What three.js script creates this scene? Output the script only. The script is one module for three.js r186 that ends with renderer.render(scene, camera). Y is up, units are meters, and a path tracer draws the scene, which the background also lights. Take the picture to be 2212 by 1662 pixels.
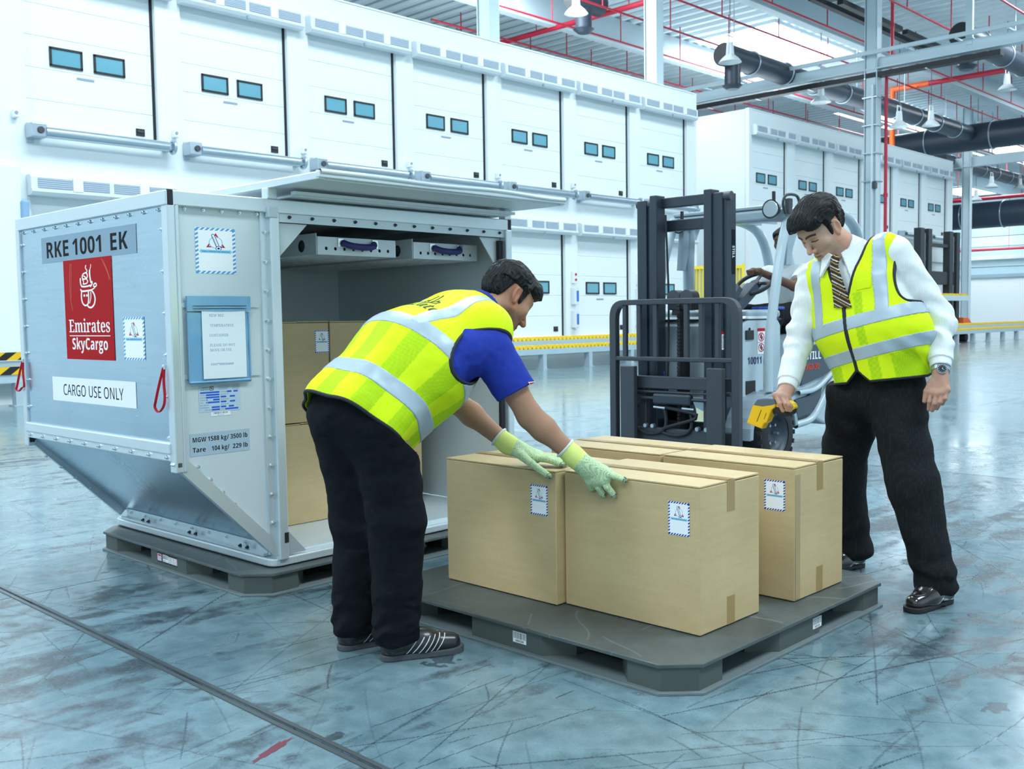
import * as THREE from 'three';
import { mergeGeometries, toCreasedNormals } from 'three/addons/utils/BufferGeometryUtils.js';
import { RoundedBoxGeometry } from 'three/addons/geometries/RoundedBoxGeometry.js';
import { RectAreaLightUniformsLib } from 'three/addons/lights/RectAreaLightUniformsLib.js';

// ------------------------------------------------------------------ camera, sky, light, exposure
const scene = new THREE.Scene();
const FOCAL = 2180.5, PITCH = 0.0655, ROLL = -0.015, HEAD = 0.8005, EYE = 1.195;
const camera = new THREE.PerspectiveCamera(2 * Math.atan(831 / FOCAL) * 180 / Math.PI, 2212 / 1662, 0.05, 400);
const CAM = {};
{
  const cp = Math.cos(PITCH), sp = Math.sin(PITCH), cr = Math.cos(ROLL), sr = Math.sin(ROLL), ca = Math.cos(HEAD), sa = Math.sin(HEAD);
  const toWorld = (v) => new THREE.Vector3(ca * v.x - sa * v.z, v.y, sa * v.x + ca * v.z);   // X runs along the dock wall, Z away from it
  const r0 = new THREE.Vector3(1, 0, 0), u0 = new THREE.Vector3(0, cp, -sp), b0 = new THREE.Vector3(0, sp, cp);
  CAM.r = toWorld(r0.clone().multiplyScalar(cr).addScaledVector(u0, sr));
  CAM.u = toWorld(r0.clone().multiplyScalar(-sr).addScaledVector(u0, cr));
  CAM.b = toWorld(b0);
  CAM.p = new THREE.Vector3(0, EYE, 0);
  camera.position.copy(CAM.p);
  camera.quaternion.setFromRotationMatrix(new THREE.Matrix4().makeBasis(CAM.r, CAM.u, CAM.b));
}
camera.focus = 4.1; camera.userData.fStop = 7.5;
scene.background = new THREE.Color(0.55, 0.78, 1.0);
const EXPOSURE = 0.63;
const SKYLIGHT = { color: new THREE.Color(0.84, 0.95, 1.0), power: 21 };
const ROOF = 12;
RectAreaLightUniformsLib.init();
const SKYLIGHTS = [];
for (const x of [-6, 7.5, 20.5, 37.5, 55, 72, 89]) for (const z of [-21, -9, 4]) SKYLIGHTS.push([x, z - (x > 50 ? 3 : 0)]);
SKYLIGHTS.push([94, -34]);  // added outside the grid, only to brighten the foot of the far wall
for (const [x, z] of SKYLIGHTS) {
  const l = new THREE.RectAreaLight(SKYLIGHT.color, SKYLIGHT.power, 7, 3.4);
  l.position.set(x, ROOF - 0.13, z); l.rotation.x = -Math.PI / 2; l.castShadow = true; scene.add(l);
}

// ------------------------------------------------------------------ helpers
const V = (x, y, z) => new THREE.Vector3(x, y, z);
const rng = (seed) => { let s = seed >>> 0; return () => { s = (s + 0x6D2B79F5) >>> 0; let t = s; t = Math.imul(t ^ (t >>> 15), t | 1); t ^= t + Math.imul(t ^ (t >>> 7), t | 61); return ((t ^ (t >>> 14)) >>> 0) / 4294967296; }; };
const lerp = (a, b, t) => a + (b - a) * t, clamp = (x, a = 0, b = 1) => Math.min(b, Math.max(a, x));
const sstep = (a, b, x) => { const t = clamp((x - a) / (b - a)); return t * t * (3 - 2 * t); };
// a photo pixel and a distance along the view axis -> point
const ray = (px, py) => CAM.r.clone().multiplyScalar((px - 1106) / FOCAL).addScaledVector(CAM.u, -(py - 831) / FOCAL).sub(CAM.b);
const at = (px, py, depth) => CAM.p.clone().addScaledVector(ray(px, py), depth);
const onY = (px, py, y) => { const d = ray(px, py); return CAM.p.clone().addScaledVector(d, (y - EYE) / d.y); };
const onX = (px, py, x) => { const d = ray(px, py); return CAM.p.clone().addScaledVector(d, x / d.x); };
const onZ = (px, py, z) => { const d = ray(px, py); return CAM.p.clone().addScaledVector(d, z / d.z); };

// value noise
const HN = (() => { const r = rng(77), p = new Float32Array(4096); for (let i = 0; i < 4096; i++) p[i] = r(); return p; })();
const h3 = (x, y, z) => HN[((x * 73856093) ^ (y * 19349663) ^ (z * 83492791)) & 4095];
function noise3(x, y, z) {
  const xi = Math.floor(x), yi = Math.floor(y), zi = Math.floor(z); let u = x - xi, v = y - yi, w = z - zi;
  u = u * u * (3 - 2 * u); v = v * v * (3 - 2 * v); w = w * w * (3 - 2 * w);
  const L = (a, b, t) => a + (b - a) * t;
  return L(L(L(h3(xi, yi, zi), h3(xi + 1, yi, zi), u), L(h3(xi, yi + 1, zi), h3(xi + 1, yi + 1, zi), u), v), L(L(h3(xi, yi, zi + 1), h3(xi + 1, yi, zi + 1), u), L(h3(xi, yi + 1, zi + 1), h3(xi + 1, yi + 1, zi + 1), u), v), w) * 2 - 1;
}
const fbm = (x, y, z, o = 4) => { let s = 0, a = 0.5; for (let i = 0; i < o; i++) { s += a * noise3(x, y, z); x *= 2.03; y *= 2.03; z *= 2.03; a *= 0.5; } return s; };

// geometry
const bx = (w, h, d, x = 0, y = 0, z = 0) => new THREE.BoxGeometry(w, h, d).translate(x, y, z);
const rbx = (w, h, d, r, x = 0, y = 0, z = 0, s = 2) => new RoundedBoxGeometry(w, h, d, s, r).translate(x, y, z);
function cyl(a, b, r, r2 = r, seg = 12) {
  const d = b.clone().sub(a), L = d.length(), g = new THREE.CylinderGeometry(r2, r, L, seg);
  g.translate(0, L / 2, 0); g.applyQuaternion(new THREE.Quaternion().setFromUnitVectors(V(0, 1, 0), d.normalize())); return g.translate(a.x, a.y, a.z);
}
const tube = (pts, r, n = 24, seg = 8, closed = false) => new THREE.TubeGeometry(new THREE.CatmullRomCurve3(pts, closed, 'catmullrom', 0.5), n, r, seg, closed);
function bar(a, b, w, h, up = V(0, 1, 0)) {            // rectangular bar from a to b
  const d = b.clone().sub(a), L = d.length(); d.normalize();
  const side = new THREE.Vector3().crossVectors(up, d).normalize(), u2 = new THREE.Vector3().crossVectors(d, side);
  return new THREE.BoxGeometry(w, h, L).translate(0, 0, L / 2).applyMatrix4(new THREE.Matrix4().makeBasis(side, u2, d).setPosition(a));
}
function extrude(pts, depth, bevel = 0, holes = []) {
  const s = new THREE.Shape(pts.map((p) => new THREE.Vector2(p[0], p[1])));
  for (const h of holes) s.holes.push(h);
  return new THREE.ExtrudeGeometry(s, { depth, bevelEnabled: bevel > 0, bevelSize: bevel, bevelThickness: bevel, bevelSegments: 2, curveSegments: 10, steps: 1 });
}
const round = (x, y, r) => { const p = new THREE.Path(); p.absarc(x, y, r, 0, Math.PI * 2, true); return p; };
const merged = (list) => list.length === 1 ? list[0] : mergeGeometries(list.map((g) => { const n = g.index ? g.toNonIndexed() : g; for (const k of Object.keys(n.attributes)) if (!['position', 'normal', 'uv'].includes(k)) n.deleteAttribute(k); n.morphAttributes = {}; if (!n.attributes.uv) n.setAttribute('uv', new THREE.BufferAttribute(new Float32Array(n.attributes.position.count * 2), 2)); return n; }));
function boxUV(g, s = 1) {                             // uv in metres by the dominant axis of the normal
  const n = g.index ? g.toNonIndexed() : g, p = n.attributes.position, q = n.attributes.normal, uv = new Float32Array(p.count * 2);
  for (let i = 0; i < p.count; i++) {
    const ax = Math.abs(q.getX(i)), ay = Math.abs(q.getY(i)), az = Math.abs(q.getZ(i));
    const [u, v] = ay >= ax && ay >= az ? [p.getX(i), p.getZ(i)] : ax >= az ? [p.getZ(i), p.getY(i)] : [p.getX(i), p.getY(i)];
    uv[2 * i] = u * s; uv[2 * i + 1] = v * s;
  }
  n.setAttribute('uv', new THREE.BufferAttribute(uv, 2)); return n;
}

// names, things, parts
const taken = new Map();
const numbered = (n) => { const k = taken.get(n) ?? 0; taken.set(n, k + 1); return k ? `${n}_${String(k).padStart(3, '0')}` : n; };
function tag(o, label, category, group, kind) { o.userData.label = label; if (category) o.userData.category = category; if (group) o.userData.group = group; if (kind) o.userData.kind = kind; return o; }
function thing(name, label, category, pos = [0, 0, 0], turn = 0, group) {
  const o = new THREE.Group(); o.name = numbered(name); o.position.set(...pos); o.rotation.y = turn; scene.add(o); return tag(o, label, category, group);
}
function part(name, geo, mat, parent, label) {
  const m = new THREE.Mesh(Array.isArray(geo) ? merged(geo) : geo, mat); m.name = name; m.castShadow = m.receiveShadow = true;
  if (label) m.userData.label = label;
  if (parent) parent.add(m); return m;
}
function struct(name, geo, mat, label) { const m = part(numbered(name), geo, mat, scene); m.userData.kind = 'structure'; if (label) m.userData.label = label; m.userData.category = 'structure'; return m; }
function structGroup(name, pos = [0, 0, 0], label) { const o = new THREE.Group(); o.name = numbered(name); o.position.set(...pos); o.userData.kind = 'structure'; if (label) o.userData.label = label; o.userData.category = 'structure'; scene.add(o); return o; }
function dup(root, pos, turn, label) { const r = root.clone(); r.name = numbered(root.name.replace(/_\d{3}$/, '')); if (pos) r.position.set(...pos); if (turn !== undefined) r.rotation.y = turn; r.userData = { ...root.userData }; if (label) r.userData.label = label; scene.add(r); return r; }

// materials
const lin = (r, g, b) => new THREE.Color().setRGB(r, g, b);
const mat = (c, rough = 0.6, metal = 0, extra = {}) => new THREE.MeshStandardMaterial({ color: Array.isArray(c) ? lin(...c) : c, roughness: rough, metalness: metal, ...extra });
const phys = (c, rough, metal, extra) => new THREE.MeshPhysicalMaterial({ color: Array.isArray(c) ? lin(...c) : c, roughness: rough, metalness: metal, ...extra });
function canvasTex(w, h, draw, srgb = true) {
  const c = document.createElement('canvas'); c.width = w; c.height = h; draw(c.getContext('2d'), w, h);
  const t = new THREE.CanvasTexture(c); if (srgb) t.colorSpace = THREE.SRGBColorSpace; t.anisotropy = 8; return t;
}
function dataTex(n, f, srgb = true, m = n) {
  const d = new Uint8Array(n * m * 4);
  for (let y = 0; y < m; y++) for (let x = 0; x < n; x++) { const c = f(x / n, y / m, x, y), i = (y * n + x) * 4; if (typeof c === 'number') d[i] = d[i + 1] = d[i + 2] = clamp(c) * 255; else { d[i] = clamp(c[0]) * 255; d[i + 1] = clamp(c[1]) * 255; d[i + 2] = clamp(c[2]) * 255; } d[i + 3] = 255; }
  const t = new THREE.DataTexture(d, n, m); t.wrapS = t.wrapT = THREE.RepeatWrapping; t.magFilter = THREE.LinearFilter; t.minFilter = THREE.LinearMipmapLinearFilter; t.generateMipmaps = true; if (srgb) t.colorSpace = THREE.SRGBColorSpace; t.needsUpdate = true; return t;
}
const M = {
  wall: mat([0.80, 0.86, 0.88], 0.55), door: mat([0.82, 0.88, 0.90], 0.45), hood: mat([0.72, 0.78, 0.82], 0.4), grille: mat([0.28, 0.36, 0.46], 0.5),
  pane: phys([0.15, 0.40, 0.50], 0.08, 0, { clearcoat: 1, clearcoatRoughness: 0.03 }), black: mat([0.012, 0.014, 0.018], 0.5), rubber: mat([0.015, 0.018, 0.024], 0.75), darkgrey: mat([0.05, 0.06, 0.07], 0.5),
  zinc: mat([0.47, 0.55, 0.62], 0.30, 0.85), steelpaint: mat([0.55, 0.66, 0.71], 0.45), red: mat([0.55, 0.02, 0.05], 0.4), orange: mat([0.95, 0.13, 0.02], 0.4), yellow: mat([0.95, 0.62, 0.02], 0.45),
  roof: mat([0.32, 0.43, 0.49], 0.5), rib: mat([0.70, 0.80, 0.84], 0.4), white: mat([0.85, 0.87, 0.88], 0.5), duct: mat([0.035, 0.05, 0.075], 0.4), joint: mat([0.03, 0.035, 0.04], 0.8),
};
// ------------------------------------------------------------------ hall: floor, roof, outer walls
const X0 = -14, X1 = 100, Z0 = -40, Z1 = 14, DOCK = -16.4;
{
  // worn sealed concrete: 10 m of it, mottled, with scuffs, tyre scrapes and dark oily blots
  const N = 2048, S = 8, R = rng(5);
  const base = new Float32Array(N * N), dirt = new Float32Array(N * N), gloss = new Float32Array(N * N);
  const per = (u, v, f, o, z) => { // tileable fbm
    let s = 0, a = 0.5; for (let i = 0; i < o; i++) { const p = f << i, x = u * p, y = v * p, xi = Math.floor(x), yi = Math.floor(y); let fx = x - xi, fy = y - yi; fx = fx * fx * (3 - 2 * fx); fy = fy * fy * (3 - 2 * fy); const g = (i2, j2) => h3(((i2 % p) + p) % p, ((j2 % p) + p) % p, z + i * 7); s += a * (lerp(lerp(g(xi, yi), g(xi + 1, yi), fx), lerp(g(xi, yi + 1), g(xi + 1, yi + 1), fx), fy) * 2 - 1); a *= 0.55; } return s; };
  for (let y = 0; y < N; y++) for (let x = 0; x < N; x++) {
    const u = x / N, v = y / N, i = y * N + x;
    const big = per(u, v, 5, 3, 3), mid = per(u, v, 24, 3, 11), fine = per(u, v, 128, 2, 31), streak = per(u, v * 5 % 1, 16, 3, 41);
    base[i] = 0.04 * big + 0.06 * mid + 0.085 * fine + 0.035 * (HN[(x * 57 + y * 911 + (x * y & 255)) & 4095] - 0.5);
    const g0 = HN[(x * 131 + y * 4099 + (x * y & 1023)) & 4095], g1 = HN[((x >> 1) * 733 + (y >> 1) * 2161 + ((x >> 1) * (y >> 2) & 511)) & 4095]; dirt[i] = clamp((big * 0.75 + mid * 0.85 + streak * 0.95 + fine * 0.9 - 0.22) * 1.15) * (0.55 + 0.5 * g1 + 0.25 * g0) + 0.10 * g0 * g1;
    gloss[i] = 0.155 + 0.06 * mid + 0.05 * fine;
  }
  const stroke = (x, y, ang, len, wid, k, bend) => { const n = Math.ceil(len * 1.5); for (let t = 0; t < n; t++) { const f = t / n, a = ang + bend * f; x += Math.cos(a) * len / n; y += Math.sin(a) * len / n; const w = wid * (0.4 + 0.6 * Math.sin(f * Math.PI)) * (0.6 + 0.8 * HN[(t * 13) & 4095]); for (let d = -Math.ceil(w); d <= Math.ceil(w); d++) for (let e = 0; e <= 0; e++) { const q = ((Math.round(y + Math.cos(a) * d) % N + N) % N) * N + ((Math.round(x - Math.sin(a) * d) % N + N) % N); dirt[q] = clamp(dirt[q] + k * clamp(w + 0.5 - Math.abs(d)) * (0.5 + 0.5 * HN[(t * 7 + 3) & 4095])); } } };
  for (let k = 0; k < 2600; k++) stroke(R() * N, R() * N, R() < 0.45 ? (R() - 0.5) * 0.5 : R() * 6.3, 20 + R() * R() * 260, R() * 0.9, 0.2 + R() * 0.5, (R() - 0.5) * 0.6);
  for (let k = 0; k < 60; k++) stroke(R() * N, R() * N, R() * 6.3, 300 + R() * 700, 0.6 + R() * 0.7, 0.3 + R() * 0.4, (R() - 0.5) * 0.3);
  for (let k = 0; k < 90; k++) { const cx = R() * N, cy = R() * N, r = 3 + R() * R() * 16; for (let y = -r * 2; y <= r * 2; y++) for (let x = -r * 2; x <= r * 2; x++) { const q = Math.hypot(x, y * 1.4) / r + 0.6 * noise3(x * 0.2 + k, y * 0.2, 3); if (q < 1) { const i = ((Math.round(cy + y) % N + N) % N) * N + ((Math.round(cx + x) % N + N) % N); dirt[i] = clamp(dirt[i] + 0.6); } } }
  const finish = (n, k) => dataTex(n, (u, v, x, y) => { const i = Math.floor(y * N / n) * N + Math.floor(x * N / n), b = base[i] * (0.5 + 0.5 * k), d = dirt[i] * k, w = (1 - k) * 0.11; return [lerp(0.435 + b + w, 0.165 + b * 0.6, d), lerp(0.535 + b + w, 0.21 + b * 0.6, d), lerp(0.57 + b + w, 0.24 + b * 0.6, d)]; });  // k thins the dirt; w pales far slabs, imitating reflections of the white walls
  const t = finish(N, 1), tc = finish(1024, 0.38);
  const rg = dataTex(N / 2, (u, v, x, y) => { const i = y * 2 * N + x * 2; return clamp(gloss[i] + dirt[i] * 0.18); }, false);
  const rc2 = dataTex(512, (u, v, x, y) => clamp(gloss[y * 4 * N + x * 4] * 0.85 + dirt[y * 4 * N + x * 4] * 0.06), false);
  for (const q of [t, tc, rg, rc2]) q.repeat.set(1 / S, 1 / S);
  M.floor = mat([1, 1, 1], 1, 0, { map: t, roughnessMap: rg }); M.floorCleanLit = mat([1, 1, 1], 1, 0, { map: tc, roughnessMap: rc2 });  // near slabs: base colour also lowered, standing in for light falloff
  const floor = structGroup('floor', [0, 0, 0], 'worn blue-grey concrete floor with scrapes and saw-cut joints');
  part('slab_bed', bx(X1 - X0 + 2, 0.4, Z1 - Z0 + 2, (X0 + X1) / 2, -0.212, (Z0 + Z1) / 2), M.joint, floor);
  // slabs between the joints (joint lines at X = 1.62 and Z = -4.64 in the picture)
  const xs = [X0, -4.38, 1.62, 7.62, 13.62, 19.62, 25.62, 37.62, 49.62, 61.62, 73.62, X1], zs = [Z0, -28.6, -16.64, -10.64, -4.64, 1.36, 7.36, Z1];
  for (let i = 0; i < xs.length - 1; i++) for (let j = 0; j < zs.length - 1; j++) {
    const gx = 0.005, gz = 0.003, w = xs[i + 1] - xs[i] - 2 * gx, d = zs[j + 1] - zs[j] - 2 * gz;
    const g = boxUV(bx(w, 0.02, d, (xs[i] + xs[i + 1]) / 2, -0.01, (zs[j] + zs[j + 1]) / 2));
    const uv = g.attributes.uv; for (let k = 0; k < uv.count; k++) uv.setXY(k, uv.getX(k) + i * 2.37, uv.getY(k) + j * 3.1);
    part('floor_slab', g, xs[i] < 7 && zs[j] > -11 ? M.floor : M.floorCleanLit, floor);
  }
  // a splash of old red paint
  { const s = new THREE.Shape(), R2 = rng(3); for (let i = 0; i < 26; i++) { const q = i / 26 * Math.PI * 2, r = 0.5 + 0.5 * R2(), x = Math.cos(q) * 0.11 * r, y = Math.sin(q) * 0.02 * r; i ? s.lineTo(x, y) : s.moveTo(x, y); } part('paint_stain', new THREE.ShapeGeometry(s).rotateX(-Math.PI / 2).rotateY(0.35).translate(1.50, 0.0006, -2.41), mat([0.16, 0.03, 0.05], 0.6), floor, 'small smear of old red paint'); }
  // steel arris strips along the construction joint
  for (const s of [-1, 1]) part('joint_strip', bx(0.016, 0.004, 12, 1.62 + s * 0.014, 0.001, -1.6), mat([0.10, 0.12, 0.13], 0.45, 0.5), floor);
}
{
  const cx = (X0 + X1) / 2, cz = (Z0 + Z1) / 2, L = X1 - X0, D = Z1 - Z0;
  const ceiling = structGroup('ceiling', [0, 0, 0], 'corrugated metal roof deck with bright ribs');
  part('roof_deck', bx(L + 1, 0.2, D + 1, cx, ROOF + 0.2, cz), M.roof, ceiling);
  const rib = extrude([[-0.10, 0], [-0.15, 0.10], [0.15, 0.10], [0.10, 0]], D).translate(0, 0, Z0);
  for (let x = 18.2; x < X1; x += 0.62) { const m = part('roof_rib', rib, M.rib, ceiling); m.position.set(x, ROOF, 0); }
  const glow = new THREE.MeshStandardMaterial({ color: 0xffffff, emissive: SKYLIGHT.color, emissiveIntensity: 6, roughness: 0.6 });
  SKYLIGHTS.forEach(([x, z]) => { const s = structGroup('skylight', [x, ROOF - 0.09, z], 'white translucent skylight set in the roof'); part('skylight_pane', bx(7, 0.03, 3.4), glow, s); part('skylight_frame', [bx(7.2, 0.12, 0.1, 0, 0.03, 1.75), bx(7.2, 0.12, 0.1, 0, 0.03, -1.75), bx(0.1, 0.12, 3.4, 3.55, 0.03, 0), bx(0.1, 0.12, 3.4, -3.55, 0.03, 0)], M.rib, s); });  // the pane outside the grid is an added one, lighting the far wall
  // outer walls
  struct('wall_back', bx(L + 1, ROOF + 0.6, 0.3, cx, ROOF / 2, Z0 - 0.15), M.wall);
  struct('wall_front', bx(L + 1, ROOF + 0.6, 0.3, cx, ROOF / 2, Z1 + 0.15), M.wall);
  struct('wall_near', bx(0.3, ROOF + 0.6, D + 1, X0 - 0.15, ROOF / 2, cz), M.wall);
  const far = structGroup('wall_far', [X1, 0, 0], 'far wall clad in horizontal pale blue sheets above a white base');
  part('wall_base', bx(0.3, 4.4, D + 1, 0.15, 2.2, cz), M.white, far);
  for (let k = 0; k < 8; k++) part('cladding_sheet', bx(0.26, 0.9, D + 1, 0.17 + (k % 2) * 0.03, 4.87 + k * 0.95, cz), [mat([0.50, 0.66, 0.74], 0.5), mat([0.62, 0.76, 0.82], 0.5)][k % 2], far);
  part('cladding_back', bx(0.2, 8.2, D + 1, 0.45, 8.2, cz), M.roof, far);
  part('white_girt', bx(0.3, 0.35, D, -0.2, 6.2, cz), M.white, far);
  part('dark_lintel', bx(0.3, 0.3, 20, -0.05, 4.5, -32), M.roof, far);
}
// ------------------------------------------------------------------ dock buildings
const PITCHD = 2.61, DW = 2.15;
function dockDoor(xr, y0, y1, holder, n) {
  // recessed sectional door whose right jamb is at xr
  const g = structGroup('door_' + n, [xr - DW, y0, DOCK], 'white sectional dock door with two blue windows');
  const h = y1 - y0, k = 5, sh = h / k;
  for (let i = 0; i < k; i++) part('door_panel', rbx(DW - 0.05, sh - 0.0015, 0.05, 0.009, DW / 2, sh * (i + 0.5), -0.03, 1), M.door, g);
  part('seal_strip', bx(0.05, h, 0.03, DW - 0.022, h / 2, -0.005), M.rubber, g);
  for (const x of [0.42, 1.12]) {
    const f = part('window_frame', [bx(0.52, 0.035, 0.03, x + 0.26, 1.055 + 0.27, 0.005), bx(0.52, 0.035, 0.03, x + 0.26, 1.055, 0.005), bx(0.035, 0.27, 0.03, x + 0.017, 1.19, 0.005), bx(0.035, 0.27, 0.03, x + 0.503, 1.19, 0.005)], M.black, g);
    part('window_pane', bx(0.46, 0.25, 0.012, x + 0.26, 1.19, 0.003), M.pane, f, 'blue tinted glass pane');
  }
  part('number_plate', bx(0.28, 0.035, 0.006, 0.98, 0.91, 0), M.grille, g);
  const hd = part('handle_pocket', bx(0.15, 0.12, 0.02, DW - 0.28, 0.18, 0.002), M.black, g);
  part('handle', bx(0.11, 0.03, 0.03, DW - 0.28, 0.195, 0.012), M.darkgrey, hd);
  return g;
}
function hood(xr, y, label, group) {
  const t = thing('air_curtain', label, 'air curtain', [xr - DW - 0.05, y, DOCK + 0.102], 0, group), w = DW + 0.3;
  // side profile swept along the door: lip below, grille face, sloping top
  const pr = [[0, 0], [0.17, 0], [0.21, 0.05], [0.21, 0.09], [0.19, 0.10], [0.19, 0.27], [0.12, 0.32], [0, 0.32]];
  part('housing', new THREE.ExtrudeGeometry(new THREE.Shape(pr.map(([a, c]) => new THREE.Vector2(-a, c)).reverse()), { depth: w, bevelEnabled: false }).rotateY(Math.PI / 2), M.hood, t);
  for (const [a, c] of [[0.10, 0.62], [0.80, 1.22], [1.30, 1.72], [1.9, 2.38]]) { const gl = part('grille', bx(c - a, 0.155, 0.012, (a + c) / 2, 0.185, 0.193), M.grille, t); for (let k = 0; k < 5; k++) part('louvre', bx(c - a, 0.006, 0.016, (a + c) / 2, 0.125 + k * 0.03, 0.196), M.hood, gl); }
  for (const x of [0.71, 1.81]) part('motor_cover', rbx(0.16, 0.22, 0.04, 0.01, x, 0.19, 0.20), M.white, t);
  part('sensor', bx(0.04, 0.06, 0.04, 1.26, -0.01, 0.19), M.grille, t);
  return t;
}
function guardTube(xr, y, label, group) {
  const t = thing('guard_tube', label, 'guard tube', [xr - DW - 0.02, y, DOCK + 0.102], 0, group), z = 0.22;
  part('tube', cyl(V(0.2, 0, z), V(2.2, 0, z), 0.085, 0.085, 20), M.zinc, t);
  part('end_bracket', [rbx(0.24, 0.22, 0.26, 0.02, 0.1, 0.02, z - 0.085), bx(0.10, 0.30, 0.03, 0.05, 0, 0.016)], M.zinc, t);
  part('end_ring', [new THREE.TorusGeometry(0.10, 0.028, 10, 22).rotateY(Math.PI / 2).translate(2.3, 0, z), rbx(0.12, 0.12, 0.26, 0.02, 2.26, 0, z - 0.085)], M.zinc, t);
  part('pivot_pin', cyl(V(0.12, 0.02, z + 0.02), V(0.12, 0.02, z + 0.07), 0.06, 0.05, 14), M.darkgrey, t);
  return t;
}
const doorXR = (k) => 8.317 + 2.607 * k;
function dockBlock(name, xa, xb, doors) {
  // front wall with door openings cut into it, sides and roof
  const w = structGroup(name, [0, 0, 0], 'white insulated dock building wall'), top = 7.41, s = new THREE.Shape([[xa, 0], [xb, 0], [xb, top], [xa, top]].map((p) => new THREE.Vector2(...p)));
  for (const [xr, y0, y1] of doors) s.holes.push(new THREE.Path([[xr - DW, y0], [xr, y0], [xr, y1], [xr - DW, y1]].map((p) => new THREE.Vector2(...p))));
  part('front_wall', new THREE.ExtrudeGeometry(s, { depth: 0.12, bevelEnabled: false }).translate(0, 0, DOCK - 0.02), M.wall, w);
  part('inner_wall', bx(xb - xa - 0.3, top - 0.2, 0.1, (xa + xb) / 2, top / 2 - 0.1, DOCK - 0.2), M.wall, w);
  part('end_wall', bx(0.12, top - 0.004, 8.0, xa + 0.063, top / 2, DOCK - 4.03), M.wall, w);
  part('end_wall', bx(0.12, top - 0.004, 8.0, xb - 0.063, top / 2, DOCK - 4.03), M.wall, w);
  part('block_roof', bx(xb - xa - 0.26, 0.12, 7.9, (xa + xb) / 2, top - 0.08, DOCK - 4.02), M.wall, w);
  part('cornice', bx(xb - xa + 0.02, 0.03, 0.14, (xa + xb) / 2, top, DOCK + 0.05), M.white, w);
  part('corner_post', bx(0.12, top, 0.10, xa + 0.058, top / 2, DOCK + 0.06), M.white, w); part('corner_post', bx(0.12, top, 0.10, xb - 0.058, top / 2, DOCK + 0.06), M.white, w);
  return w;
}
const YU = 4.22, YU1 = 6.68, YL = 0.74, YL1 = 3.22;
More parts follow.
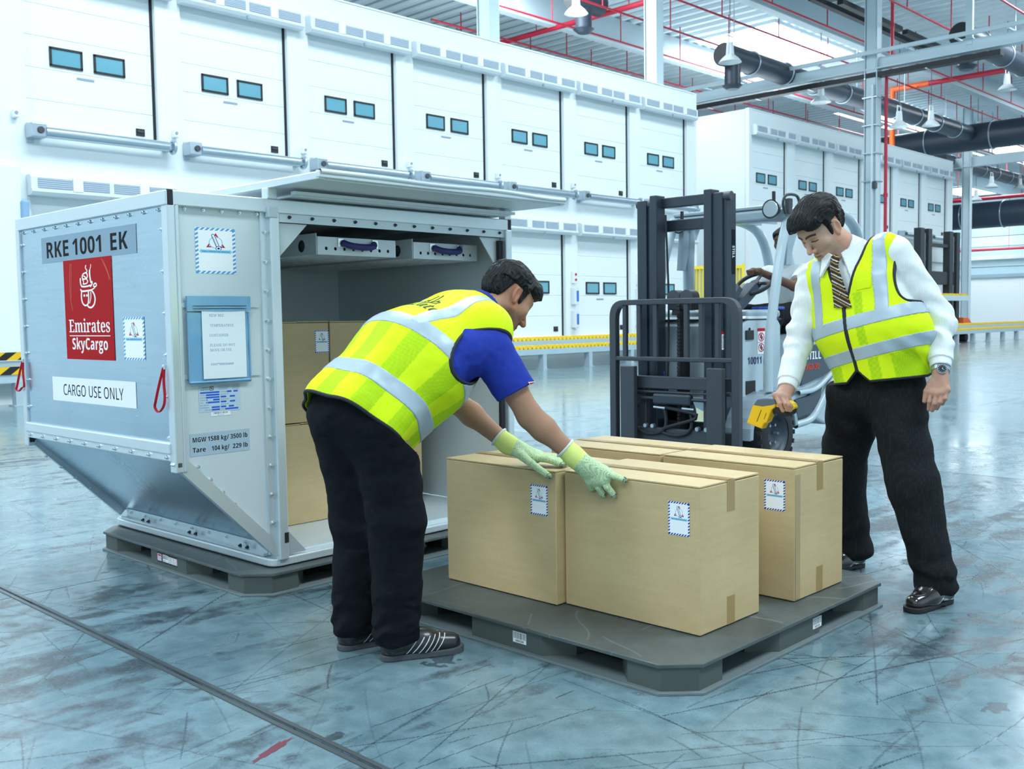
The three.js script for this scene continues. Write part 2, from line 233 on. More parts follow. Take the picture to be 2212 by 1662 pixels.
{
  const up = [0, 1, 2, 3, 4, 5, 6], low = [0, 4, 5, 6];
  dockBlock('wall_left', -10, 24.41, [...up.map((k) => [doorXR(k), YU, YU1]), ...low.map((k) => [doorXR(k), YL, YL1])]);
  let n = 0;
  const nth = ['seventh', 'sixth', 'fifth', 'fourth', 'third', 'second', 'first'];
  for (const k of up) { dockDoor(doorXR(k), YU, YU1, null, ++n); hood(doorXR(k), 6.63, `white air curtain hood over the ${nth[k]} upper door from the long building's corner`, 'air curtains over the upper doors'); guardTube(doorXR(k), 4.16, `galvanised guard tube below the ${nth[k]} upper door from the long building's corner`, 'guard tubes on the long building'); }
  for (const k of low) { dockDoor(doorXR(k), YL, YL1, null, ++n); hood(doorXR(k), 3.2, k ? `white air curtain hood over the ${nth[k]} ground level door from the long building's corner` : 'white air curtain hood on the wall behind the container roof', 'air curtains over the ground level doors'); }
  const XB = (k) => 29.551 + 2.643 * k, ub = [0, 1, 2, 3, 4, 5];
  dockBlock('wall_right', 27.22, 43.3, [...ub.map((k) => [XB(k), YU, YU1]), ...[4, 5].map((k) => [XB(k), YL, YL1])]);
  for (const k of ub) { dockDoor(XB(k), YU, YU1, null, ++n); hood(XB(k), 6.63, `white air curtain hood over the ${['first', 'second', 'third', 'fourth', 'fifth', 'sixth'][k]} door from the far building's blank end wall`, 'air curtains on the far building'); }
  for (const k of [4, 5]) dockDoor(XB(k), YL, YL1, null, ++n);
  for (const k of [4, 5]) guardTube(XB(k), 4.16, `galvanised guard tube below the ${['first', 'second', 'third', 'fourth', 'fifth', 'sixth'][k]} door from the far building's blank end wall`, 'guard tubes on the far building');
  // small door sensors beside the guard tubes, control boxes beside the lower doors
  for (const k of [-1, 0, 1, 2, 3, 4]) { const t = thing('door_sensor', k < 0 ? 'small white photocell beside the hazard-striped end of the long building' : `small white photocell beside the ${nth[k]} upper door from the long building's corner`, 'sensor', [doorXR(k) + 0.27, 4.42, DOCK + 0.1], 0, 'photocells beside the upper doors'); part('body', rbx(0.09, 0.13, 0.10, 0.02, 0, 0, 0.05), M.white, t); part('lens', cyl(V(0, 0.01, 0.10), V(0, 0.01, 0.115), 0.025), M.grille, t); }
  for (const k of [4, 5]) {
    const t = thing('control_box', k === 4 ? 'blue and grey control boxes with red buttons between two ground level doors' : 'blue and grey control boxes with red buttons seen past the forklift mast', 'control box', [doorXR(k) + 0.27, 1.1, DOCK + 0.1], 0, 'door control boxes');
    part('lower_box', rbx(0.17, 0.42, 0.12, 0.01, 0, 0.05, 0.06), M.hood, t); part('upper_box', rbx(0.17, 0.42, 0.12, 0.01, 0, 0.62, 0.06), M.hood, t);
    for (const y of [0.05, 0.62]) part('blue_front', bx(0.07, 0.26, 0.01, 0.03, y, 0.124), mat([0.03, 0.16, 0.6], 0.4), t);
    part('lamp_box', rbx(0.13, 0.3, 0.08, 0.01, 0, 1.08, 0.04), M.white, t); for (const y of [1.02, 1.15]) part('red_button', cyl(V(0.01, y, 0.08), V(0.01, y, 0.1), 0.03), M.red, t);
  }
  // a white post and two lamp-shaped bumpers at the near end of the wall
  part('trim_post', bx(0.5, 3.6, 0.16, 5.72, 1.8, DOCK + 0.16), M.wall, structGroup('trim_1', [0, 0, 0], 'white door jamb at the near end of the dock wall'));
  for (const y of [1.62, 2.3, 2.9]) { const t = thing('dock_bumper', `pale blue bumper pad on the white jamb behind the container, ${y < 2 ? 'lowest' : y < 2.6 ? 'middle' : 'topmost'} of three`, 'bumper', [6.02, y, DOCK + 0.1], 0, 'bumper pads on the jamb'); part('pad', rbx(0.12, 0.42, 0.2, 0.04, 0, 0, 0.1), mat([0.25, 0.42, 0.62], 0.5), t); part('back_plate', bx(0.2, 0.5, 0.02, 0, 0, 0.01), M.hood, t); }
}
// ------------------------------------------------------------------ roller conveyors along the dock wall
function conveyor(label, xa, xb, z, pa, pb) {
  const t = thing('roller_conveyor', label, 'conveyor', [0, 0, 0]), beam = mat([0.50, 0.62, 0.68], 0.4, 0.3), side = mat([0.42, 0.52, 0.58], 0.5);
  part('front_beam', bx(xb - xa, 0.13, 0.10, (xa + xb) / 2, 0.415, z), beam, t);
  part('upper_beam', bx(xb - xa, 0.14, 0.12, (xa + xb) / 2, 0.60, z - 0.18), beam, t);
  part('deck', bx(xb - xa, 0.04, 0.2, (xa + xb) / 2, 0.64, z - 0.34), side, t);
  for (let x = xa + 0.34; x < xb; x += 1.66) part('leg', [bx(0.12, 0.36, 0.16, x, 0.18, z - 0.02), bx(0.2, 0.015, 0.24, x, 0.008, z - 0.02)], side, t);
  // the rollers one can tell apart are single parts, the rest of the rows is joined
  const rol = new THREE.CylinderGeometry(0.052, 0.052, 0.085, 14).rotateX(Math.PI / 2), rest = [], small = new THREE.CylinderGeometry(0.052, 0.052, 0.085, 7).rotateX(Math.PI / 2);
  for (let x = xa + 0.1; x < xb; x += 0.14) for (const [y, dz] of [[0.52, 0], [0.71, -0.18]]) {
    if (x > pa && x < pb) { const m = part('roller', rol, M.yellow, t); m.position.set(x, y, z + dz); } else if (x > 7) rest.push(small.clone().translate(x, y, z + dz));
  }
  part('distant_rollers', rest, M.yellow, t).userData.kind = 'stuff'; return t;
}
{
  const z = -15.75, t = conveyor('long grey roller conveyor with yellow rollers along the long dock building', 2, 36, z, 15.8, 22.3);
  const stripes = canvasTex(256, 32, (c) => { c.fillStyle = '#16181a'; c.fillRect(0, 0, 256, 32); c.fillStyle = '#f0c000'; for (let i = -1; i < 5; i++) { c.beginPath(); c.moveTo(i * 64, 32); c.lineTo(i * 64 + 32, 32); c.lineTo(i * 64 + 64, 0); c.lineTo(i * 64 + 32, 0); c.fill(); } });
  stripes.wrapS = THREE.RepeatWrapping; stripes.repeat.set(4, 1);
  for (const [y, dz] of [[0.53, 0.06], [0.74, -0.1]]) part('hazard_strip', new THREE.BoxGeometry(5, 0.12, 0.015).translate(4.6, y, z + dz), mat([1, 1, 1], 0.5, 0, { map: stripes }), t, 'black and yellow hazard strip');
  conveyor('roller conveyor in front of the black stacker, reaching to the far wall', 36.6, 62, -14.3, 0, 0);
}
// ------------------------------------------------------------------ columns, beams, pipes, ducts, lamps
function hColumn(x, z, h, label) {
  const t = thing('steel_column', label, 'column', [x, 0, z]);
  part('flange', bx(0.34, h, 0.03, 0, h / 2, 0.2), M.steelpaint, t); part('flange', bx(0.34, h, 0.03, 0, h / 2, -0.2), M.steelpaint, t); part('web', bx(0.05, h, 0.38, 0, h / 2, 0), M.steelpaint, t);
  part('casing', bx(0.24, h, 0.32, -0.02, h / 2, 0), M.steelpaint, t);
  part('base_plate', bx(0.6, 0.03, 0.6, 0, 0.015, 0), M.steelpaint, t);
  return t;
}
{
  for (const [x, lab] of [[24.07, 'wide pale steel column rising from the long dock building near its corner'], [17.4, 'pale steel column rising from the long dock building, farther from its corner']]) { const c = hColumn(x, -17.5, ROOF - 7.41, lab); c.position.y = 7.41; }
  const c2 = hColumn(32.4, -14.8, ROOF, 'pale steel column with a red pipe beside the far dock building');
  part('cable_duct', bx(0.08, 8.6, 0.06, -0.22, 4.3, 0.1), M.hood, c2); part('junction_box', rbx(0.16, 0.2, 0.12, 0.01, -0.22, 5.35, 0.19), M.darkgrey, c2);
  for (let y = 5.5; y < 9; y += 0.9) part('pipe_clamp', bx(0.5, 0.03, 0.5, 0, y, 0), M.zinc, c2);
  hColumn(56.2, -20.4, ROOF, 'distant pale steel column beyond the far dock building');
  { const hg = thing('hanger_post', 'slim pale hanger post above the tie beam', 'post', [32.4, 9.33, -11.75]); part('post', bx(0.12, ROOF - 9.33, 0.2, 0, (ROOF - 9.33) / 2, 0), M.steelpaint, hg); part('foot_plate', bx(0.3, 0.03, 0.3, 0, 0.165, 0), M.steelpaint, hg); }
  const p = thing('sprinkler_riser', 'dark red sprinkler pipe running down a steel column', 'pipe');
  part('pipe', tube([V(32.72, 0.1, -14.48), V(32.72, 4, -14.48), V(32.72, 8.7, -14.48), V(32.74, 9, -14.45), V(32.88, 9.2, -14.38), V(32.9, 9.5, -14.38), V(32.9, 11.9, -14.38)], 0.055, 60, 10), M.red, p);
  for (const y of [2, 5, 8, 10.5]) part('coupling', cyl(V(y > 9 ? 32.9 : 32.72, y, y > 9 ? -14.38 : -14.48), V(y > 9 ? 32.9 : 32.72, y + 0.12, y > 9 ? -14.38 : -14.48), 0.075), M.red, p);
  const b = thing('tie_beam', 'pale steel tie beam across the hall at the column with the red pipe', 'beam');
  part('bottom_flange', bx(0.34, 0.05, 21, 32.4, 9.12, -13), M.steelpaint, b); part('beam_web', bx(0.06, 0.36, 21, 32.4, 9.3, -13), M.steelpaint, b);
  part('rail', bx(0.10, 0.12, 21, 32.0, 9.58, -13), M.steelpaint, b);
  for (let z = -22.5; z < -3; z += 1.5) part('bracket', bx(0.5, 0.05, 0.07, 32.2, 9.5, z), M.steelpaint, b);
  const b2 = thing('tie_beam', 'distant pale steel tie beam beyond the far dock building', 'beam');
  part('bottom_flange', bx(0.34, 0.05, 22, 56.2, 8.9, -14), M.steelpaint, b2); part('beam_web', bx(0.06, 0.5, 22, 56.2, 9.15, -14), M.steelpaint, b2);
  const tr = thing('cable_tray', 'black cable tray hung under the tie beam', 'cable tray');
  part('tray', bx(0.3, 0.16, 11, 32.4, 8.92, -16.3), M.black, tr); for (let z = -21; z < -11; z += 2) part('hanger', bx(0.36, 0.02, 0.06, 32.4, 8.83, z), M.zinc, tr);
  // rafters of the roof
  const rafter = (z, y, xa, xb, label) => { const t = thing('roof_rafter', label, 'rafter'); part('bottom_flange', bx(xb - xa, 0.05, 0.34, (xa + xb) / 2, y, z), M.rib, t); part('web', bx(xb - xa, ROOF - y, 0.06, (xa + xb) / 2, (y + ROOF) / 2, z), M.steelpaint, t); return t; };
  rafter(-23.2, 11.05, 14, 99, 'white roof rafter over the long dock building'); rafter(-17.2, 11.05, 14, 99, 'pale roof rafter beside the large skylight'); rafter(-8.5, 11.05, 14, 99, 'pale roof rafter near the black cable runs'); rafter(-30, 11.05, 14, 99, 'white roof rafter at the back of the hall');
  // sprinkler pipes: mains across, branches along, with drop rods
  const main = (x, za, zb, y, r, m, label) => { const t = thing('sprinkler_main', label, 'pipe'); part('pipe', cyl(V(x, y, za), V(x, y, zb), r, r, 12), m, t); for (let z = za + 2; z < zb; z += 4) part('hanger_rod', cyl(V(x, y, z), V(x, ROOF - 0.01, z), 0.02, 0.02, 6), M.red, t); return t; };
  main(26.2, -30, -12, 11, 0.09, M.red, 'red sprinkler main across the roof near the first column');
  main(44, -17.6, -4, 10.95, 0.11, M.red, 'thick red sprinkler main right of the column pipe');
  const el = main(44, -19.2, -17.6, 10.95, 0.12, M.orange, 'short orange sprinkler pipe with a drop leg'); part('drop_leg', [cyl(V(44, 10.95, -19.2), V(44, 9.75, -19.2), 0.12), cyl(V(44, 9.2, -19.2), V(44, 7.6, -19.2), 0.12), new THREE.SphereGeometry(0.12, 12, 8).translate(44, 10.95, -19.2)], M.orange, el);
  main(70, -36, -6, 8.6, 0.12, M.red, 'distant red pipe crossing the far end of the hall'); main(98.6, -38, -4, 6.9, 0.12, M.red, 'red pipe along the far wall');
  for (const z of [-26.5, -24.7, -22.2, -20.1, -18.1, -16.3, -13.6, -11.2, -8.2, -5]) {
    const t = thing('sprinkler_branch', 'thin red sprinkler branch pipe under the roof deck', 'pipe', [0, 0, 0], 0, 'thin red branch pipes'); part('pipe', cyl(V(22, 10.78, z), V(90, 10.78, z), 0.035, 0.035, 8), M.red, t);
    for (let x = 25; x < 80; x += 3.6) part('drop_rod', cyl(V(x, 10.78, z), V(x, ROOF - 0.01, z), 0.022, 0.022, 6), M.red, t);
  }
  // ducts
  const duct = (xa, xb, z, y, label) => {
    const t = thing('air_duct', label, 'duct'); part('duct_tube', cyl(V(xa, y, z), V(xb, y, z), 0.36, 0.36, 22), M.duct, t); part('end_cap', cyl(V(xa - 0.05, y, z), V(xa + 0.02, y, z), 0.37, 0.37, 22), M.black, t);
    part('outlet', [cyl(V(xa + 0.5, y - 0.9, z), V(xa + 0.5, y, z), 0.26, 0.26, 16), cyl(V(xa + 0.5, y - 1.02, z), V(xa + 0.5, y - 0.9, z), 0.2, 0.34, 16)], M.duct, t);
    for (let x = xa + 1.6; x < xb; x += 2.2) part('duct_band', new THREE.TorusGeometry(0.375, 0.03, 6, 22).rotateY(Math.PI / 2).translate(x, y, z), M.zinc, t);
    for (let x = xa + 0.6; x < xb; x += 4.4) part('hanger_wire', cyl(V(x, y, z), V(x, ROOF + 0.098, z), 0.015, 0.015, 5), M.zinc, t); return t;
  };
  duct(28.4, 49.3, -17.9, 9.5, 'black round air duct passing below the large skylight'); duct(33.2, 49.3, -12.3, 9.9, 'black round air duct high above the tie beam'); duct(55, 80, -21.4, 9.3, 'distant black round air duct beside the far skylight'); { const q = onX(1238, 0, 24.5); duct(q.x, q.x + 1.3, q.z, q.y + 0.1, 'short black duct end over the long dock building'); }
  const cd = thing('air_duct', 'wide black cross duct beyond the far dock building', 'duct'); part('duct_tube', cyl(V(50, 9.4, -34), V(50, 9.4, -6), 0.62, 0.62, 24), M.duct, cd); for (let z = -32; z < -6; z += 3) part('duct_band', new THREE.TorusGeometry(0.64, 0.035, 6, 24).translate(50, 9.4, z), M.zinc, cd);
  const cd2 = thing('air_duct', 'far black cross duct before the end wall', 'duct'); part('duct_tube', cyl(V(82, 8.6, -38), V(82, 8.6, -6), 1.0, 1.0, 24), M.duct, cd2); for (let z = -36; z < -6; z += 3) part('duct_band', new THREE.TorusGeometry(1.02, 0.05, 6, 24).translate(82, 8.6, z), M.zinc, cd2);
  // black cable runs high up beside the column
  for (const [dx, lab] of [[0, 'black busbar run under the roof, nearer the column'], [1.1, 'black busbar run under the roof, farther from the column']]) { const t = thing('busbar', lab, 'busbar'); for (let k = 0; k < 3; k++) part('busbar_length', bx(4.6, 0.16, 0.2, 27.5 + dx + k * 5, 11.2, -15.85 + dx * 0.4), M.black, t); }
  // high-bay lamps hung from the roof
  const lampM = mat([0.8, 0.85, 0.87], 0.4), proto = [];
  const lamp = (x, y, z, label) => { const t = thing('high_bay_lamp', label, 'lamp', [x, y, z], 0, 'white high-bay lamps'); part('reflector', new THREE.LatheGeometry([[0.05, 0.26], [0.12, 0.24], [0.26, 0.12], [0.36, 0], [0.34, 0]].map((q) => new THREE.Vector2(...q)), 20), lampM, t); part('lamp_housing', cyl(V(0, 0.22, 0), V(0, 0.6, 0), 0.13, 0.1, 14), lampM, t); part('bracket', [cyl(V(-0.16, 0.1, 0), V(-0.16, 0.8, 0), 0.02, 0.02, 6), cyl(V(0.16, 0.1, 0), V(0.16, 0.8, 0), 0.02, 0.02, 6), cyl(V(-0.16, 0.8, 0), V(0.16, 0.8, 0), 0.02, 0.02, 6)], lampM, t); part('hanging_wire', cyl(V(0, 0.8, 0), V(0, ROOF + 0.098 - y, 0), 0.012, 0.012, 5), M.darkgrey, t); return t; };
  for (const [px, py, X, where] of [[1577, 135, 27.6, 'before the black duct end under the skylight'], [1773, 222, 33.6, 'before the duct left of the red pipe'], [1942, 275, 38.5, 'beside the orange drop pipe'], [2011, 272, 41.9, 'below the long black duct right of the orange pipe'], [2112, 300, 51.5, 'in front of the wide cross duct'], [2108, 433, 63, 'left of the distant column, low over the red pipe'], [2142, 405, 58.5, 'just right of the distant column'], [1245, 30, 23.5, 'beside the first red sprinkler main'], [2175, 195, 41, 'under the thick red main'], [2203, 408, 66, 'low before the far wall']]) { const q = onX(px, py, X); lamp(q.x, Math.min(q.y, 10.9), q.z, 'white high-bay lamp ' + where); }
}
// ------------------------------------------------------------------ sticker art
const ART = {};
{
  const dashBorder = (c, w, h, col, n) => {            // airmail border of slanted dashes
    const b = w * 0.075; c.save(); c.fillStyle = col;
    for (let i = 0; i < n; i++) { const x = (i + 0.15) * w / n, d = w / n * 0.55, s = b * 0.5; for (const [y, k] of [[0, 1], [h - b, 1]]) { c.beginPath(); c.moveTo(x + s * k, y); c.lineTo(x + d + s * k, y); c.lineTo(x + d - s * k, y + b); c.lineTo(x - s * k, y + b); c.fill(); } }
    const m = Math.round(n * h / w); for (let i = 0; i < m; i++) { const y = (i + 0.3) * h / m, d = h / m * 0.5, s = b * 0.3; for (const x of [0, w - b]) { c.beginPath(); c.moveTo(x, y + s); c.lineTo(x + b, y - s); c.lineTo(x + b, y + d - s); c.lineTo(x, y + d + s); c.fill(); } }
    c.restore();
  };
  const tempSticker = (border, ink) => canvasTex(384, 512, (c, w, h) => {
    c.fillStyle = '#f4f8fb'; c.fillRect(0, 0, w, h); dashBorder(c, w, h, border, 8);
    c.fillStyle = '#c01038'; const tri = (x, y, a) => { c.save(); c.translate(x, y); c.rotate(a); c.beginPath(); c.moveTo(0, -26); c.lineTo(24, 20); c.lineTo(9, 20); c.lineTo(0, 2); c.lineTo(-9, 20); c.lineTo(-24, 20); c.fill(); c.restore(); };
    tri(196, 82, 0); tri(124, 206, -2.1); tri(262, 206, 2.1);
    c.strokeStyle = '#6cc0e4'; c.lineWidth = 7; c.beginPath(); c.arc(194, 164, 62, 0, 6.3); c.stroke();
    c.save(); c.translate(196, 160); c.rotate(-0.33); c.fillStyle = '#f4f8fb'; c.strokeStyle = ink; c.lineWidth = 6; c.beginPath(); c.moveTo(-14, 60); c.lineTo(-14, -80); c.arc(0, -80, 14, Math.PI, 0); c.lineTo(14, 60); c.closePath(); c.fill(); c.stroke();
    for (let i = 0; i < 10; i++) { c.beginPath(); c.moveTo(-12, -66 + i * 12); c.lineTo(0, -66 + i * 12); c.lineWidth = 3; c.stroke(); }
    c.lineWidth = 6; c.beginPath(); c.arc(0, 72, 25, 0, 6.3); c.fill(); c.stroke(); c.fillStyle = ink; c.beginPath(); c.arc(0, 72, 12, 0, 6.3); c.fill(); c.restore();
    c.fillStyle = '#8fd0ee'; c.beginPath(); c.moveTo(34, 264); c.lineTo(58, 236); c.lineTo(58, 246); c.lineTo(326, 246); c.lineTo(326, 236); c.lineTo(350, 264); c.lineTo(326, 292); c.lineTo(326, 282); c.lineTo(58, 282); c.lineTo(58, 292); c.fill();
    c.fillStyle = ink; c.font = 'bold 19px sans-serif'; c.textAlign = 'center'; c.textBaseline = 'middle'; c.fillText('TIME & TEMPERATURE SENSITIVE', 192, 265, 268);
  });
  ART.stickerPale = tempSticker('#5b9fdc', '#1b3f7a'); ART.sticker = tempSticker('#16329c', '#12306e');
  const plain = (w, h, bg, f) => canvasTex(w, h, (c) => { c.fillStyle = bg; c.fillRect(0, 0, w, h); f(c, w, h); });
  const text = (c, s, x, y, size, max, font = 'bold', fam = 'sans-serif', sx = 1) => { c.save(); c.translate(x, y); c.scale(sx, 1); c.font = `${font} ${size}px ${fam}`; c.fillText(s, 0, 0, max ? max / sx : undefined); c.restore(); };
  ART.reg = plain(1024, 256, '#8ea6b8', (c) => { c.fillStyle = '#0b0e11'; c.textBaseline = 'middle'; c.textAlign = 'center'; text(c, 'RKE', 190, 132, 215, 290, 'bold', 'sans-serif', 0.72); text(c, '1001', 530, 132, 215, 340, 'bold', 'sans-serif', 0.72); text(c, 'EK', 850, 132, 215, 210, 'bold', 'sans-serif', 0.72); });
  ART.cargoOnly = plain(1024, 240, '#eef3f6', (c) => { c.fillStyle = '#0b0e11'; c.textBaseline = 'middle'; c.textAlign = 'center'; text(c, 'CARGO USE ONLY', 512, 124, 150, 860, 'normal', 'sans-serif', 0.62); });
  ART.weights = plain(1024, 360, '#a9bccb', (c) => { c.fillStyle = '#080a0c'; c.textBaseline = 'middle'; c.textAlign = 'left'; text(c, 'MGW 1588 kg/ 3500 lb', 40, 100, 104, 950); text(c, 'Tare', 40, 262, 104); text(c, '104 kg/', 355, 262, 104, 310); text(c, '229 lb', 720, 262, 104, 270); });
  ART.logo = plain(768, 1100, '#b00a14', (c) => {      // red panel: calligraphic emblem, two words, a rule
    c.strokeStyle = '#f6f2f4'; c.fillStyle = '#f6f2f4'; c.lineCap = 'round'; c.lineJoin = 'round';
    const p = (w, pts) => { c.lineWidth = w; c.beginPath(); c.moveTo(pts[0][0], pts[0][1]); for (let i = 1; i < pts.length; i++) { const q = pts[i]; q.length === 2 ? c.lineTo(...q) : q.length === 4 ? c.quadraticCurveTo(...q) : c.bezierCurveTo(...q); } c.stroke(); };
    const z = (zx, zy) => [(zx - 770) / 545 * 768, (zy - 900) / 1228 * 1100], e = (w, ...q) => { const pts = [z(q[0], q[1])]; for (let i = 2; i < q.length; i += 4) pts.push([...z(q[i], q[i + 1]), ...z(q[i + 2], q[i + 3])]); p(w, pts); };
    e(10, 1090, 978, 1092, 1010, 1074, 1048); e(21, 1076, 1048, 1070, 1110, 1086, 1192); e(14, 1036, 984, 1022, 1008, 1040, 1034, 1052, 1050, 1040, 1066);
    e(17, 1036, 1070, 992, 1074, 988, 1118, 990, 1152, 1022, 1146, 1052, 1136, 1048, 1098, 1044, 1076, 1030, 1072); e(15, 1004, 1108, 1030, 1120, 1050, 1176, 1046, 1206, 1000, 1206); e(14, 990, 1150, 1010, 1170, 996, 1204);
    e(19, 966, 1138, 962, 1200, 978, 1232, 1010, 1246, 1082, 1226); e(17, 1098, 1184, 1102, 1218, 1078, 1240); e(16, 1136, 1206, 1110, 1212, 1114, 1242, 1138, 1256, 1146, 1226, 1144, 1204, 1128, 1208); e(14, 1124, 1254, 1116, 1274, 1094, 1276);
    e(20, 966, 1272, 968, 1290, 990, 1292, 1040, 1292, 1090, 1284); e(19, 974, 1300, 962, 1400, 988, 1448, 1014, 1484, 1040, 1452, 1056, 1420, 1052, 1308); e(20, 1094, 1296, 1126, 1340, 1124, 1400, 1118, 1476, 1076, 1494, 1052, 1496, 1040, 1474); e(13, 1078, 1310, 1084, 1380, 1060, 1440);
    for (const [x, y] of [z(1004, 1346), z(1034, 1346)]) { c.beginPath(); c.arc(x, y, 14, 0, 7); c.fill(); }
    c.textAlign = 'center'; c.textBaseline = 'alphabetic'; c.save(); c.translate(384, 800); c.scale(0.78, 1); c.font = 'bold 196px serif'; c.fillText('Emirates', 0, 0, 850); c.restore();
    c.fillRect(60, 834, 650, 10); c.save(); c.translate(384, 990); c.scale(0.74, 1); c.font = 'bold 176px sans-serif'; c.fillText('SkyCargo', 0, 0, 900); c.restore();
    c.strokeStyle = 'rgba(214,170,110,0.55)'; p(9, [[120, 40], [90, 200, 100, 420], [110, 480, 128, 560]]); p(7, [[140, 40], [120, 220, 116, 420]]); p(9, [[620, 20], [690, 90, 730, 250]]); p(7, [[640, 60], [700, 140, 740, 240]]); p(8, [[330, 800], [346, 900, 360, 1010]]);
  });
  ART.letter = plain(512, 720, '#e4eef4', (c) => { c.fillStyle = '#5d87a6'; c.textAlign = 'left'; const l = (s, y, f = 'normal') => { c.font = `${f} 38px serif`; c.fillText(s, 82, y, 330); }; l('NEW RKE', 66); l(' TEMPERATRUE', 172); l('CONTAINER', 276); l('PLEASE DO NOT', 380); l('MOVE OR USE', 432); c.font = 'bold 30px serif'; c.fillText('CONT*0505504609', 86, 580, 270); });
  ART.dataplate = plain(512, 320, '#b9cddb', (c) => {
    c.fillStyle = '#22303c'; c.font = 'bold 22px serif'; c.textAlign = 'left'; c.fillText('ZODIAC', 40, 34); c.fillText('AEROSPACE', 14, 58); c.fillStyle = '#10151a'; c.fillRect(132, 14, 46, 48); c.strokeStyle = '#e6eef4'; c.lineWidth = 5; c.strokeRect(141, 24, 28, 28); c.beginPath(); c.moveTo(144, 48); c.lineTo(166, 28); c.stroke();
    c.fillStyle = '#6e8aa0'; for (let i = 0; i < 4; i++) { c.fillRect(240, 12 + i * 14, 150 - i * 14, 4); c.fillRect(410, 16 + i * 14, 80, 4); }
    c.font = '17px sans-serif'; const row = (y, s, x, b) => { c.fillStyle = '#38506a'; c.fillText(s, x, y + 15, 100); c.fillStyle = '#2d5fcb'; for (const [bx0, bw] of b) c.fillRect(bx0, y, bw, 20); };
    row(76, '', 14, [[14, 236]]); row(106, 'Part No.', 14, [[84, 166]]); row(136, 'Serial No.', 14, [[84, 166]]); row(166, 'ETSO No.', 14, [[90, 10], [170, 80]]); row(196, 'TSO', 14, [[84, 12], [104, 146]]); row(226, 'Burn rate limits', 14, []); row(256, 'Date of Manufacture', 14, [[150, 100]]); row(286, 'CAGE code', 60, [[150, 100]]);
    row(76, 'Tare weight', 264, [[346, 56], [426, 56]]); row(106, 'Base Pressure max', 264, []); row(136, '', 264, [[264, 70], [378, 66]]); row(166, 'Restraint Design', 264, []); row(196, '', 264, [[264, 70], [378, 66]]); row(226, 'Base Load max', 264, []); row(256, '', 264, [[264, 66], [362, 66]]); row(286, 'Device', 264, [[316, 166]]);
  });
  const bars = (c, x, y, w, h, seed) => { const r = rng(seed); c.fillStyle = '#14181c'; let q = x; while (q < x + w) { const b = 2 + Math.floor(r() * 3) * 2; c.fillRect(q, y, b, h); q += b + 2 + Math.floor(r() * 3) * 2; } };
  ART.barcode = plain(256, 160, '#e6ebee', (c) => { bars(c, 14, 10, 226, 92, 4); c.fillStyle = '#14181c'; c.font = 'bold 46px sans-serif'; c.textAlign = 'center'; c.fillText('A00328', 128, 148, 220); });
  ART.smallBar = plain(256, 64, '#e9f0f4', (c) => { c.save(); c.globalAlpha = 0.75; bars(c, 30, 8, 196, 24, 8); c.restore(); c.fillStyle = '#5f6f7a'; c.font = '18px sans-serif'; c.textAlign = 'center'; c.fillText('RKE1001EK', 128, 55); });
  ART.palletTags = plain(512, 160, '#3c4a4c', (c) => { c.fillStyle = '#f0d8e0'; c.fillRect(4, 24, 100, 108); c.fillStyle = '#c03050'; c.fillRect(14, 34, 80, 26); c.fillStyle = '#7080b0'; for (let i = 0; i < 4; i++) c.fillRect(14, 70 + i * 14, 78, 6); c.fillStyle = '#eef0f2'; c.fillRect(140, 20, 140, 110); bars(c, 148, 28, 124, 60, 6); c.font = 'bold 24px sans-serif'; c.fillStyle = '#14181c'; c.fillText('A00316', 150, 122); c.fillStyle = '#eef0f2'; c.fillRect(286, 30, 220, 100); c.fillStyle = '#808890'; for (let i = 0; i < 5; i++) { c.fillRect(296, 38 + i * 18, 80, 8); c.fillRect(390, 38 + i * 18, 50, 8); } c.strokeStyle = '#c02030'; c.lineWidth = 5; c.strokeRect(456, 42, 40, 74); c.beginPath(); c.moveTo(458, 112); c.lineTo(494, 46); c.stroke(); });
}
const sheet = (tex, rough = 0.62) => phys([1, 1, 1], rough, 0, { map: tex, specularIntensity: 0.3 });
const decal = (w, h) => new THREE.PlaneGeometry(w, h);

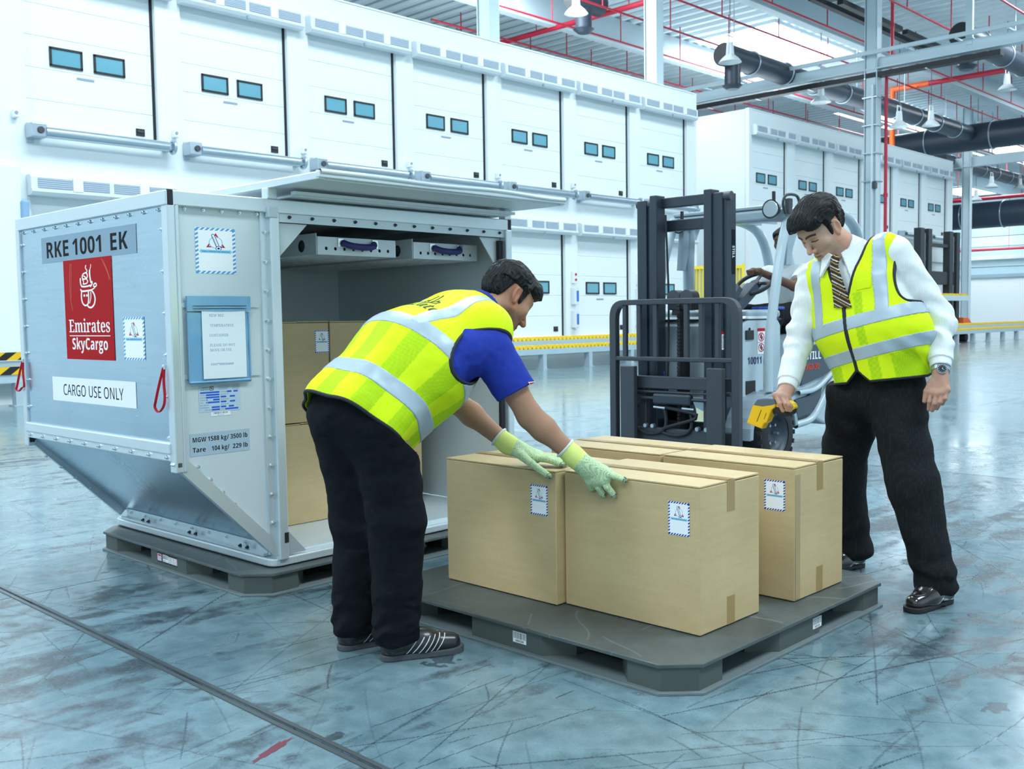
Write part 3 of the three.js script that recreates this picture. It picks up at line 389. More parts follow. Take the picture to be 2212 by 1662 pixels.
// ------------------------------------------------------------------ pallets
const PH = 0.103;
M.palletSide = mat([0.075, 0.092, 0.085], 0.55);
{
  const scr = dataTex(512, (() => { const R = rng(21), S = []; for (let k = 0; k < 90; k++) S.push([R(), R(), R() * 3.14, 0.03 + R() * R() * 0.3, R()]); return (u, v) => { let b = 0.325 + 0.05 * fbm(u * 9, v * 9, 1, 4) + 0.03 * fbm(u * 60, v * 60, 4, 2); for (const [x, y, a, l, k] of S) { const dx = u - x, dy = v - y, t = dx * Math.cos(a) + dy * Math.sin(a), n = Math.abs(-dx * Math.sin(a) + dy * Math.cos(a) + 0.02 * Math.sin(t * 20)); if (Math.abs(t) < l / 2 && n < 0.0022) b += 0.16 * k; } return [b * 0.97, b * 1.06, b * 1.06]; }; })());
  M.palletTop = mat([1, 1, 1], 0.42, 0, { map: scr });
}
function pallet(label, x0, z1, w, d, tags) {
  const t = thing('plastic_pallet', label, 'pallet', [x0, 0, z1]); // x0,z1: front left corner, pallet extends +x and -z
  const oct = (x0, z0, x1, z1, c) => [[x0 + c, z0], [x1 - c, z0], [x1, z0 + c], [x1, z1 - c], [x1 - c, z1], [x0 + c, z1], [x0, z1 - c], [x0, z0 + c]];
  const slab = (p, y, h, b) => extrude(p.map(([x, z]) => [x, z]), h, b).rotateX(-Math.PI / 2).translate(0, y, 0);
  const top = part('deck', boxUV(slab(oct(0.006, 0.006, w - 0.006, d - 0.006, 0.10), PH - 0.014, 0.008, 0.003), 0.6), M.palletTop, t, 'scuffed dark grey deck');
  const hole = (x0, z0, x1, z1) => { const p = new THREE.Path(); const q = oct(x0, z0, x1, z1, 0.03); p.moveTo(...q[0]); for (let i = 1; i < 8; i++) p.lineTo(...q[i]); p.closePath(); return p; };
  const sk = 0.17, hw = (w - 3 * sk) / 2, hd = (d - 3 * sk) / 2, holes = [];
  for (const i of [0, 1]) for (const j of [0, 1]) holes.push(hole(sk + i * (hw + sk), sk + j * (hd + sk), sk + i * (hw + sk) + hw, sk + j * (hd + sk) + hd));
  part('skid_frame', extrude(oct(0, 0, w, d, 0.10), 0.006, 0.002, holes).rotateX(-Math.PI / 2).translate(0, 0.002, 0), mat([0.15, 0.19, 0.20], 0.6), t, 'worn grey bottom skid frame');
  const bw = 0.30, mid = [0.52, 0.52];
  const blk = (cx, cz, sx, sz, c) => part('block', slab(oct(cx - sx / 2, cz - sz / 2, cx + sx / 2, cz + sz / 2, c), 0.01, PH - 0.026, 0.003), M.palletSide, t);
  for (const [i, x] of [0.17, w / 2, w - 0.17].entries()) for (const [j, z] of [0.17, d / 2, d - 0.17].entries()) blk(x, z, i === 1 ? 0.46 : 0.30, j === 1 ? 0.52 : 0.30, i === 1 && j === 1 ? 0.04 : 0.085);
  for (const [tex, side, a, wd, ht] of tags) { const m = part('barcode_tag', decal(wd, ht), sheet(tex), t, 'white printed tag'); if (side === 'left') { m.position.set(0.0165, 0.052, -a); m.rotation.y = -Math.PI / 2; } else { m.position.set(a, 0.052, -0.0165); } }
  return t;
}
pallet('dark grey pallet under the aluminium container', 2.277, -3.772, 1.50, 1.58, [[ART.palletTags, 'left', 0.80, 0.2, 0.05], [ART.palletTags, 'front', 0.82, 0.2, 0.05]]);
pallet('dark grey pallet carrying four cartons between the two men', 2.54, -1.742, 1.50, 1.58, [[ART.barcode, 'left', 0.72, 0.066, 0.04], [ART.barcode, 'front', 0.88, 0.066, 0.04]]);

// ------------------------------------------------------------------ cartons
{
  const t = dataTex(1024, (u, v) => { const g = 0.02 * fbm(u * 6, v * 40, 2, 4) + 0.022 * fbm(u * 120, v * 240, 9, 2) + 0.03 * fbm(u * 4, v * 4, 5, 3); return [0.785 + g, 0.69 + g, 0.515 + g]; });
  t.repeat.set(1.6, 1.6); M.kraft = mat([1, 1, 1], 0.62, 0, { map: t }); M.kraftEdge = mat([0.30, 0.21, 0.11], 0.8); M.tape = phys([0.55, 0.38, 0.16], 0.25, 0, { transparent: true, opacity: 0.55 });
}
function carton(label, x0, z1, y0, w, d, h, opt = {}) {
  // x0, z1: front-left corner on what it stands on; w along X, d along -Z
  const t = thing('carton', label, 'carton', [x0, y0, z1], opt.turn ?? 0, opt.group);
  const r = 0.004;
  part('body', boxUV(rbx(w, h - 0.008, d, r, w / 2, (h - 0.008) / 2, -d / 2)), M.kraft, t);
  const alongZ = d > w, half = (alongZ ? w : d) / 2, k = opt.seed ?? 1;
  // the two closing flaps with the seam between them
  for (const s of [-1, 1]) { const fw = half - 0.0025; const g = alongZ ? bx(fw, 0.005, d - 0.002, w / 2 + s * (half / 2 + 0.001), h - 0.0035, -d / 2) : bx(w - 0.002, 0.005, fw, w / 2, h - 0.0035, -d / 2 + s * (half / 2 + 0.001)); const m = part('top_flap', boxUV(g), M.kraft, t); m.rotation.set(0, 0, 0); if (alongZ) { m.position.y = s > 0 && k % 2 ? 0.002 : 0; } }
  if (opt.tape) {
    const tw = 0.05;
    for (const g of alongZ ? [bx(tw, 0.0008, d, w / 2, h + 0.0025, -d / 2), bx(tw, 0.11, 0.0008, w / 2, h - 0.055, 0.0008), bx(tw, 0.10, 0.0008, w / 2, 0.052, 0.0008)] : [bx(w, 0.0008, tw, w / 2, h + 0.001, -d / 2), bx(0.0008, 0.1, tw, w + 0.0008, h - 0.05, -d / 2)]) part('packing_tape', g, M.tape, t, 'brown packing tape');
  }
  for (const [side, a, y] of opt.sticker ?? []) {
    const s = part('label_sticker', decal(0.088, 0.117), sheet(ART.sticker), t, 'white label with blue dashed border and a thermometer');
    if (side === 'left') { s.position.set(-0.0012, y, -a); s.rotation.y = -Math.PI / 2; } else s.position.set(a, y, 0.0012);
  }
  if (opt.flute) part('corner_seam', boxUV(bx(0.034, h - 0.04, 0.004, 0.019, h / 2 - 0.01, 0.0015)), mat([0.42, 0.31, 0.17], 0.7), t, 'crimped glued corner seam');
  return t;
}
const CH = 0.515;
carton('carton at the pallet corner touched by the spread gloved hand', 2.860, -1.899, PH, 0.386, 0.606, CH, { tape: true, sticker: [['left', 0.085, 0.395]], seed: 1 });
carton('carton under the flat gloved hand, nearest the bending worker', 2.818, -2.513, PH, 0.386, 0.612, CH, { tape: true, sticker: [['left', 0.085, 0.395]], seed: 2 });
carton('carton with a crimped corner seam beside the standing man', 3.448, -1.866, PH, 0.392, 0.606, CH, { tape: true, flute: true, sticker: [['left', 0.085, 0.40]], seed: 3 });
carton('rear carton on the pallet, partly hidden by the worker\'s forearm', 3.440, -2.482, PH, 0.392, 0.61, CH, { tape: true, sticker: [['left', 0.10, 0.40]], seed: 4 });

// ------------------------------------------------------------------ air cargo container
{
  const H = 1.626, D = 1.534, W = 1.562, OV = 0.445, S = 0.5224;
  const t = thing('cargo_container', 'aluminium air cargo container with a slanted lower side and its door swung up', 'container', [2.418, PH + 0.002, -3.838], 0.0155);
  const R = rng(9);
  const brushed = dataTex(512, (u, v) => { const g = 0.02 * fbm(u * 4, v * 90, 3, 3) + 0.025 * fbm(u * 3, v * 3, 8, 2); return [0.78 + g, 0.84 + g, 0.88 + g]; });
  const brRough = dataTex(256, (u, v) => 0.25 + 0.05 * fbm(u * 3, v * 3, 12, 2) + 0.03 * fbm(u * 6, v * 120, 14, 2), false);
  M.alu = mat([0.80, 0.86, 0.91], 1, 0.92, { map: brushed, roughnessMap: brRough });
  M.aluDull = mat([0.66, 0.74, 0.78], 0.45, 0.3); M.aluFrame = mat([0.66, 0.74, 0.78], 0.3, 0.55); M.liner = M.aluDull; M.bolt = mat([0.75, 0.8, 0.84], 0.25, 0.9); M.trayM = M.aluDull;
  const X = (x) => x;
  // base
  const bp = (c) => { const s = new THREE.Shape(), r = 0.05; s.moveTo(-c + r, -c); s.lineTo(W + c - r, -c); s.quadraticCurveTo(W + c, -c, W + c, -c + r); s.lineTo(W + c, D + c - r); s.quadraticCurveTo(W + c, D + c, W + c - r, D + c); s.lineTo(-c + r, D + c); s.quadraticCurveTo(-c, D + c, -c, D + c - r); s.lineTo(-c, -c + r); s.quadraticCurveTo(-c, -c, -c + r, -c); return s; };
  const slab = (c, y, h, b) => new THREE.ExtrudeGeometry(bp(c), { depth: h, bevelEnabled: true, bevelSize: b, bevelThickness: b, bevelSegments: 3, curveSegments: 6 }).rotateX(-Math.PI / 2).translate(0, y, 0);
  const baseM = mat([0.70, 0.78, 0.82], 0.3, 0.5);
  part('base_edge', slab(-0.008, 0.008, 0.022, 0.008), baseM, t, 'bright aluminium base edge');
  part('base_step', slab(-0.045, 0.036, 0.008, 0.004), baseM, t);
  part('floor_sheet', bx(W - 0.12, 0.006, D - 0.1, W / 2, 0.051, -D / 2), mat([0.66, 0.75, 0.80], 0.35, 0.3), t, 'scuffed aluminium floor');
  // panels
  const y1 = H - 0.055;
  part('side_panel', boxUV(bx(0.006, y1 - S, D - 0.05, -OV + 0.012, (y1 + S) / 2, -D / 2)), M.alu, t, 'large reflective aluminium side panel');
  const slant = (x0, ya, x1, yb, z0, z1, th) => { const a = V(x0, ya, 0), b = V(x1, yb, 0), L = a.distanceTo(b); return bx(th, L, z0 - z1, 0, 0, (z0 + z1) / 2).applyMatrix4(new THREE.Matrix4().makeRotationZ(Math.atan2(b.y - a.y, b.x - a.x) - Math.PI / 2)).translate((x0 + x1) / 2, (ya + yb) / 2, 0); };
  part('slant_panel', boxUV(slant(-OV + 0.02, S, 0.065, 0.075, -0.02, -D + 0.02, 0.006)), M.alu, t, 'slanted lower aluminium panel');
  part('front_panel', extrude([[-OV + 0.02, S], [0.055, 0.075], [0.06, y1], [-OV + 0.02, y1]], 0.005).translate(0, 0, -0.028), M.aluDull, t, 'pale grey fixed front panel');
  part('back_panel', extrude([[-OV + 0.02, S], [0.055, 0.075], [W - 0.02, 0.055], [W - 0.02, y1], [-OV + 0.02, y1]], 0.01).translate(0, 0, -D + 0.025), M.liner, t);
  part('right_panel', bx(0.01, y1 - 0.05, D - 0.05, W - 0.025, (y1 + 0.05) / 2, -D / 2), M.liner, t);
  part('roof_panel', bx(W + OV - 0.02, 0.01, D - 0.02, (W - OV) / 2, H - 0.012, -D / 2), M.aluDull, t);
  part('liner_panel', bx(0.01, y1 - 0.1, D - 0.1, 0.075, (y1 + 0.1) / 2, -D / 2), M.liner, t);
  // frame
  const fr = M.aluFrame;
  part('top_rail', rbx(W + OV + 0.01, 0.062, 0.05, 0.006, (W - OV) / 2, H - 0.031, -0.02), fr, t); part('top_rail', rbx(W + OV, 0.062, 0.05, 0.006, (W - OV) / 2, H - 0.031, -D + 0.02), fr, t);
  part('top_rail', rbx(0.05, 0.062, D - 0.07, 0.006, -OV + 0.02, H - 0.031, -D / 2), fr, t); part('top_rail', rbx(0.05, 0.062, D - 0.07, 0.006, W - 0.02, H - 0.031, -D / 2), fr, t);
  part('corner_post', [rbx(0.036, y1 - S + 0.05, 0.05, 0.006, -OV + 0.018, (y1 + S) / 2 - 0.02, -0.02), rbx(0.018, y1 - S + 0.05, 0.036, 0.006, -OV + 0.045, (y1 + S) / 2 - 0.02, -0.014)], fr, t); part('corner_post', rbx(0.045, y1 - S + 0.05, 0.045, 0.006, -OV + 0.02, (y1 + S) / 2 - 0.02, -D + 0.02), fr, t);
  part('door_post', [rbx(0.05, y1 - 0.03, 0.055, 0.008, 0.055, (y1 + 0.03) / 2, -0.012), bx(0.035, y1 - 0.06, 0.012, 0.014, (y1 + 0.06) / 2, -0.018)], fr, t);
  part('door_post', [rbx(0.045, y1 - 0.03, 0.055, 0.008, W - 0.02, (y1 + 0.03) / 2, -0.012)], fr, t); part('door_seal', bx(0.026, y1 - 0.12, 0.02, W - 0.062, (y1 + 0.0) / 2, -0.02), M.rubber, t, 'black rubber door seal');
  part('lower_rail', [rbx(0.034, 0.05, D - 0.06, 0.008, -OV + 0.008, S + 0.055, -D / 2), rbx(0.03, 0.035, D - 0.06, 0.006, -OV + 0.012, S + 0.018, -D / 2)], mat([0.68, 0.76, 0.80], 0.28, 0.5), t);
  part('slant_rail', slant(-OV + 0.012, S + 0.01, 0.04, 0.065, -0.002, -0.032, 0.055), fr, t); part('slant_rail', slant(-OV + 0.012, S + 0.01, 0.04, 0.065, -D + 0.035, -D + 0.01, 0.045), fr, t);
  part('foot_rail', [bx(0.012, 0.04, D - 0.16, 0.045, 0.07, -D / 2), bx(0.05, 0.012, D - 0.16, 0.03, 0.046, -D / 2)], fr, t);
  part('header', bx(W - 0.11, 0.046, 0.014, W / 2 + 0.02, y1 - 0.02, -0.008), mat([0.60, 0.70, 0.75], 0.35, 0.3), t);
  for (const [x, z] of [[-OV + 0.012, -0.012], [W - 0.006, -0.012]]) part('corner_cap', rbx(0.03, 0.066, 0.045, 0.006, x + (x < 0 ? 0.004 : 0.0), H - 0.03, z - 0.004), M.rubber, t, 'black plastic corner cap');
  part('corner_cap', rbx(0.05, 0.05, 0.03, 0.006, 0.045, y1 - 0.005, 0.004), mat([0.55, 0.66, 0.72], 0.4), t);
  part('corner_cap', rbx(0.03, 0.03, 0.05, 0.006, -OV + 0.018, S - 0.012, -0.02), M.rubber, t, 'black plastic foot cap'); part('corner_cap', rbx(0.03, 0.03, 0.05, 0.006, -OV + 0.018, S - 0.012, -D + 0.02), M.rubber, t, 'black plastic foot cap');
  part('gusset', extrude([[0.082, y1 - 0.045], [0.25, y1 - 0.045], [0.082, y1 - 0.21]], 0.006).translate(0, 0, -0.03), M.aluDull, t); part('gusset', extrude([[W - 0.045, y1 - 0.045], [W - 0.20, y1 - 0.045], [W - 0.045, y1 - 0.24]], 0.006).translate(0, 0, -0.04), M.aluDull, t);
  part('foot_gusset', extrude([[0.03, 0.05], [0.03, 0.16], [0.13, 0.05]], 0.01).translate(0.05, 0, -0.01), fr, t);
  part('lock_slot', bx(0.02, 0.045, 0.004, 0.066, 0.13, 0.016), M.black, t);
  // bolts
  const bolt = mergeGeometries([new THREE.CylinderGeometry(0.0075, 0.0085, 0.007, 8), new THREE.CylinderGeometry(0.004, 0.004, 0.014, 6).translate(0, 0.004, 0)]);
  const put = (x, y, z, ax, m = M.bolt) => { const b = part('bolt', bolt, m, t); b.position.set(x, y, z); if (ax === 'x') b.rotation.z = Math.PI / 2; else if (ax === 'z') b.rotation.x = Math.PI / 2; };
  for (let i = 0; i < 12; i++) put(-OV + 0.006, y1 - 0.02, -0.08 - i * 0.125, 'x');
  for (let i = 0; i < 8; i++) put(-OV + 0.006, y1 - 0.08 - i * 0.135, -D + 0.055, 'x');
  for (let i = 0; i < 6; i++) put(-OV + 0.006, y1 - 0.1 - i * 0.17, -0.055, 'x');
  for (let i = 0; i < 10; i++) put(-OV - 0.006, S + 0.018, -0.06 - i * 0.155, 'x');
  for (let i = 0; i < 5; i++) put(-OV + 0.09 + i * 0.085, y1 - 0.015, -0.02, 'z');
  for (let i = 0; i < 11; i++) put(0.014, y1 - 0.09 - i * 0.128, -0.008, 'z');
  for (let i = 0; i < 8; i++) { const f = i / 7; put(lerp(-OV + 0.055, 0.0, f), lerp(S + 0.03, 0.125, f), -0.018, 'z'); }
  for (let i = 0; i < 7; i++) { const f = i / 6; put(lerp(-OV + 0.03, 0.02, f) - 0.012, lerp(S - 0.03, 0.10, f) - 0.012, -D + 0.03, 'x'); }
  for (let i = 0; i < 12; i++) put(0.14 + i * 0.122, y1 - 0.02, 0.002, 'z', M.darkgrey);
  for (let i = 0; i < 9; i++) put(0.037, 0.075, -0.12 - i * 0.16, 'x'); for (const z of [0.3, 0.36, 0.78, 0.84, 1.24, 1.3]) put(0.02, 0.058, -D + z, 'x', M.darkgrey);
  // perforated cold trays under the roof
  const tray = (xa, w) => {
    const g = new THREE.Group(); g.name = 'cold_tray'; g.userData.label = 'perforated white tray under the container roof'; t.add(g); g.position.set(xa, y1 - 0.165, -0.16);
    const d = D - 0.24, holes = []; for (let j = 0; j < 9; j++) for (let i = 0; i < 6; i++) { const x = 0.05 + i * (w - 0.1) / 5 + (j % 2 ? 0.035 : 0); if (x < w - 0.03) holes.push(round(x, 0.07 + j * (d - 0.14) / 8, 0.021)); }
    part('perforated_base', extrude([[0, 0], [w, 0], [w, d], [0, d]], 0.004, 0, holes).rotateX(-Math.PI / 2), M.trayM, g);
    const fh = []; for (let i = 0; i < 8; i++) fh.push(round(0.05 + i * (w - 0.1) / 7, 0.030, 0.0085));
    part('tray_front', extrude([[0, 0], [w, 0], [w, 0.085], [0, 0.085]], 0.006, 0, fh), M.trayM, g);
    part('tray_inside', bx(w - 0.02, 0.05, d - 0.02, w / 2, 0.05, -d / 2 - 0.012), M.darkgrey, g, 'dark insulation inside the tray');
    const sh = [round(-0.12, 0.045, 0.03), round(-0.32, 0.045, 0.03)];
    part('tray_side', extrude([[0, 0], [-d, 0], [-d, 0.1], [0, 0.1]], 0.005, 0, sh).rotateY(-Math.PI / 2), M.trayM, g);
    part('tray_handle', tube([V(w * 0.3, 0.06, 0.012), V(w * 0.36, 0.045, 0.04), V(w * 0.5, 0.04, 0.048), V(w * 0.64, 0.045, 0.04), V(w * 0.7, 0.06, 0.012)], 0.016, 20, 8), mat([0.025, 0.03, 0.16], 0.5), g, 'dark blue strap handle');
    for (const x of [w * 0.28, w * 0.72]) part('handle_plate', rbx(0.035, 0.045, 0.006, 0.002, x, 0.06, 0.009), M.bolt, g);
  };
  tray(0.40, 0.48); tray(1.0, 0.46);
  // raised door
  const dm = M.aluFrame, un = M.aluDull;
  const rd = new THREE.Group(); rd.name = 'raised_door'; rd.userData.label = 'door panel swung up over the container roof'; t.add(rd); rd.position.set(0.03, H + 0.045, 0.385);
  part('door_sheet', bx(W - 0.06, 0.008, 0.86, (W - 0.06) / 2 + 0.02, 0.004, -0.45), un, rd, 'grey underside of the raised door');
  const wav = (z, y) => { const n = 24, pts = []; for (let i = 0; i <= n; i++) pts.push(V(i / n * (W - 0.02), y + 0.006 * Math.sin(i * 0.5) * (i / n), z)); return pts; };
  part('door_frame', [rbx(0.03, 0.034, 0.93, 0.006, 0.012, 0.016, -0.47), rbx(0.03, 0.034, 0.93, 0.006, W - 0.03, 0.016, -0.47), rbx(W - 0.02, 0.034, 0.03, 0.006, W / 2 - 0.01, 0.016, -0.93), rbx(W - 0.01, 0.03, 0.03, 0.006, W / 2 - 0.01, 0.02, -0.012), tube(wav(0.0, 0.03), 0.012, 48, 6)], dm, rd);
  part('hinge_leaf', [bx(W - 0.2, 0.01, 0.2, W / 2, -0.03, -0.42), bx(W - 0.16, 0.014, 0.03, W / 2, -0.022, -0.31)], un, rd); part('latch', [rbx(0.05, 0.03, 0.03, 0.006, 0.05, 0.02, -0.03), bx(0.07, 0.006, 0.012, 0.04, 0.036, -0.03)], M.bolt, rd);
  part('hinge_block', [rbx(0.05, 0.05, 0.05, 0.006, 0.02, -0.022, -0.40), rbx(0.05, 0.05, 0.05, 0.006, W - 0.05, -0.022, -0.40)], dm, rd);
  // stickers and papers
  const onSide = (name, tex, za, zb, ya, yb, lab, rough) => { const m = part(name, decal(zb - za, yb - ya), sheet(tex, rough), t, lab); m.rotation.y = -Math.PI / 2; m.position.set(-OV + 0.0075, (ya + yb) / 2, (za + zb) / 2); return m; };
  onSide('registration_plate', ART.reg, -1.245, -0.275, 1.388, 1.512, 'grey plate reading RKE 1001 EK');
  onSide('logo_panel', ART.logo, -1.005, -0.512, 0.930, 1.390, 'red panel with white emblem and lettering').position.x -= 0.0004;
  onSide('temperature_sticker', ART.stickerPale, -0.425, -0.235, 0.935, 1.120, 'white thermometer sticker with pale blue dashes'); onSide('use_notice', ART.cargoOnly, -1.185, -0.33, 0.727, 0.842, 'white notice reading CARGO USE ONLY');
  const onFront = (name, tex, xa, xb, ya, yb, lab) => { const m = part(name, decal(xb - xa, yb - ya), sheet(tex), t, lab); m.position.set((xa + xb) / 2, (ya + yb) / 2, -0.0218); return m; };
  onFront('temperature_sticker', ART.stickerPale, -0.310, -0.122, 1.296, 1.486, 'white thermometer sticker with pale blue dashes'); onFront('weight_plate', ART.weights, -0.366, -0.083, 0.536, 0.630, 'plate reading MGW 1588 kg and tare weight'); onFront('data_plate', ART.dataplate, -0.317, -0.122, 0.716, 0.828, 'printed data plate with blue fields'); onFront('barcode_sticker', ART.smallBar, -0.265, -0.172, 0.697, 0.715, 'small white barcode sticker');
  // document pouch on two straps
  const po = new THREE.Group(); po.name = 'document_pouch'; po.userData.label = 'blue plastic pouch holding a printed notice'; t.add(po); po.position.set(-0.366, 0.834, -0.014);
  part('pouch_strap', bx(0.40, 0.02, 0.003, 0.145, 0.33, -0.004), fr, po); part('pouch_strap', bx(0.40, 0.02, 0.003, 0.145, 0.035, -0.004), fr, po);
  const bl = phys([0.18, 0.40, 0.60], 0.25, 0, { clearcoat: 0.6 });
  const wob = (g, s) => { const p = g.attributes.position; for (let i = 0; i < p.count; i++) p.setZ(i, p.getZ(i) + 0.004 * fbm(p.getX(i) * 14 + s, p.getY(i) * 14, s, 3)); g.computeVertexNormals(); return g; };
  part('pouch_back', wob(new THREE.BoxGeometry(0.29, 0.30, 0.006, 16, 16, 1).translate(0.145, 0.15, 0.004), 1), bl, po); part('pouch_flap', wob(new THREE.BoxGeometry(0.296, 0.062, 0.012, 16, 4, 1).translate(0.147, 0.336, 0.008), 3), bl, po); part('flap_seam', [bx(0.25, 0.0018, 0.002, 0.147, 0.327, 0.0165), bx(0.25, 0.0018, 0.002, 0.147, 0.316, 0.0165)], M.joint, po);
  part('notice_sheet', decal(0.205, 0.285).translate(0.165, 0.165, 0.0125), sheet(ART.letter), po, 'printed white notice'); part('pouch_rim', [cyl(V(0, 0.01, 0.008), V(0.29, 0.01, 0.008), 0.005), cyl(V(0.002, 0.01, 0.008), V(0.002, 0.3, 0.008), 0.004), cyl(V(0.288, 0.01, 0.008), V(0.288, 0.3, 0.008), 0.004)], bl, po);
  // red pull straps hanging in loops
  const strap = (z, L, out) => { const g = new THREE.Group(); g.name = 'pull_strap'; g.userData.label = 'red webbing pull strap hanging in a loop'; t.add(g); g.position.set(-OV - 0.006, 0.912, z);
    const c = new THREE.CatmullRomCurve3([V(0, 0, 0), V(-0.012, -0.06, out * 0.25), V(-0.02, -0.14, out * 0.75), V(-0.018, -L + 0.02, out), V(-0.014, -L, out * 0.6), V(-0.006, -L + 0.02, out * 0.1), V(-0.002, -0.13, out * -0.1), V(0.0, -0.06, -0.002), V(0, -0.005, 0.004)]);
    const n = 50, pos = [], idx = [], w = 0.011, th = 0.0014; for (let i = 0; i <= n; i++) { const p = c.getPoint(i / n), tg = c.getTangent(i / n), nx = new THREE.Vector3().crossVectors(V(1, 0, 0), tg).normalize(); const s = V(1, 0, 0).multiplyScalar(w); for (const [a, b] of [[1, 1], [1, -1], [-1, -1], [-1, 1]]) { const q = p.clone().addScaledVector(s, a * 0.5).addScaledVector(nx, b * th); pos.push(q.x, q.y, q.z); } } for (let i = 0; i < n; i++) for (let k = 0; k < 4; k++) { const a = i * 4 + k, b = i * 4 + (k + 1) % 4; idx.push(a, b, a + 4, b, b + 4, a + 4); }
    const gg = new THREE.BufferGeometry(); gg.setAttribute('position', new THREE.BufferAttribute(new Float32Array(pos), 3)); gg.setIndex(idx); const q = gg.toNonIndexed(); q.computeVertexNormals(); part('webbing', q, mat([0.6, 0.01, 0.03], 0.6), g); part('strap_clip', rbx(0.012, 0.02, 0.014, 0.002, 0.002, 0.0, 0), M.bolt, g); };
  strap(-0.058, 0.185, -0.05); strap(-D + 0.03, 0.155, -0.06);
}
// cartons inside the container
{
  const y = PH + 0.058;
  carton('lower carton just inside the container door post', 2.735, -4.345, y, 0.378, 0.58, CH, { sticker: [['front', 0.335, 0.44]], group: undefined });
  carton('upper carton just inside the container door post, label near its corner', 2.735, -4.345, y + CH + 0.004, 0.378, 0.58, CH, { sticker: [['front', 0.335, 0.41]] });
  carton('lower carton deep in the container behind the worker\'s legs', 3.122, -4.345, y, 0.612, 0.40, CH, {});
  carton('upper carton in the container behind the worker\'s back', 3.122, -4.345, y + CH + 0.004, 0.612, 0.40, CH, {});
}
// ------------------------------------------------------------------ implicit surfaces for people
const A3 = (v) => Array.isArray(v) ? v : [v.x, v.y, v.z];
const nrm = (a) => { const l = Math.hypot(...a) || 1; return [a[0] / l, a[1] / l, a[2] / l]; };
const add = (a, b, k = 1) => [a[0] + b[0] * k, a[1] + b[1] * k, a[2] + b[2] * k];
const sub = (a, b) => [a[0] - b[0], a[1] - b[1], a[2] - b[2]];
const dot = (a, b) => a[0] * b[0] + a[1] * b[1] + a[2] * b[2];
const crs = (a, b) => [a[1] * b[2] - a[2] * b[1], a[2] * b[0] - a[0] * b[2], a[0] * b[1] - a[1] * b[0]];
const mix3 = (a, b, t) => [lerp(a[0], b[0], t), lerp(a[1], b[1], t), lerp(a[2], b[2], t)];
const smin = (a, b, k) => { const h = Math.max(k - Math.abs(a - b), 0) / k; return Math.min(a, b) - h * h * k * 0.25; };
const smax = (a, b, k) => -smin(-a, -b, k);
function rc(a, b, r1, r2 = r1, ax = null, s = 1) {      // tapered capsule; s < 1 widens it along ax
  let [ax0, ay0, az0] = ax ? add(a, ax, dot(a, ax) * (s - 1)) : a; const bb = ax ? add(b, ax, dot(b, ax) * (s - 1)) : b;
  const bx0 = bb[0] - ax0, by0 = bb[1] - ay0, bz0 = bb[2] - az0, l2 = bx0 * bx0 + by0 * by0 + bz0 * bz0 || 1e-9, rr = r1 - r2, a2 = l2 - rr * rr, il2 = 1 / l2;
  return (x, y, z) => {
    if (ax) { const d = (x * ax[0] + y * ax[1] + z * ax[2]) * (s - 1); x += ax[0] * d; y += ax[1] * d; z += ax[2] * d; }
    const px = x - ax0, py = y - ay0, pz = z - az0, yy = px * bx0 + py * by0 + pz * bz0, zz = yy - l2;
    const ux = px * l2 - bx0 * yy, uy = py * l2 - by0 * yy, uz = pz * l2 - bz0 * yy, x2 = ux * ux + uy * uy + uz * uz, y2 = yy * yy * l2, z2 = zz * zz * l2, k = Math.sign(rr) * rr * rr * x2;
    if (Math.sign(zz) * a2 * z2 > k) return Math.sqrt(x2 + z2) * il2 - r2;
    if (Math.sign(yy) * a2 * y2 < k) return Math.sqrt(x2 + y2) * il2 - r1;
    return (Math.sqrt(x2 * a2 * il2) + yy * rr) * il2 - r1;
  };
}
const ball = (c, r) => (x, y, z) => Math.hypot(x - c[0], y - c[1], z - c[2]) - r;
function ell(c, r, basis) {                              // ellipsoid; basis: three unit vectors
  return (x, y, z) => { x -= c[0]; y -= c[1]; z -= c[2]; if (basis) [x, y, z] = [x * basis[0][0] + y * basis[0][1] + z * basis[0][2], x * basis[1][0] + y * basis[1][1] + z * basis[1][2], x * basis[2][0] + y * basis[2][1] + z * basis[2][2]]; const k0 = Math.hypot(x / r[0], y / r[1], z / r[2]), k1 = Math.hypot(x / r[0] ** 2, y / r[1] ** 2, z / r[2] ** 2); return k1 < 1e-9 ? -Math.min(...r) : k0 * (k0 - 1) / k1; };
}
const join = (k, ...f) => { f = f.flat(); return (x, y, z) => { let d = f[0](x, y, z); for (let i = 1; i < f.length; i++) d = smin(d, f[i](x, y, z), k); return d; }; };
const plane = (p, n) => { n = nrm(n); const o = dot(p, n); return (x, y, z) => x * n[0] + y * n[1] + z * n[2] - o; };   // positive on the side n points to
const chain = (pts, radii, ax, s) => pts.slice(1).map((p, i) => rc(pts[i], p, radii[i], radii[i + 1], ax, s));
const frame = (o, right, up, fwd) => (f) => (x, y, z) => { x -= o[0]; y -= o[1]; z -= o[2]; return f(x * right[0] + y * right[1] + z * right[2], x * up[0] + y * up[1] + z * up[2], x * fwd[0] + y * fwd[1] + z * fwd[2]); };

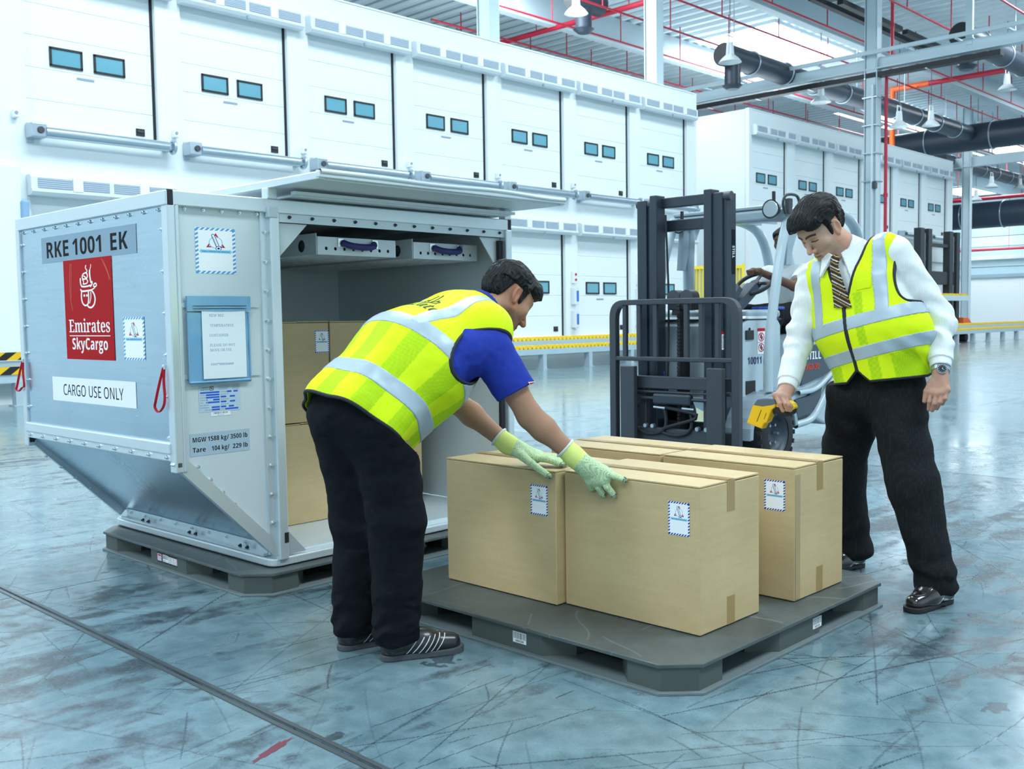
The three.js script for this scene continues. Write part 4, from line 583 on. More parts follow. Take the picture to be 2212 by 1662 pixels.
// surface nets over the blocks that the surface passes through
function net(f, lo, hi, cell, base = [0, 0, 0], color = null, slack = 0.02) {
  const n = [0, 1, 2].map((i) => Math.ceil((hi[i] - lo[i]) / cell) + 2), B = 6, nb = n.map((k) => Math.ceil(k / B));
  const NX = nb[0] * B + 1, NY = nb[1] * B + 1, NZ = nb[2] * B + 1, val = new Float32Array(NX * NY * NZ).fill(NaN), act = [];
  const reach = B * cell * 0.87 * 1.25 + slack;
  for (let k = 0; k < nb[2]; k++) for (let j = 0; j < nb[1]; j++) for (let i = 0; i < nb[0]; i++) {
    if (Math.abs(f(lo[0] + (i + 0.5) * B * cell, lo[1] + (j + 0.5) * B * cell, lo[2] + (k + 0.5) * B * cell)) > reach) continue;
    act.push([i * B, j * B, k * B]);
    for (let c = 0; c <= B; c++) for (let b = 0; b <= B; b++) for (let a = 0; a <= B; a++) { const x = i * B + a, y = j * B + b, z = k * B + c, q = (z * NY + y) * NX + x; if (val[q] !== val[q]) val[q] = f(lo[0] + x * cell, lo[1] + y * cell, lo[2] + z * cell); }
  }
  const vert = new Int32Array(NX * NY * NZ).fill(-1), pos = [], E = [[0, 1], [2, 3], [4, 5], [6, 7], [0, 2], [1, 3], [4, 6], [5, 7], [0, 4], [1, 5], [2, 6], [3, 7]], d = new Float32Array(8);
  const off = (q) => [q & 1, (q >> 1) & 1, q >> 2], st = [1, NX, NX * NY];
  for (const [bi, bj, bk] of act) for (let c = 0; c < B; c++) for (let b = 0; b < B; b++) for (let a = 0; a < B; a++) {
    const x = bi + a, y = bj + b, z = bk + c, q = (z * NY + y) * NX + x; let m = 0;
    for (let e = 0; e < 8; e++) { d[e] = val[q + (e & 1) + ((e >> 1) & 1) * NX + (e >> 2) * NX * NY]; if (d[e] < 0) m |= 1 << e; }
    if (m === 0 || m === 255) continue;
    let sx = 0, sy = 0, sz = 0, k = 0;
    for (const [p, r] of E) if ((d[p] < 0) !== (d[r] < 0)) { const t = d[p] / (d[p] - d[r]), u = off(p), v = off(r); sx += u[0] + (v[0] - u[0]) * t; sy += u[1] + (v[1] - u[1]) * t; sz += u[2] + (v[2] - u[2]) * t; k++; }
    vert[q] = pos.length / 3; pos.push(lo[0] + (x + sx / k) * cell, lo[1] + (y + sy / k) * cell, lo[2] + (z + sz / k) * cell);
  }
  const idx = [];
  for (const [bi, bj, bk] of act) for (let c = 0; c < B; c++) for (let b = 0; b < B; b++) for (let a = 0; a < B; a++) {
    const x = bi + a, y = bj + b, z = bk + c, q = (z * NY + y) * NX + x; if (vert[q] < 0) continue;
    for (let ax = 0; ax < 3; ax++) {
      const u = (ax + 1) % 3, v = (ax + 2) % 3, su = st[u], sv = st[v], xyz = [x, y, z]; if (!xyz[u] || !xyz[v]) continue;
      const d0 = val[q] < 0, d1 = val[q + st[ax]] < 0; if (d0 === d1) continue;
      const p = [vert[q], vert[q - su], vert[q - su - sv], vert[q - sv]]; if (p.some((w) => w < 0)) continue;
      if (d0) idx.push(p[0], p[1], p[2], p[0], p[2], p[3]); else idx.push(p[0], p[2], p[1], p[0], p[3], p[2]);
    }
  }
  const P = new Float32Array(pos), N = new Float32Array(pos.length), e = cell * 0.6, col = color ? new Float32Array(pos.length) : null;
  for (let i = 0; i < P.length; i += 3) {
    const x = P[i], y = P[i + 1], z = P[i + 2]; let gx = f(x + e, y, z) - f(x - e, y, z), gy = f(x, y + e, z) - f(x, y - e, z), gz = f(x, y, z + e) - f(x, y, z - e); const l = Math.hypot(gx, gy, gz) || 1;
    N[i] = gx / l; N[i + 1] = gy / l; N[i + 2] = gz / l;
    if (col) { const q = color(x, y, z, N[i], N[i + 1], N[i + 2]); col[i] = q[0]; col[i + 1] = q[1]; col[i + 2] = q[2]; }
    P[i] -= base[0]; P[i + 1] -= base[1]; P[i + 2] -= base[2];
  }
  const g = new THREE.BufferGeometry(); g.setAttribute('position', new THREE.BufferAttribute(P, 3)); g.setAttribute('normal', new THREE.BufferAttribute(N, 3)); if (col) g.setAttribute('color', new THREE.BufferAttribute(col, 3)); g.setIndex(idx); return g;
}
function joinColored(list) {                              // merge indexed geometries that all carry colours
  let nv = 0, ni = 0; for (const g of list) { nv += g.attributes.position.count; ni += g.index.count; }
  const out = new THREE.BufferGeometry(), I = new Uint32Array(ni);
  for (const k of ['position', 'normal', 'color']) { const a = new Float32Array(nv * 3); let o = 0; for (const g of list) { a.set(g.attributes[k].array, o); o += g.attributes[k].array.length; } out.setAttribute(k, new THREE.BufferAttribute(a, 3)); }
  let o = 0, v = 0; for (const g of list) { for (let i = 0; i < g.index.count; i++) I[o + i] = g.index.array[i] + v; o += g.index.count; v += g.attributes.position.count; } out.setIndex(new THREE.BufferAttribute(I, 1)); return out;
}
// a small sheet laid on an implicit surface: grid of rays from o along dir
function drape(f, o, u, v, dir, nu, nv, base, lift = 0.0015) {
  const pos = [], uv = [], idx = []; dir = nrm(dir);
  for (let j = 0; j <= nv; j++) for (let i = 0; i <= nu; i++) {
    const s = i / nu, t = j / nv; let p = add(add(o, u, s - 0.5), v, t - 0.5), w = 0;
    for (let k = 0; k < 60; k++) { const d = f(p[0], p[1], p[2]) - lift; if (Math.abs(d) < 1e-4) break; p = add(p, dir, d * 0.8); w += d; if (w > 0.4) break; }
    pos.push(p[0] - base[0], p[1] - base[1], p[2] - base[2]); uv.push(s, t);
  }
  for (let j = 0; j < nv; j++) for (let i = 0; i < nu; i++) { const a = j * (nu + 1) + i; idx.push(a, a + 1, a + nu + 2, a, a + nu + 2, a + nu + 1); }
  const g = new THREE.BufferGeometry(); g.setAttribute('position', new THREE.BufferAttribute(new Float32Array(pos), 3)); g.setAttribute('uv', new THREE.BufferAttribute(new Float32Array(uv), 2)); g.setIndex(idx); g.computeVertexNormals(); return g;
}

// ------------------------------------------------------------------ heads
// local axes: x to the person's right, y up, z forward; origin between the ears
function headShape(o = {}) {
  const j = o.jaw ?? 1, nz = o.nose ?? 1, parts = [];
  const skull = join(0.03, ell([0, 0.032, -0.014], [0.073, 0.086, 0.094]), ell([0, -0.028, 0.022], [0.061 * j, 0.086, 0.066]), ell([0, 0.035, 0.045], [0.058, 0.05, 0.046]));
  const jaw = join(0.02, rc([0.048 * j, -0.058, 0.0], [0.016, -0.104, 0.062], 0.018, 0.015), rc([-0.048 * j, -0.058, 0.0], [-0.016, -0.104, 0.062], 0.018, 0.015), ball([0, -0.105, 0.066], 0.017));
  const cheeks = join(0.02, ball([0.041, -0.022, 0.056], 0.022), ball([-0.041, -0.022, 0.056], 0.022));
  const brow = join(0.01, rc([-0.038, 0.026, 0.071], [-0.012, 0.024, 0.085], 0.011), rc([0.038, 0.026, 0.071], [0.012, 0.024, 0.085], 0.011));
  const nose = join(0.007, rc([0, 0.02, 0.083], [0, -0.033, 0.106 + 0.008 * nz], 0.0075, 0.0115), ball([0.0125, -0.039, 0.097], 0.0088), ball([-0.0125, -0.039, 0.097], 0.0088));
  const lips = join(0.004, rc([-0.021, -0.069, 0.081], [0, -0.0665, 0.0925], 0.0045), rc([0.021, -0.069, 0.081], [0, -0.0665, 0.0925], 0.0045), rc([-0.017, -0.0775, 0.082], [0.017, -0.0775, 0.082], 0.006), ball([0, -0.0775, 0.089], 0.0058));
  const lid = (s) => ell([s * 0.0315, 0.006, 0.0735], [0.0155, 0.0115, 0.0125]);
  const sock = (s) => ell([s * 0.033, 0.009, 0.097], [0.021, 0.0135, 0.017]);
  const ear = (s) => { const c = [s * 0.0755, -0.006, -0.016], b = [nrm([1, 0, s * 0.35]), nrm([-s * 0.05, 1, -0.18]), null]; b[2] = crs(b[0], b[1]); const o1 = ell(c, [0.0085, 0.033, 0.0195], b), o2 = ell([c[0] + s * 0.009, c[1] + 0.004, c[2] + 0.002], [0.008, 0.021, 0.0115], b), lobe = ball([c[0] - s * 0.002, c[1] - 0.027, c[2] + 0.008], 0.0085); return (x, y, z) => smax(smin(o1(x, y, z), lobe(x, y, z), 0.006), -o2(x, y, z), 0.004); };
  const e1 = ear(1), e2 = ear(-1), s1 = sock(1), s2 = sock(-1), l1 = lid(1), l2 = lid(-1);
  return (x, y, z) => {
    let d = smin(skull(x, y, z), jaw(x, y, z), 0.035); d = smin(d, cheeks(x, y, z), 0.025); d = smin(d, brow(x, y, z), 0.016);
    d = smax(d, -s1(x, y, z), 0.012); d = smax(d, -s2(x, y, z), 0.012); d = smin(d, l1(x, y, z), 0.005); d = smin(d, l2(x, y, z), 0.005);
    d = smin(d, nose(x, y, z), 0.010); d = smin(d, lips(x, y, z), 0.005);
    return Math.min(smin(d, e1(x, y, z), 0.006), smin(d, e2(x, y, z), 0.006));
  };
}
// colours of skin, brows, lips, lashes and stubble, by place on the head
function faceColor(skin, o = {}) {
  const hair = o.hair ?? [0.012, 0.011, 0.012];
  return (x, y, z) => {
    let c = skin; const m = 0.06 * fbm(x * 90, y * 90, z * 90, 2); c = [c[0] * (1 + m), c[1] * (1 + m), c[2] * (1 + m)];
    const ax = Math.abs(x);
    if (z > 0.05 && y < -0.02 && y > -0.05 && ax < 0.02) c = mix3(c, [skin[0] * 1.05, skin[1] * 0.8, skin[2] * 0.8], 0.4);   // nose
    if (ax > 0.066 && z < 0.02) c = mix3(c, [skin[0] * 1.1, skin[1] * 0.8, skin[2] * 0.75], 0.6);                              // ears
    const lipY = -0.0725 - 9 * x * x * 0.3; if (z > 0.06 && ax < 0.023 && Math.abs(y - lipY) < 0.009) c = mix3(c, [skin[0] * 0.72, skin[1] * 0.42, skin[2] * 0.42], 0.75 * (1 - sstep(0.005, 0.009, Math.abs(y - lipY))));
    if (z > 0.06 && ax < 0.02 && Math.abs(y + 0.0725) < 0.0016) c = mix3(c, [0.05, 0.02, 0.02], 0.6);
    const st = (o.stubble ?? 0) * sstep(-0.035, -0.06, y + 0.25 * Math.max(0, 0.03 - z)) * sstep(-0.06, 0.0, z) * (0.75 + 0.4 * fbm(x * 400, y * 400, z * 400, 2)); c = mix3(c, [skin[0] * 0.28, skin[1] * 0.27, skin[2] * 0.3], clamp(st));
    if (o.moustache && z > 0.07 && ax < 0.028 && y > -0.066 && y < -0.052) c = mix3(c, hair, 0.85);
    const by = 0.0275 + 0.006 * (1 - Math.pow((ax - 0.032) / 0.024, 2)); if (z > 0.045 && ax > 0.008 && ax < 0.053 && Math.abs(y - by) < 0.0062) c = mix3(c, hair, 0.92 * (1 - sstep(0.0035, 0.0062, Math.abs(y - by))));
    const ly = 0.0005 + 6 * Math.pow(ax - 0.031, 2); if (z > 0.06 && Math.abs(ax - 0.031) < 0.0165 && Math.abs(y - ly) < 0.0032) c = mix3(c, [0.015, 0.01, 0.01], 0.9);
    if (z > 0.06 && Math.abs(ax - 0.031) < 0.017 && y > 0.002 && y < 0.018) c = mix3(c, [skin[0] * 0.62, skin[1] * 0.58, skin[2] * 0.6], 0.5);
    return c;
  };
}
function hairShape(o = {}) {
  const th = o.thick ?? 0.018, top = o.top ?? 0.012, skull = join(0.03, ell([0, 0.032, -0.014], [0.073, 0.086, 0.094]), ell([0, 0.035, 0.045], [0.058, 0.05, 0.046]), ell([0, -0.028, 0.022], [0.061, 0.086, 0.066]));
  return (x, y, z) => {
    const ax = Math.abs(x);
    // hairline: forehead in front, sideburns, around the ears, nape behind
    const temple = sstep(0.03, 0.062, ax) * 0.022, fine = 0.004 * fbm(x * 120, y * 60, z * 120, 2);
    let line = lerp(-0.072, 0.026, sstep(-0.068, -0.040, z)); line = lerp(line, o.burn ?? -0.03, sstep(0.0, 0.010, z)); line = fine + lerp(line, lerp(0.05, (o.line ?? 0.066) - temple, sstep(0.028, 0.06, z)), sstep(0.018, 0.034, z));
    const h = y - line, t = 0.0025 + (th + (top - 0.004) * sstep(0.04, 0.10, y)) * sstep(-0.004, z > 0.03 ? 0.022 : 0.045, h) * (ax > 0.055 && y < 0.03 ? 0.35 : 1) + (o.quiff ?? 0) * sstep(0.03, 0.075, z) * sstep(0.0, 0.02, h);
    const a = Math.atan2(y - 0.02, z + 0.01), s = o.strand ?? 1, k = sstep(0.0, 0.03, h);
    const d = skull(x, y, z) - t + k * s * (0.0020 * Math.sin(x * 520 + 10 * fbm(x * 26, y * 26, z * 26, 2) + a * 5) + 0.0060 * fbm(x * 30 + 3, y * 22, z * 22, 2) + 0.0032 * fbm(x * 170, y * 60, z * 60, 2));
    return smax(d, -h * 0.8, 0.014);
  };
}
const SKIN1 = [0.40, 0.215, 0.135], SKIN2 = [0.56, 0.36, 0.265], SKIN3 = [0.17, 0.085, 0.055];
const skinMat = phys([1, 1, 1], 0.5, 0, { vertexColors: true, specularIntensity: 0.45, sheen: 0.1 });
const clothMat = (rough = 0.85, extra = {}) => phys([1, 1, 1], rough, 0, { vertexColors: true, specularIntensity: 0.25, ...extra });
const hairMat = phys([0.008, 0.008, 0.010], 0.5, 0, { specularIntensity: 0.5 });
const hiVis = clothMat(0.6), bandMat = mat([0.40, 0.50, 0.57], 0.42, 0.15), trimMat = mat([0.012, 0.014, 0.02], 0.7);
function head(person, base, C, right, up, fwd, skin, o) {
  const S = o.scale ?? 1, F0 = frame(C, right, up, fwd), F = (f) => F0((x, y, z) => f(x / S, y / S, z / S) * S), L = headShape(o), g = F(L), fc = faceColor(skin, o), lo = add(C, [-0.19, -0.19, -0.19]), hi = add(C, [0.19, 0.19, 0.19]);
  const loc = (x, y, z) => { x -= C[0]; y -= C[1]; z -= C[2]; return [x * right[0] + y * right[1] + z * right[2], x * up[0] + y * up[1] + z * up[2], x * fwd[0] + y * fwd[1] + z * fwd[2]]; };
  const col = (x, y, z) => { const q = loc(x, y, z); return fc(q[0] / S, q[1] / S, q[2] / S); };
  const H = F(hairShape(o)); part('hair', net((x, y, z) => H(x, y, z), lo, hi, 0.0032, base, null, 0.03), hairMat, person, 'short black hair');
  return { sdf: g, col, lo, hi, loc };
}
// ------------------------------------------------------------------ the bending worker: faces +X, his right side towards +Z
{
  const zc = -2.80, base = [2.25, 0, -2.79], Zax = [0, 0, 1];
  const man = thing('person', 'bending worker in a yellow vest over a blue polo, gloved hands on the cartons', 'person', base);
  const skin = SKIN1;
  // joints
  const shR = [2.575, 1.098, zc + 0.185], elR = [2.668, 0.838, -2.50], wrR = [2.772, 0.690, -2.380], shL = [2.575, 1.098, zc - 0.185], elL = [2.70, 0.87, -2.93], wrL = [2.800, 0.704, -2.745];
  const hipR = [2.15, 0.86, zc + 0.095], knR = [2.20, 0.49, -2.700], anR = [2.215, 0.10, -2.735], hipL = [2.13, 0.86, zc - 0.095], knL = [2.19, 0.49, -2.895], anL = [2.19, 0.10, -2.945];
  // head
  const up = nrm([0.655, 0.755, 0]), fw = nrm([0.745, -0.646, 0.17]), rt = nrm(crs(fw, up)), C = [2.862, 1.272, zc + 0.005];
  const hd = head(man, base, C, rt, up, fw, skin, { stubble: 0.85, quiff: 0.008, top: 0.014, thick: 0.015, line: 0.062, strand: 1.0, scale: 1.05 });
  const neck = rc([2.66, 1.17, zc], add(add(C, up, -0.05), fw, -0.028), 0.066, 0.056);
  const armR = join(0.03, chain([shR, mix3(shR, elR, 0.5), elR], [0.06, 0.052, 0.042]), chain([elR, mix3(elR, wrR, 0.3), wrR], [0.042, 0.043, 0.030])), armL = join(0.03, chain([shL, mix3(shL, elL, 0.5), elL], [0.06, 0.052, 0.042]), chain([elL, mix3(elL, wrL, 0.3), wrL], [0.042, 0.043, 0.030]));
  const trunk = join(0.06, rc([2.11, 0.88, zc], [2.37, 1.05, zc], 0.115, 0.12, Zax, 0.8), rc([2.37, 1.05, zc], [2.60, 1.14, zc], 0.12, 0.10, Zax, 0.7), rc(shR, shL, 0.06, 0.06));
  const legs = join(0.04, chain([hipR, knR, anR], [0.085, 0.06, 0.042]), chain([hipL, knL, anL], [0.085, 0.06, 0.042]), rc(anR, add(anR, [0.1, -0.06, 0.04]), 0.03, 0.02), rc(anL, add(anL, [0.12, -0.06, 0.02]), 0.03, 0.02));
  const body = join(0.03, trunk, neck, armR, armL, legs), nearHead = join(0.03, trunk, neck), whole = (x, y, z) => smin(nearHead(x, y, z), hd.sdf(x, y, z), 0.02);
  const bcol = (x, y, z) => { const m = 0.08 * fbm(x * 40, y * 40, z * 40, 3); return [skin[0] * (1 + m), skin[1] * (1 + m), skin[2] * (1 + m)]; };
  const hcut = plane(add(C, up, -0.135), up);
  part('body', joinColored([
    net((x, y, z) => Math.max(whole(x, y, z), -hcut(x, y, z)), hd.lo, hd.hi, 0.0029, base, (x, y, z) => hd.col(x, y, z)),
    net((x, y, z) => Math.max(body(x, y, z), hcut(x, y, z) - 0.004), [1.9, 0.0, -3.2], [2.98, 1.32, -2.25], 0.0075, base, bcol),
  ]), skinMat, man, 'tanned skin, dark stubble');
  // vest
  const back = nrm([-0.57, 0.82, 0]);
  const vestB = join(0.07, rc([2.105, 0.842, zc], [2.37, 1.03, zc], 0.200, 0.200, Zax, 0.98), rc([2.37, 1.03, zc], [2.58, 1.14, zc], 0.200, 0.147, Zax, 0.80), rc([2.585, 1.148, zc + 0.15], [2.585, 1.148, zc - 0.15], 0.108, 0.108), rc([2.59, 1.16, zc], [2.70, 1.20, zc], 0.12, 0.10));
  const spine = nrm([0.634, 0.773, 0]);
  const vestF = (x, y, z) => { const a = Math.atan2(z - zc, (x - 2.3) * -0.57 + (y - 1.0) * 0.82), t = (x - 2.1) * 0.70 + (y - 0.84) * 0.71; return vestB(x, y, z) + 0.010 * Math.sin(a * 6 + t * 7) * sstep(0.35, -0.05, t) + 0.007 * fbm(x * 9, y * 9, z * 9, 3); };
  const hemC = plane([1.945, 0.962, zc], spine);           // positive above the hem
  // polo shirt
  const sleeve = (sh, el) => { const e = mix3(sh, el, 0.66), c = join(0.03, rc(add(sh, [-0.01, 0, 0]), e, 0.080, 0.077), rc(add(sh, [-0.10, -0.02, Math.sign(zc - sh[2]) * 0.02]), sh, 0.095, 0.078)); const cut = plane(e, sub(el, sh)); return (x, y, z) => Math.max(c(x, y, z), cut(x, y, z)); };
  const slR = sleeve(shR, elR), slL = sleeve(shL, elL);
  const torsoShirt = join(0.06, rc([2.14, 0.88, zc], [2.37, 1.04, zc], 0.165, 0.18, Zax, 0.95), rc([2.37, 1.04, zc], [2.60, 1.135, zc], 0.18, 0.128, Zax, 0.74), rc(add(shR, [0, 0.005, -0.03]), add(shL, [0, 0.005, 0.03]), 0.078, 0.078));
  const wr1 = (x, y, z, a, fq) => a * fbm(x * fq, y * fq, z * fq * 0.7, 3);
  const cdir = nrm([0.62, 0.30, 0]), collar0 = rc([2.66, 1.19, zc], [2.79, 1.265, zc], 0.082, 0.074), cIn = rc([2.62, 1.165, zc], [2.80, 1.27, zc], 0.072, 0.064), cTop = plane([2.745, 1.245, zc], cdir);
  const collar = (x, y, z) => Math.max(collar0(x, y, z), cTop(x, y, z), -cIn(x, y, z));
  const poloF = (x, y, z) => { let d = smin(Math.max(torsoShirt(x, y, z), vestF(x, y, z) + 0.017, -hemC(x, y, z)), Math.min(slR(x, y, z), slL(x, y, z)), 0.03); d += wr1(x, y, z, 0.006, 22); return Math.min(d, collar(x, y, z)); };
  const blue = (x, y, z) => { const m = 0.1 * fbm(x * 60, y * 60, z * 60, 2); return [0.022 * (1 + m), 0.045 * (1 + m), 0.34 * (1 + m)]; };
  const polo = part('polo_shirt', net(poloF, [1.95, 0.68, -3.2], [2.86, 1.36, -2.38], 0.0062, base, blue), clothMat(0.8), man, 'royal blue polo shirt');
  const armHole = (x, y, z) => { const dx = x - 2.492, dy = y - 1.062, u = dx * 0.985 + dy * 0.17, v = -dx * 0.17 + dy * 0.985, e = Math.hypot(u / 0.165, v / 0.094) - 1; return Math.max(e * 0.10, 0.10 - Math.abs(z - zc)); };  // negative inside
  const neckC = plane([2.708, 1.228, zc], [0.80, 0.36, 0]);    // positive beyond the collar line
  const cutV = (x, y, z) => Math.max(-hemC(x, y, z), -armHole(x, y, z), neckC(x, y, z));   // <= 0 where cloth is
  const vest = (x, y, z) => { const d = vestF(x, y, z); return Math.max(d, -(d + 0.013), cutV(x, y, z)); };
  const yel = [0.70, 0.88, 0.012], mesh = [0.46, 0.70, 0.010];
  const strip = (x, y, z) => { const a = Math.atan2(z - zc, (x - 2.3) * -0.63 + (y - 1.0) * 0.77); return Math.floor((a + 0.35) / 0.36); };
  const b1 = plane([2.066, 1.046, zc], [0.70, 0.714, 0]), b2 = plane([2.262, 1.196, zc], [0.80, 0.60, 0]);
  const vcol = (x, y, z) => { const t2 = b2(x, y, z), k = strip(x, y, z); let c = yel; if (t2 < -0.03 && ((k % 2) + 2) % 2) { c = mesh; const p = Math.sin(x * 900 + z * 500) * Math.sin(y * 900 - z * 500); c = [c[0] * (1 + 0.1 * p), c[1] * (1 + 0.1 * p), c[2]]; } const m = 0.05 * fbm(x * 30, y * 30, z * 30, 2); return [c[0] * (1 + m), c[1] * (1 + m), c[2]]; };
  const vg = new THREE.Group(); vg.name = 'safety_vest'; vg.userData.label = 'bright yellow safety vest with silver bands and black edging'; man.add(vg);
  const lo = [1.84, 0.64, -3.12], hi = [2.84, 1.36, -2.48];
  part('vest_cloth', net(vest, lo, hi, 0.0052, base, vcol), hiVis, vg);
  const bandOf = (cond) => (x, y, z) => { const d = vestF(x, y, z) - 0.0028; return Math.max(d, -(d + 0.012), cutV(x, y, z) + 0.003, cond(x, y, z)); };
  part('reflective_band', net(bandOf((x, y, z) => Math.abs(b1(x, y, z)) - 0.032), lo, hi, 0.005, base), bandMat, vg, 'silver reflective band'); part('reflective_band', net(bandOf((x, y, z) => Math.abs(b2(x, y, z)) - 0.032), lo, hi, 0.005, base), bandMat, vg, 'silver reflective band');
  for (const s of [1, -1]) part('shoulder_band', net((x, y, z) => { const d = vestF(x, y, z) - 0.0032; return Math.max(d, -(d + 0.012), cutV(x, y, z) + 0.003, Math.abs((z - zc) * s - 0.135) - 0.026, -b2(x, y, z)); }, lo, hi, 0.005, base), bandMat, vg, 'silver reflective shoulder band');
  const edge = (cut, guard) => (x, y, z) => Math.max(Math.hypot(vestF(x, y, z) + 0.004, cut(x, y, z)) - 0.0065, guard(x, y, z));
  part('hem_edging', net(edge(hemC, () => -1), lo, hi, 0.0038, base), trimMat, vg, 'black edging'); for (const s of [1, -1]) part('armhole_edging', net(edge(armHole, (x, y, z) => Math.max(0.13 - s * (z - zc), neckC(x, y, z))), lo, hi, 0.0038, base), trimMat, vg, 'black edging'); part('neck_edging', net(edge(neckC, () => -1), lo, hi, 0.0038, base), trimMat, vg, 'black edging');
  const emblem = canvasTex(512, 256, (c) => { c.clearRect(0, 0, 512, 256); c.fillStyle = '#1a2a12'; c.textAlign = 'center'; c.save(); c.translate(256, 236); c.scale(0.8, 1); c.font = 'bold 118px serif'; c.fillText('Emirates', 0, 0, 600); c.restore(); c.strokeStyle = '#1a2a12'; c.lineWidth = 11; c.lineCap = 'round'; const q = (a) => { c.beginPath(); c.moveTo(a[0], a[1]); for (let i = 2; i < a.length; i += 4) c.quadraticCurveTo(a[i], a[i + 1], a[i + 2], a[i + 3]); c.stroke(); }; q([230, 20, 200, 60, 225, 96]); q([262, 10, 262, 70, 268, 116]); q([200, 70, 190, 130, 250, 122, 300, 110, 296, 70]); q([300, 90, 330, 80, 322, 112]); q([180, 112, 240, 140, 330, 126]); });
  part('back_print', drape(vestF, [2.41, 1.33, zc + 0.025], [0, 0, 0.30], [0.16, 0.065, 0], [0.22, -1, 0], 30, 16, base, 0.001), mat([1, 1, 1], 0.7, 0, { map: emblem, transparent: true, alphaTest: 0.3, side: THREE.DoubleSide }), vg, 'dark lettering across the upper back');
  const badge = canvasTex(128, 64, (c) => { c.fillStyle = '#fff'; c.fillRect(0, 0, 128, 64); c.fillStyle = '#c8102e'; c.fillRect(6, 6, 116, 52); c.fillStyle = '#fff'; c.font = 'bold 34px sans-serif'; c.textAlign = 'center'; c.fillText('LOAD', 64, 46, 96); });
  { const q = add(mix3(shR, elR, 0.55), [0.035, 0.0, 0.10]); part('sleeve_badge', drape(poloF, q, [0.052, 0.0, 0.03], [-0.004, 0.022, 0.004], [-0.35, 0, -0.93], 12, 6, base), sheet(badge, 0.6), polo, 'small red badge'); }
  // trousers
  const trF0 = join(0.05, rc([2.10, 0.90, zc], [2.14, 0.84, zc], 0.128, 0.13, Zax, 0.78), chain([add(hipR, [-0.005, 0.0, 0]), knR, add(anR, [0.0, 0.0, 0.0])], [0.125, 0.095, 0.082]));
  const trF1 = join(0.05, trF0, chain([hipL, knL, anL], [0.122, 0.095, 0.082]));
  const fold = (x, y, z) => 0.010 * fbm(x * 10, y * 16, z * 10, 3) + 0.0075 * fbm(x * 22, y * 34, z * 22, 2) * sstep(0.40, 0.15, y) + 0.004 * Math.sin(y * 75 + 16 * x - 14 * z + 9 * fbm(x * 9, y * 6, z * 9, 2)) * sstep(0.26, 0.12, y) - 0.006 * Math.exp(-Math.pow((z + 2.70 + (x - 2.2) * 0.2) / 0.012, 2)) * sstep(2.22, 2.27, x) + 0.006 * Math.sin(y * 30 + z * 14) * sstep(0.1, 0.0, Math.abs(y - 0.46));
  const trous = (x, y, z) => Math.max(trF1(x, y, z) + fold(x, y, z), Math.min(vestF(x, y, z) + 0.02, hemC(x, y, z)), (0.062 + 0.12 * (x - 2.2)) - y, y - 1.02);
  part('trousers', net(trous, [1.92, 0.0, -3.1], [2.36, 1.04, -2.55], 0.0065, base, (x, y, z) => { const m = 0.3 * fbm(x * 200, y * 60, z * 200, 2); return [0.0075 * (1 + m), 0.009 * (1 + m), 0.0125 * (1 + m)]; }), clothMat(0.9), man, 'black trousers');
  // trainers
  const shoe = (heel, toe, name) => {
    const f = nrm(sub(toe, heel)), r = crs(f, [0, 1, 0]), L = Math.hypot(...sub(toe, heel)), G = frame(heel, r, [0, 1, 0], f);
    const sole0 = (x, y, z) => { const w = z < 0 ? 0.034 : 0.034 + 0.009 * sstep(0.05, 0.2, z) - 0.009 * sstep(L - 0.06, L, z); const zz = Math.max(-z, z - L + w, 0) || 0, zr = z < w ? w - z : z > L - w ? z - (L - w) : 0; return Math.max(Math.hypot(Math.max(Math.abs(x) - 0.0, 0), zr) - w, Math.abs(y - 0.011) - 0.009 - 0.004 * sstep(L - 0.08, L, z)) - 0.002; };
    const up1 = join(0.025, rc([0, 0.045, 0.040], [0, 0.088, 0.045], 0.036, 0.036), rc([0, 0.05, 0.05], [0, 0.05, 0.15], 0.041, 0.043, [1, 0, 0], 0.92), rc([0, 0.085, 0.06], [0, 0.062, 0.16], 0.034, 0.036), rc([0, 0.046, 0.15], [0, 0.036, L - 0.045], 0.043, 0.034, [1, 0, 0], 0.90));
    const upper = (x, y, z) => Math.max(up1(x, y, z), 0.02 - y, y - 0.108);
    const sh = part(name, net(G(upper), add(mix3(heel, toe, 0.5), [-0.25, -0.02, -0.25]), add(mix3(heel, toe, 0.5), [0.25, 0.13, 0.25]), 0.0042, base), phys([0.012, 0.013, 0.016], 0.35, 0, { clearcoat: 0.3 }), man, 'black leather trainer with white stripes');
    part('sole', net(G(sole0), add(mix3(heel, toe, 0.5), [-0.25, -0.02, -0.25]), add(mix3(heel, toe, 0.5), [0.25, 0.06, 0.25]), 0.004, base), mat([0.06, 0.07, 0.085], 0.6), sh, 'grey rubber sole');
    for (let i = 0; i < 6; i++) { const z0 = 0.09 + i * 0.022; part('stripe', net(G((x, y, z) => { const d = upper(x, y, z) - 0.0012; return Math.max(d, -(d + 0.01), Math.abs(z - z0 - (y - 0.03) * 0.75) - 0.0024, 0.022 - y, y - 0.08, 0.01 - Math.abs(x)); }), add(mix3(heel, toe, 0.5), [-0.25, -0.02, -0.25]), add(mix3(heel, toe, 0.5), [0.25, 0.13, 0.25]), 0.0022, base), mat([0.75, 0.78, 0.8], 0.5), sh, 'white stripe'); }
    const P = (x, y, z) => { const q = add(add(add(heel, r, x), [0, 1, 0], y), f, z); return V(q[0] - base[0], q[1] - base[1], q[2] - base[2]); };
    for (let i = 0; i < 5; i++) part('lace', tube([P(-0.026, 0.083 - i * 0.006, 0.10 + i * 0.022), P(0, 0.102 - i * 0.007, 0.108 + i * 0.022), P(0.026, 0.083 - i * 0.006, 0.10 + i * 0.022)], 0.0028, 10, 5), M.black, sh);
  };
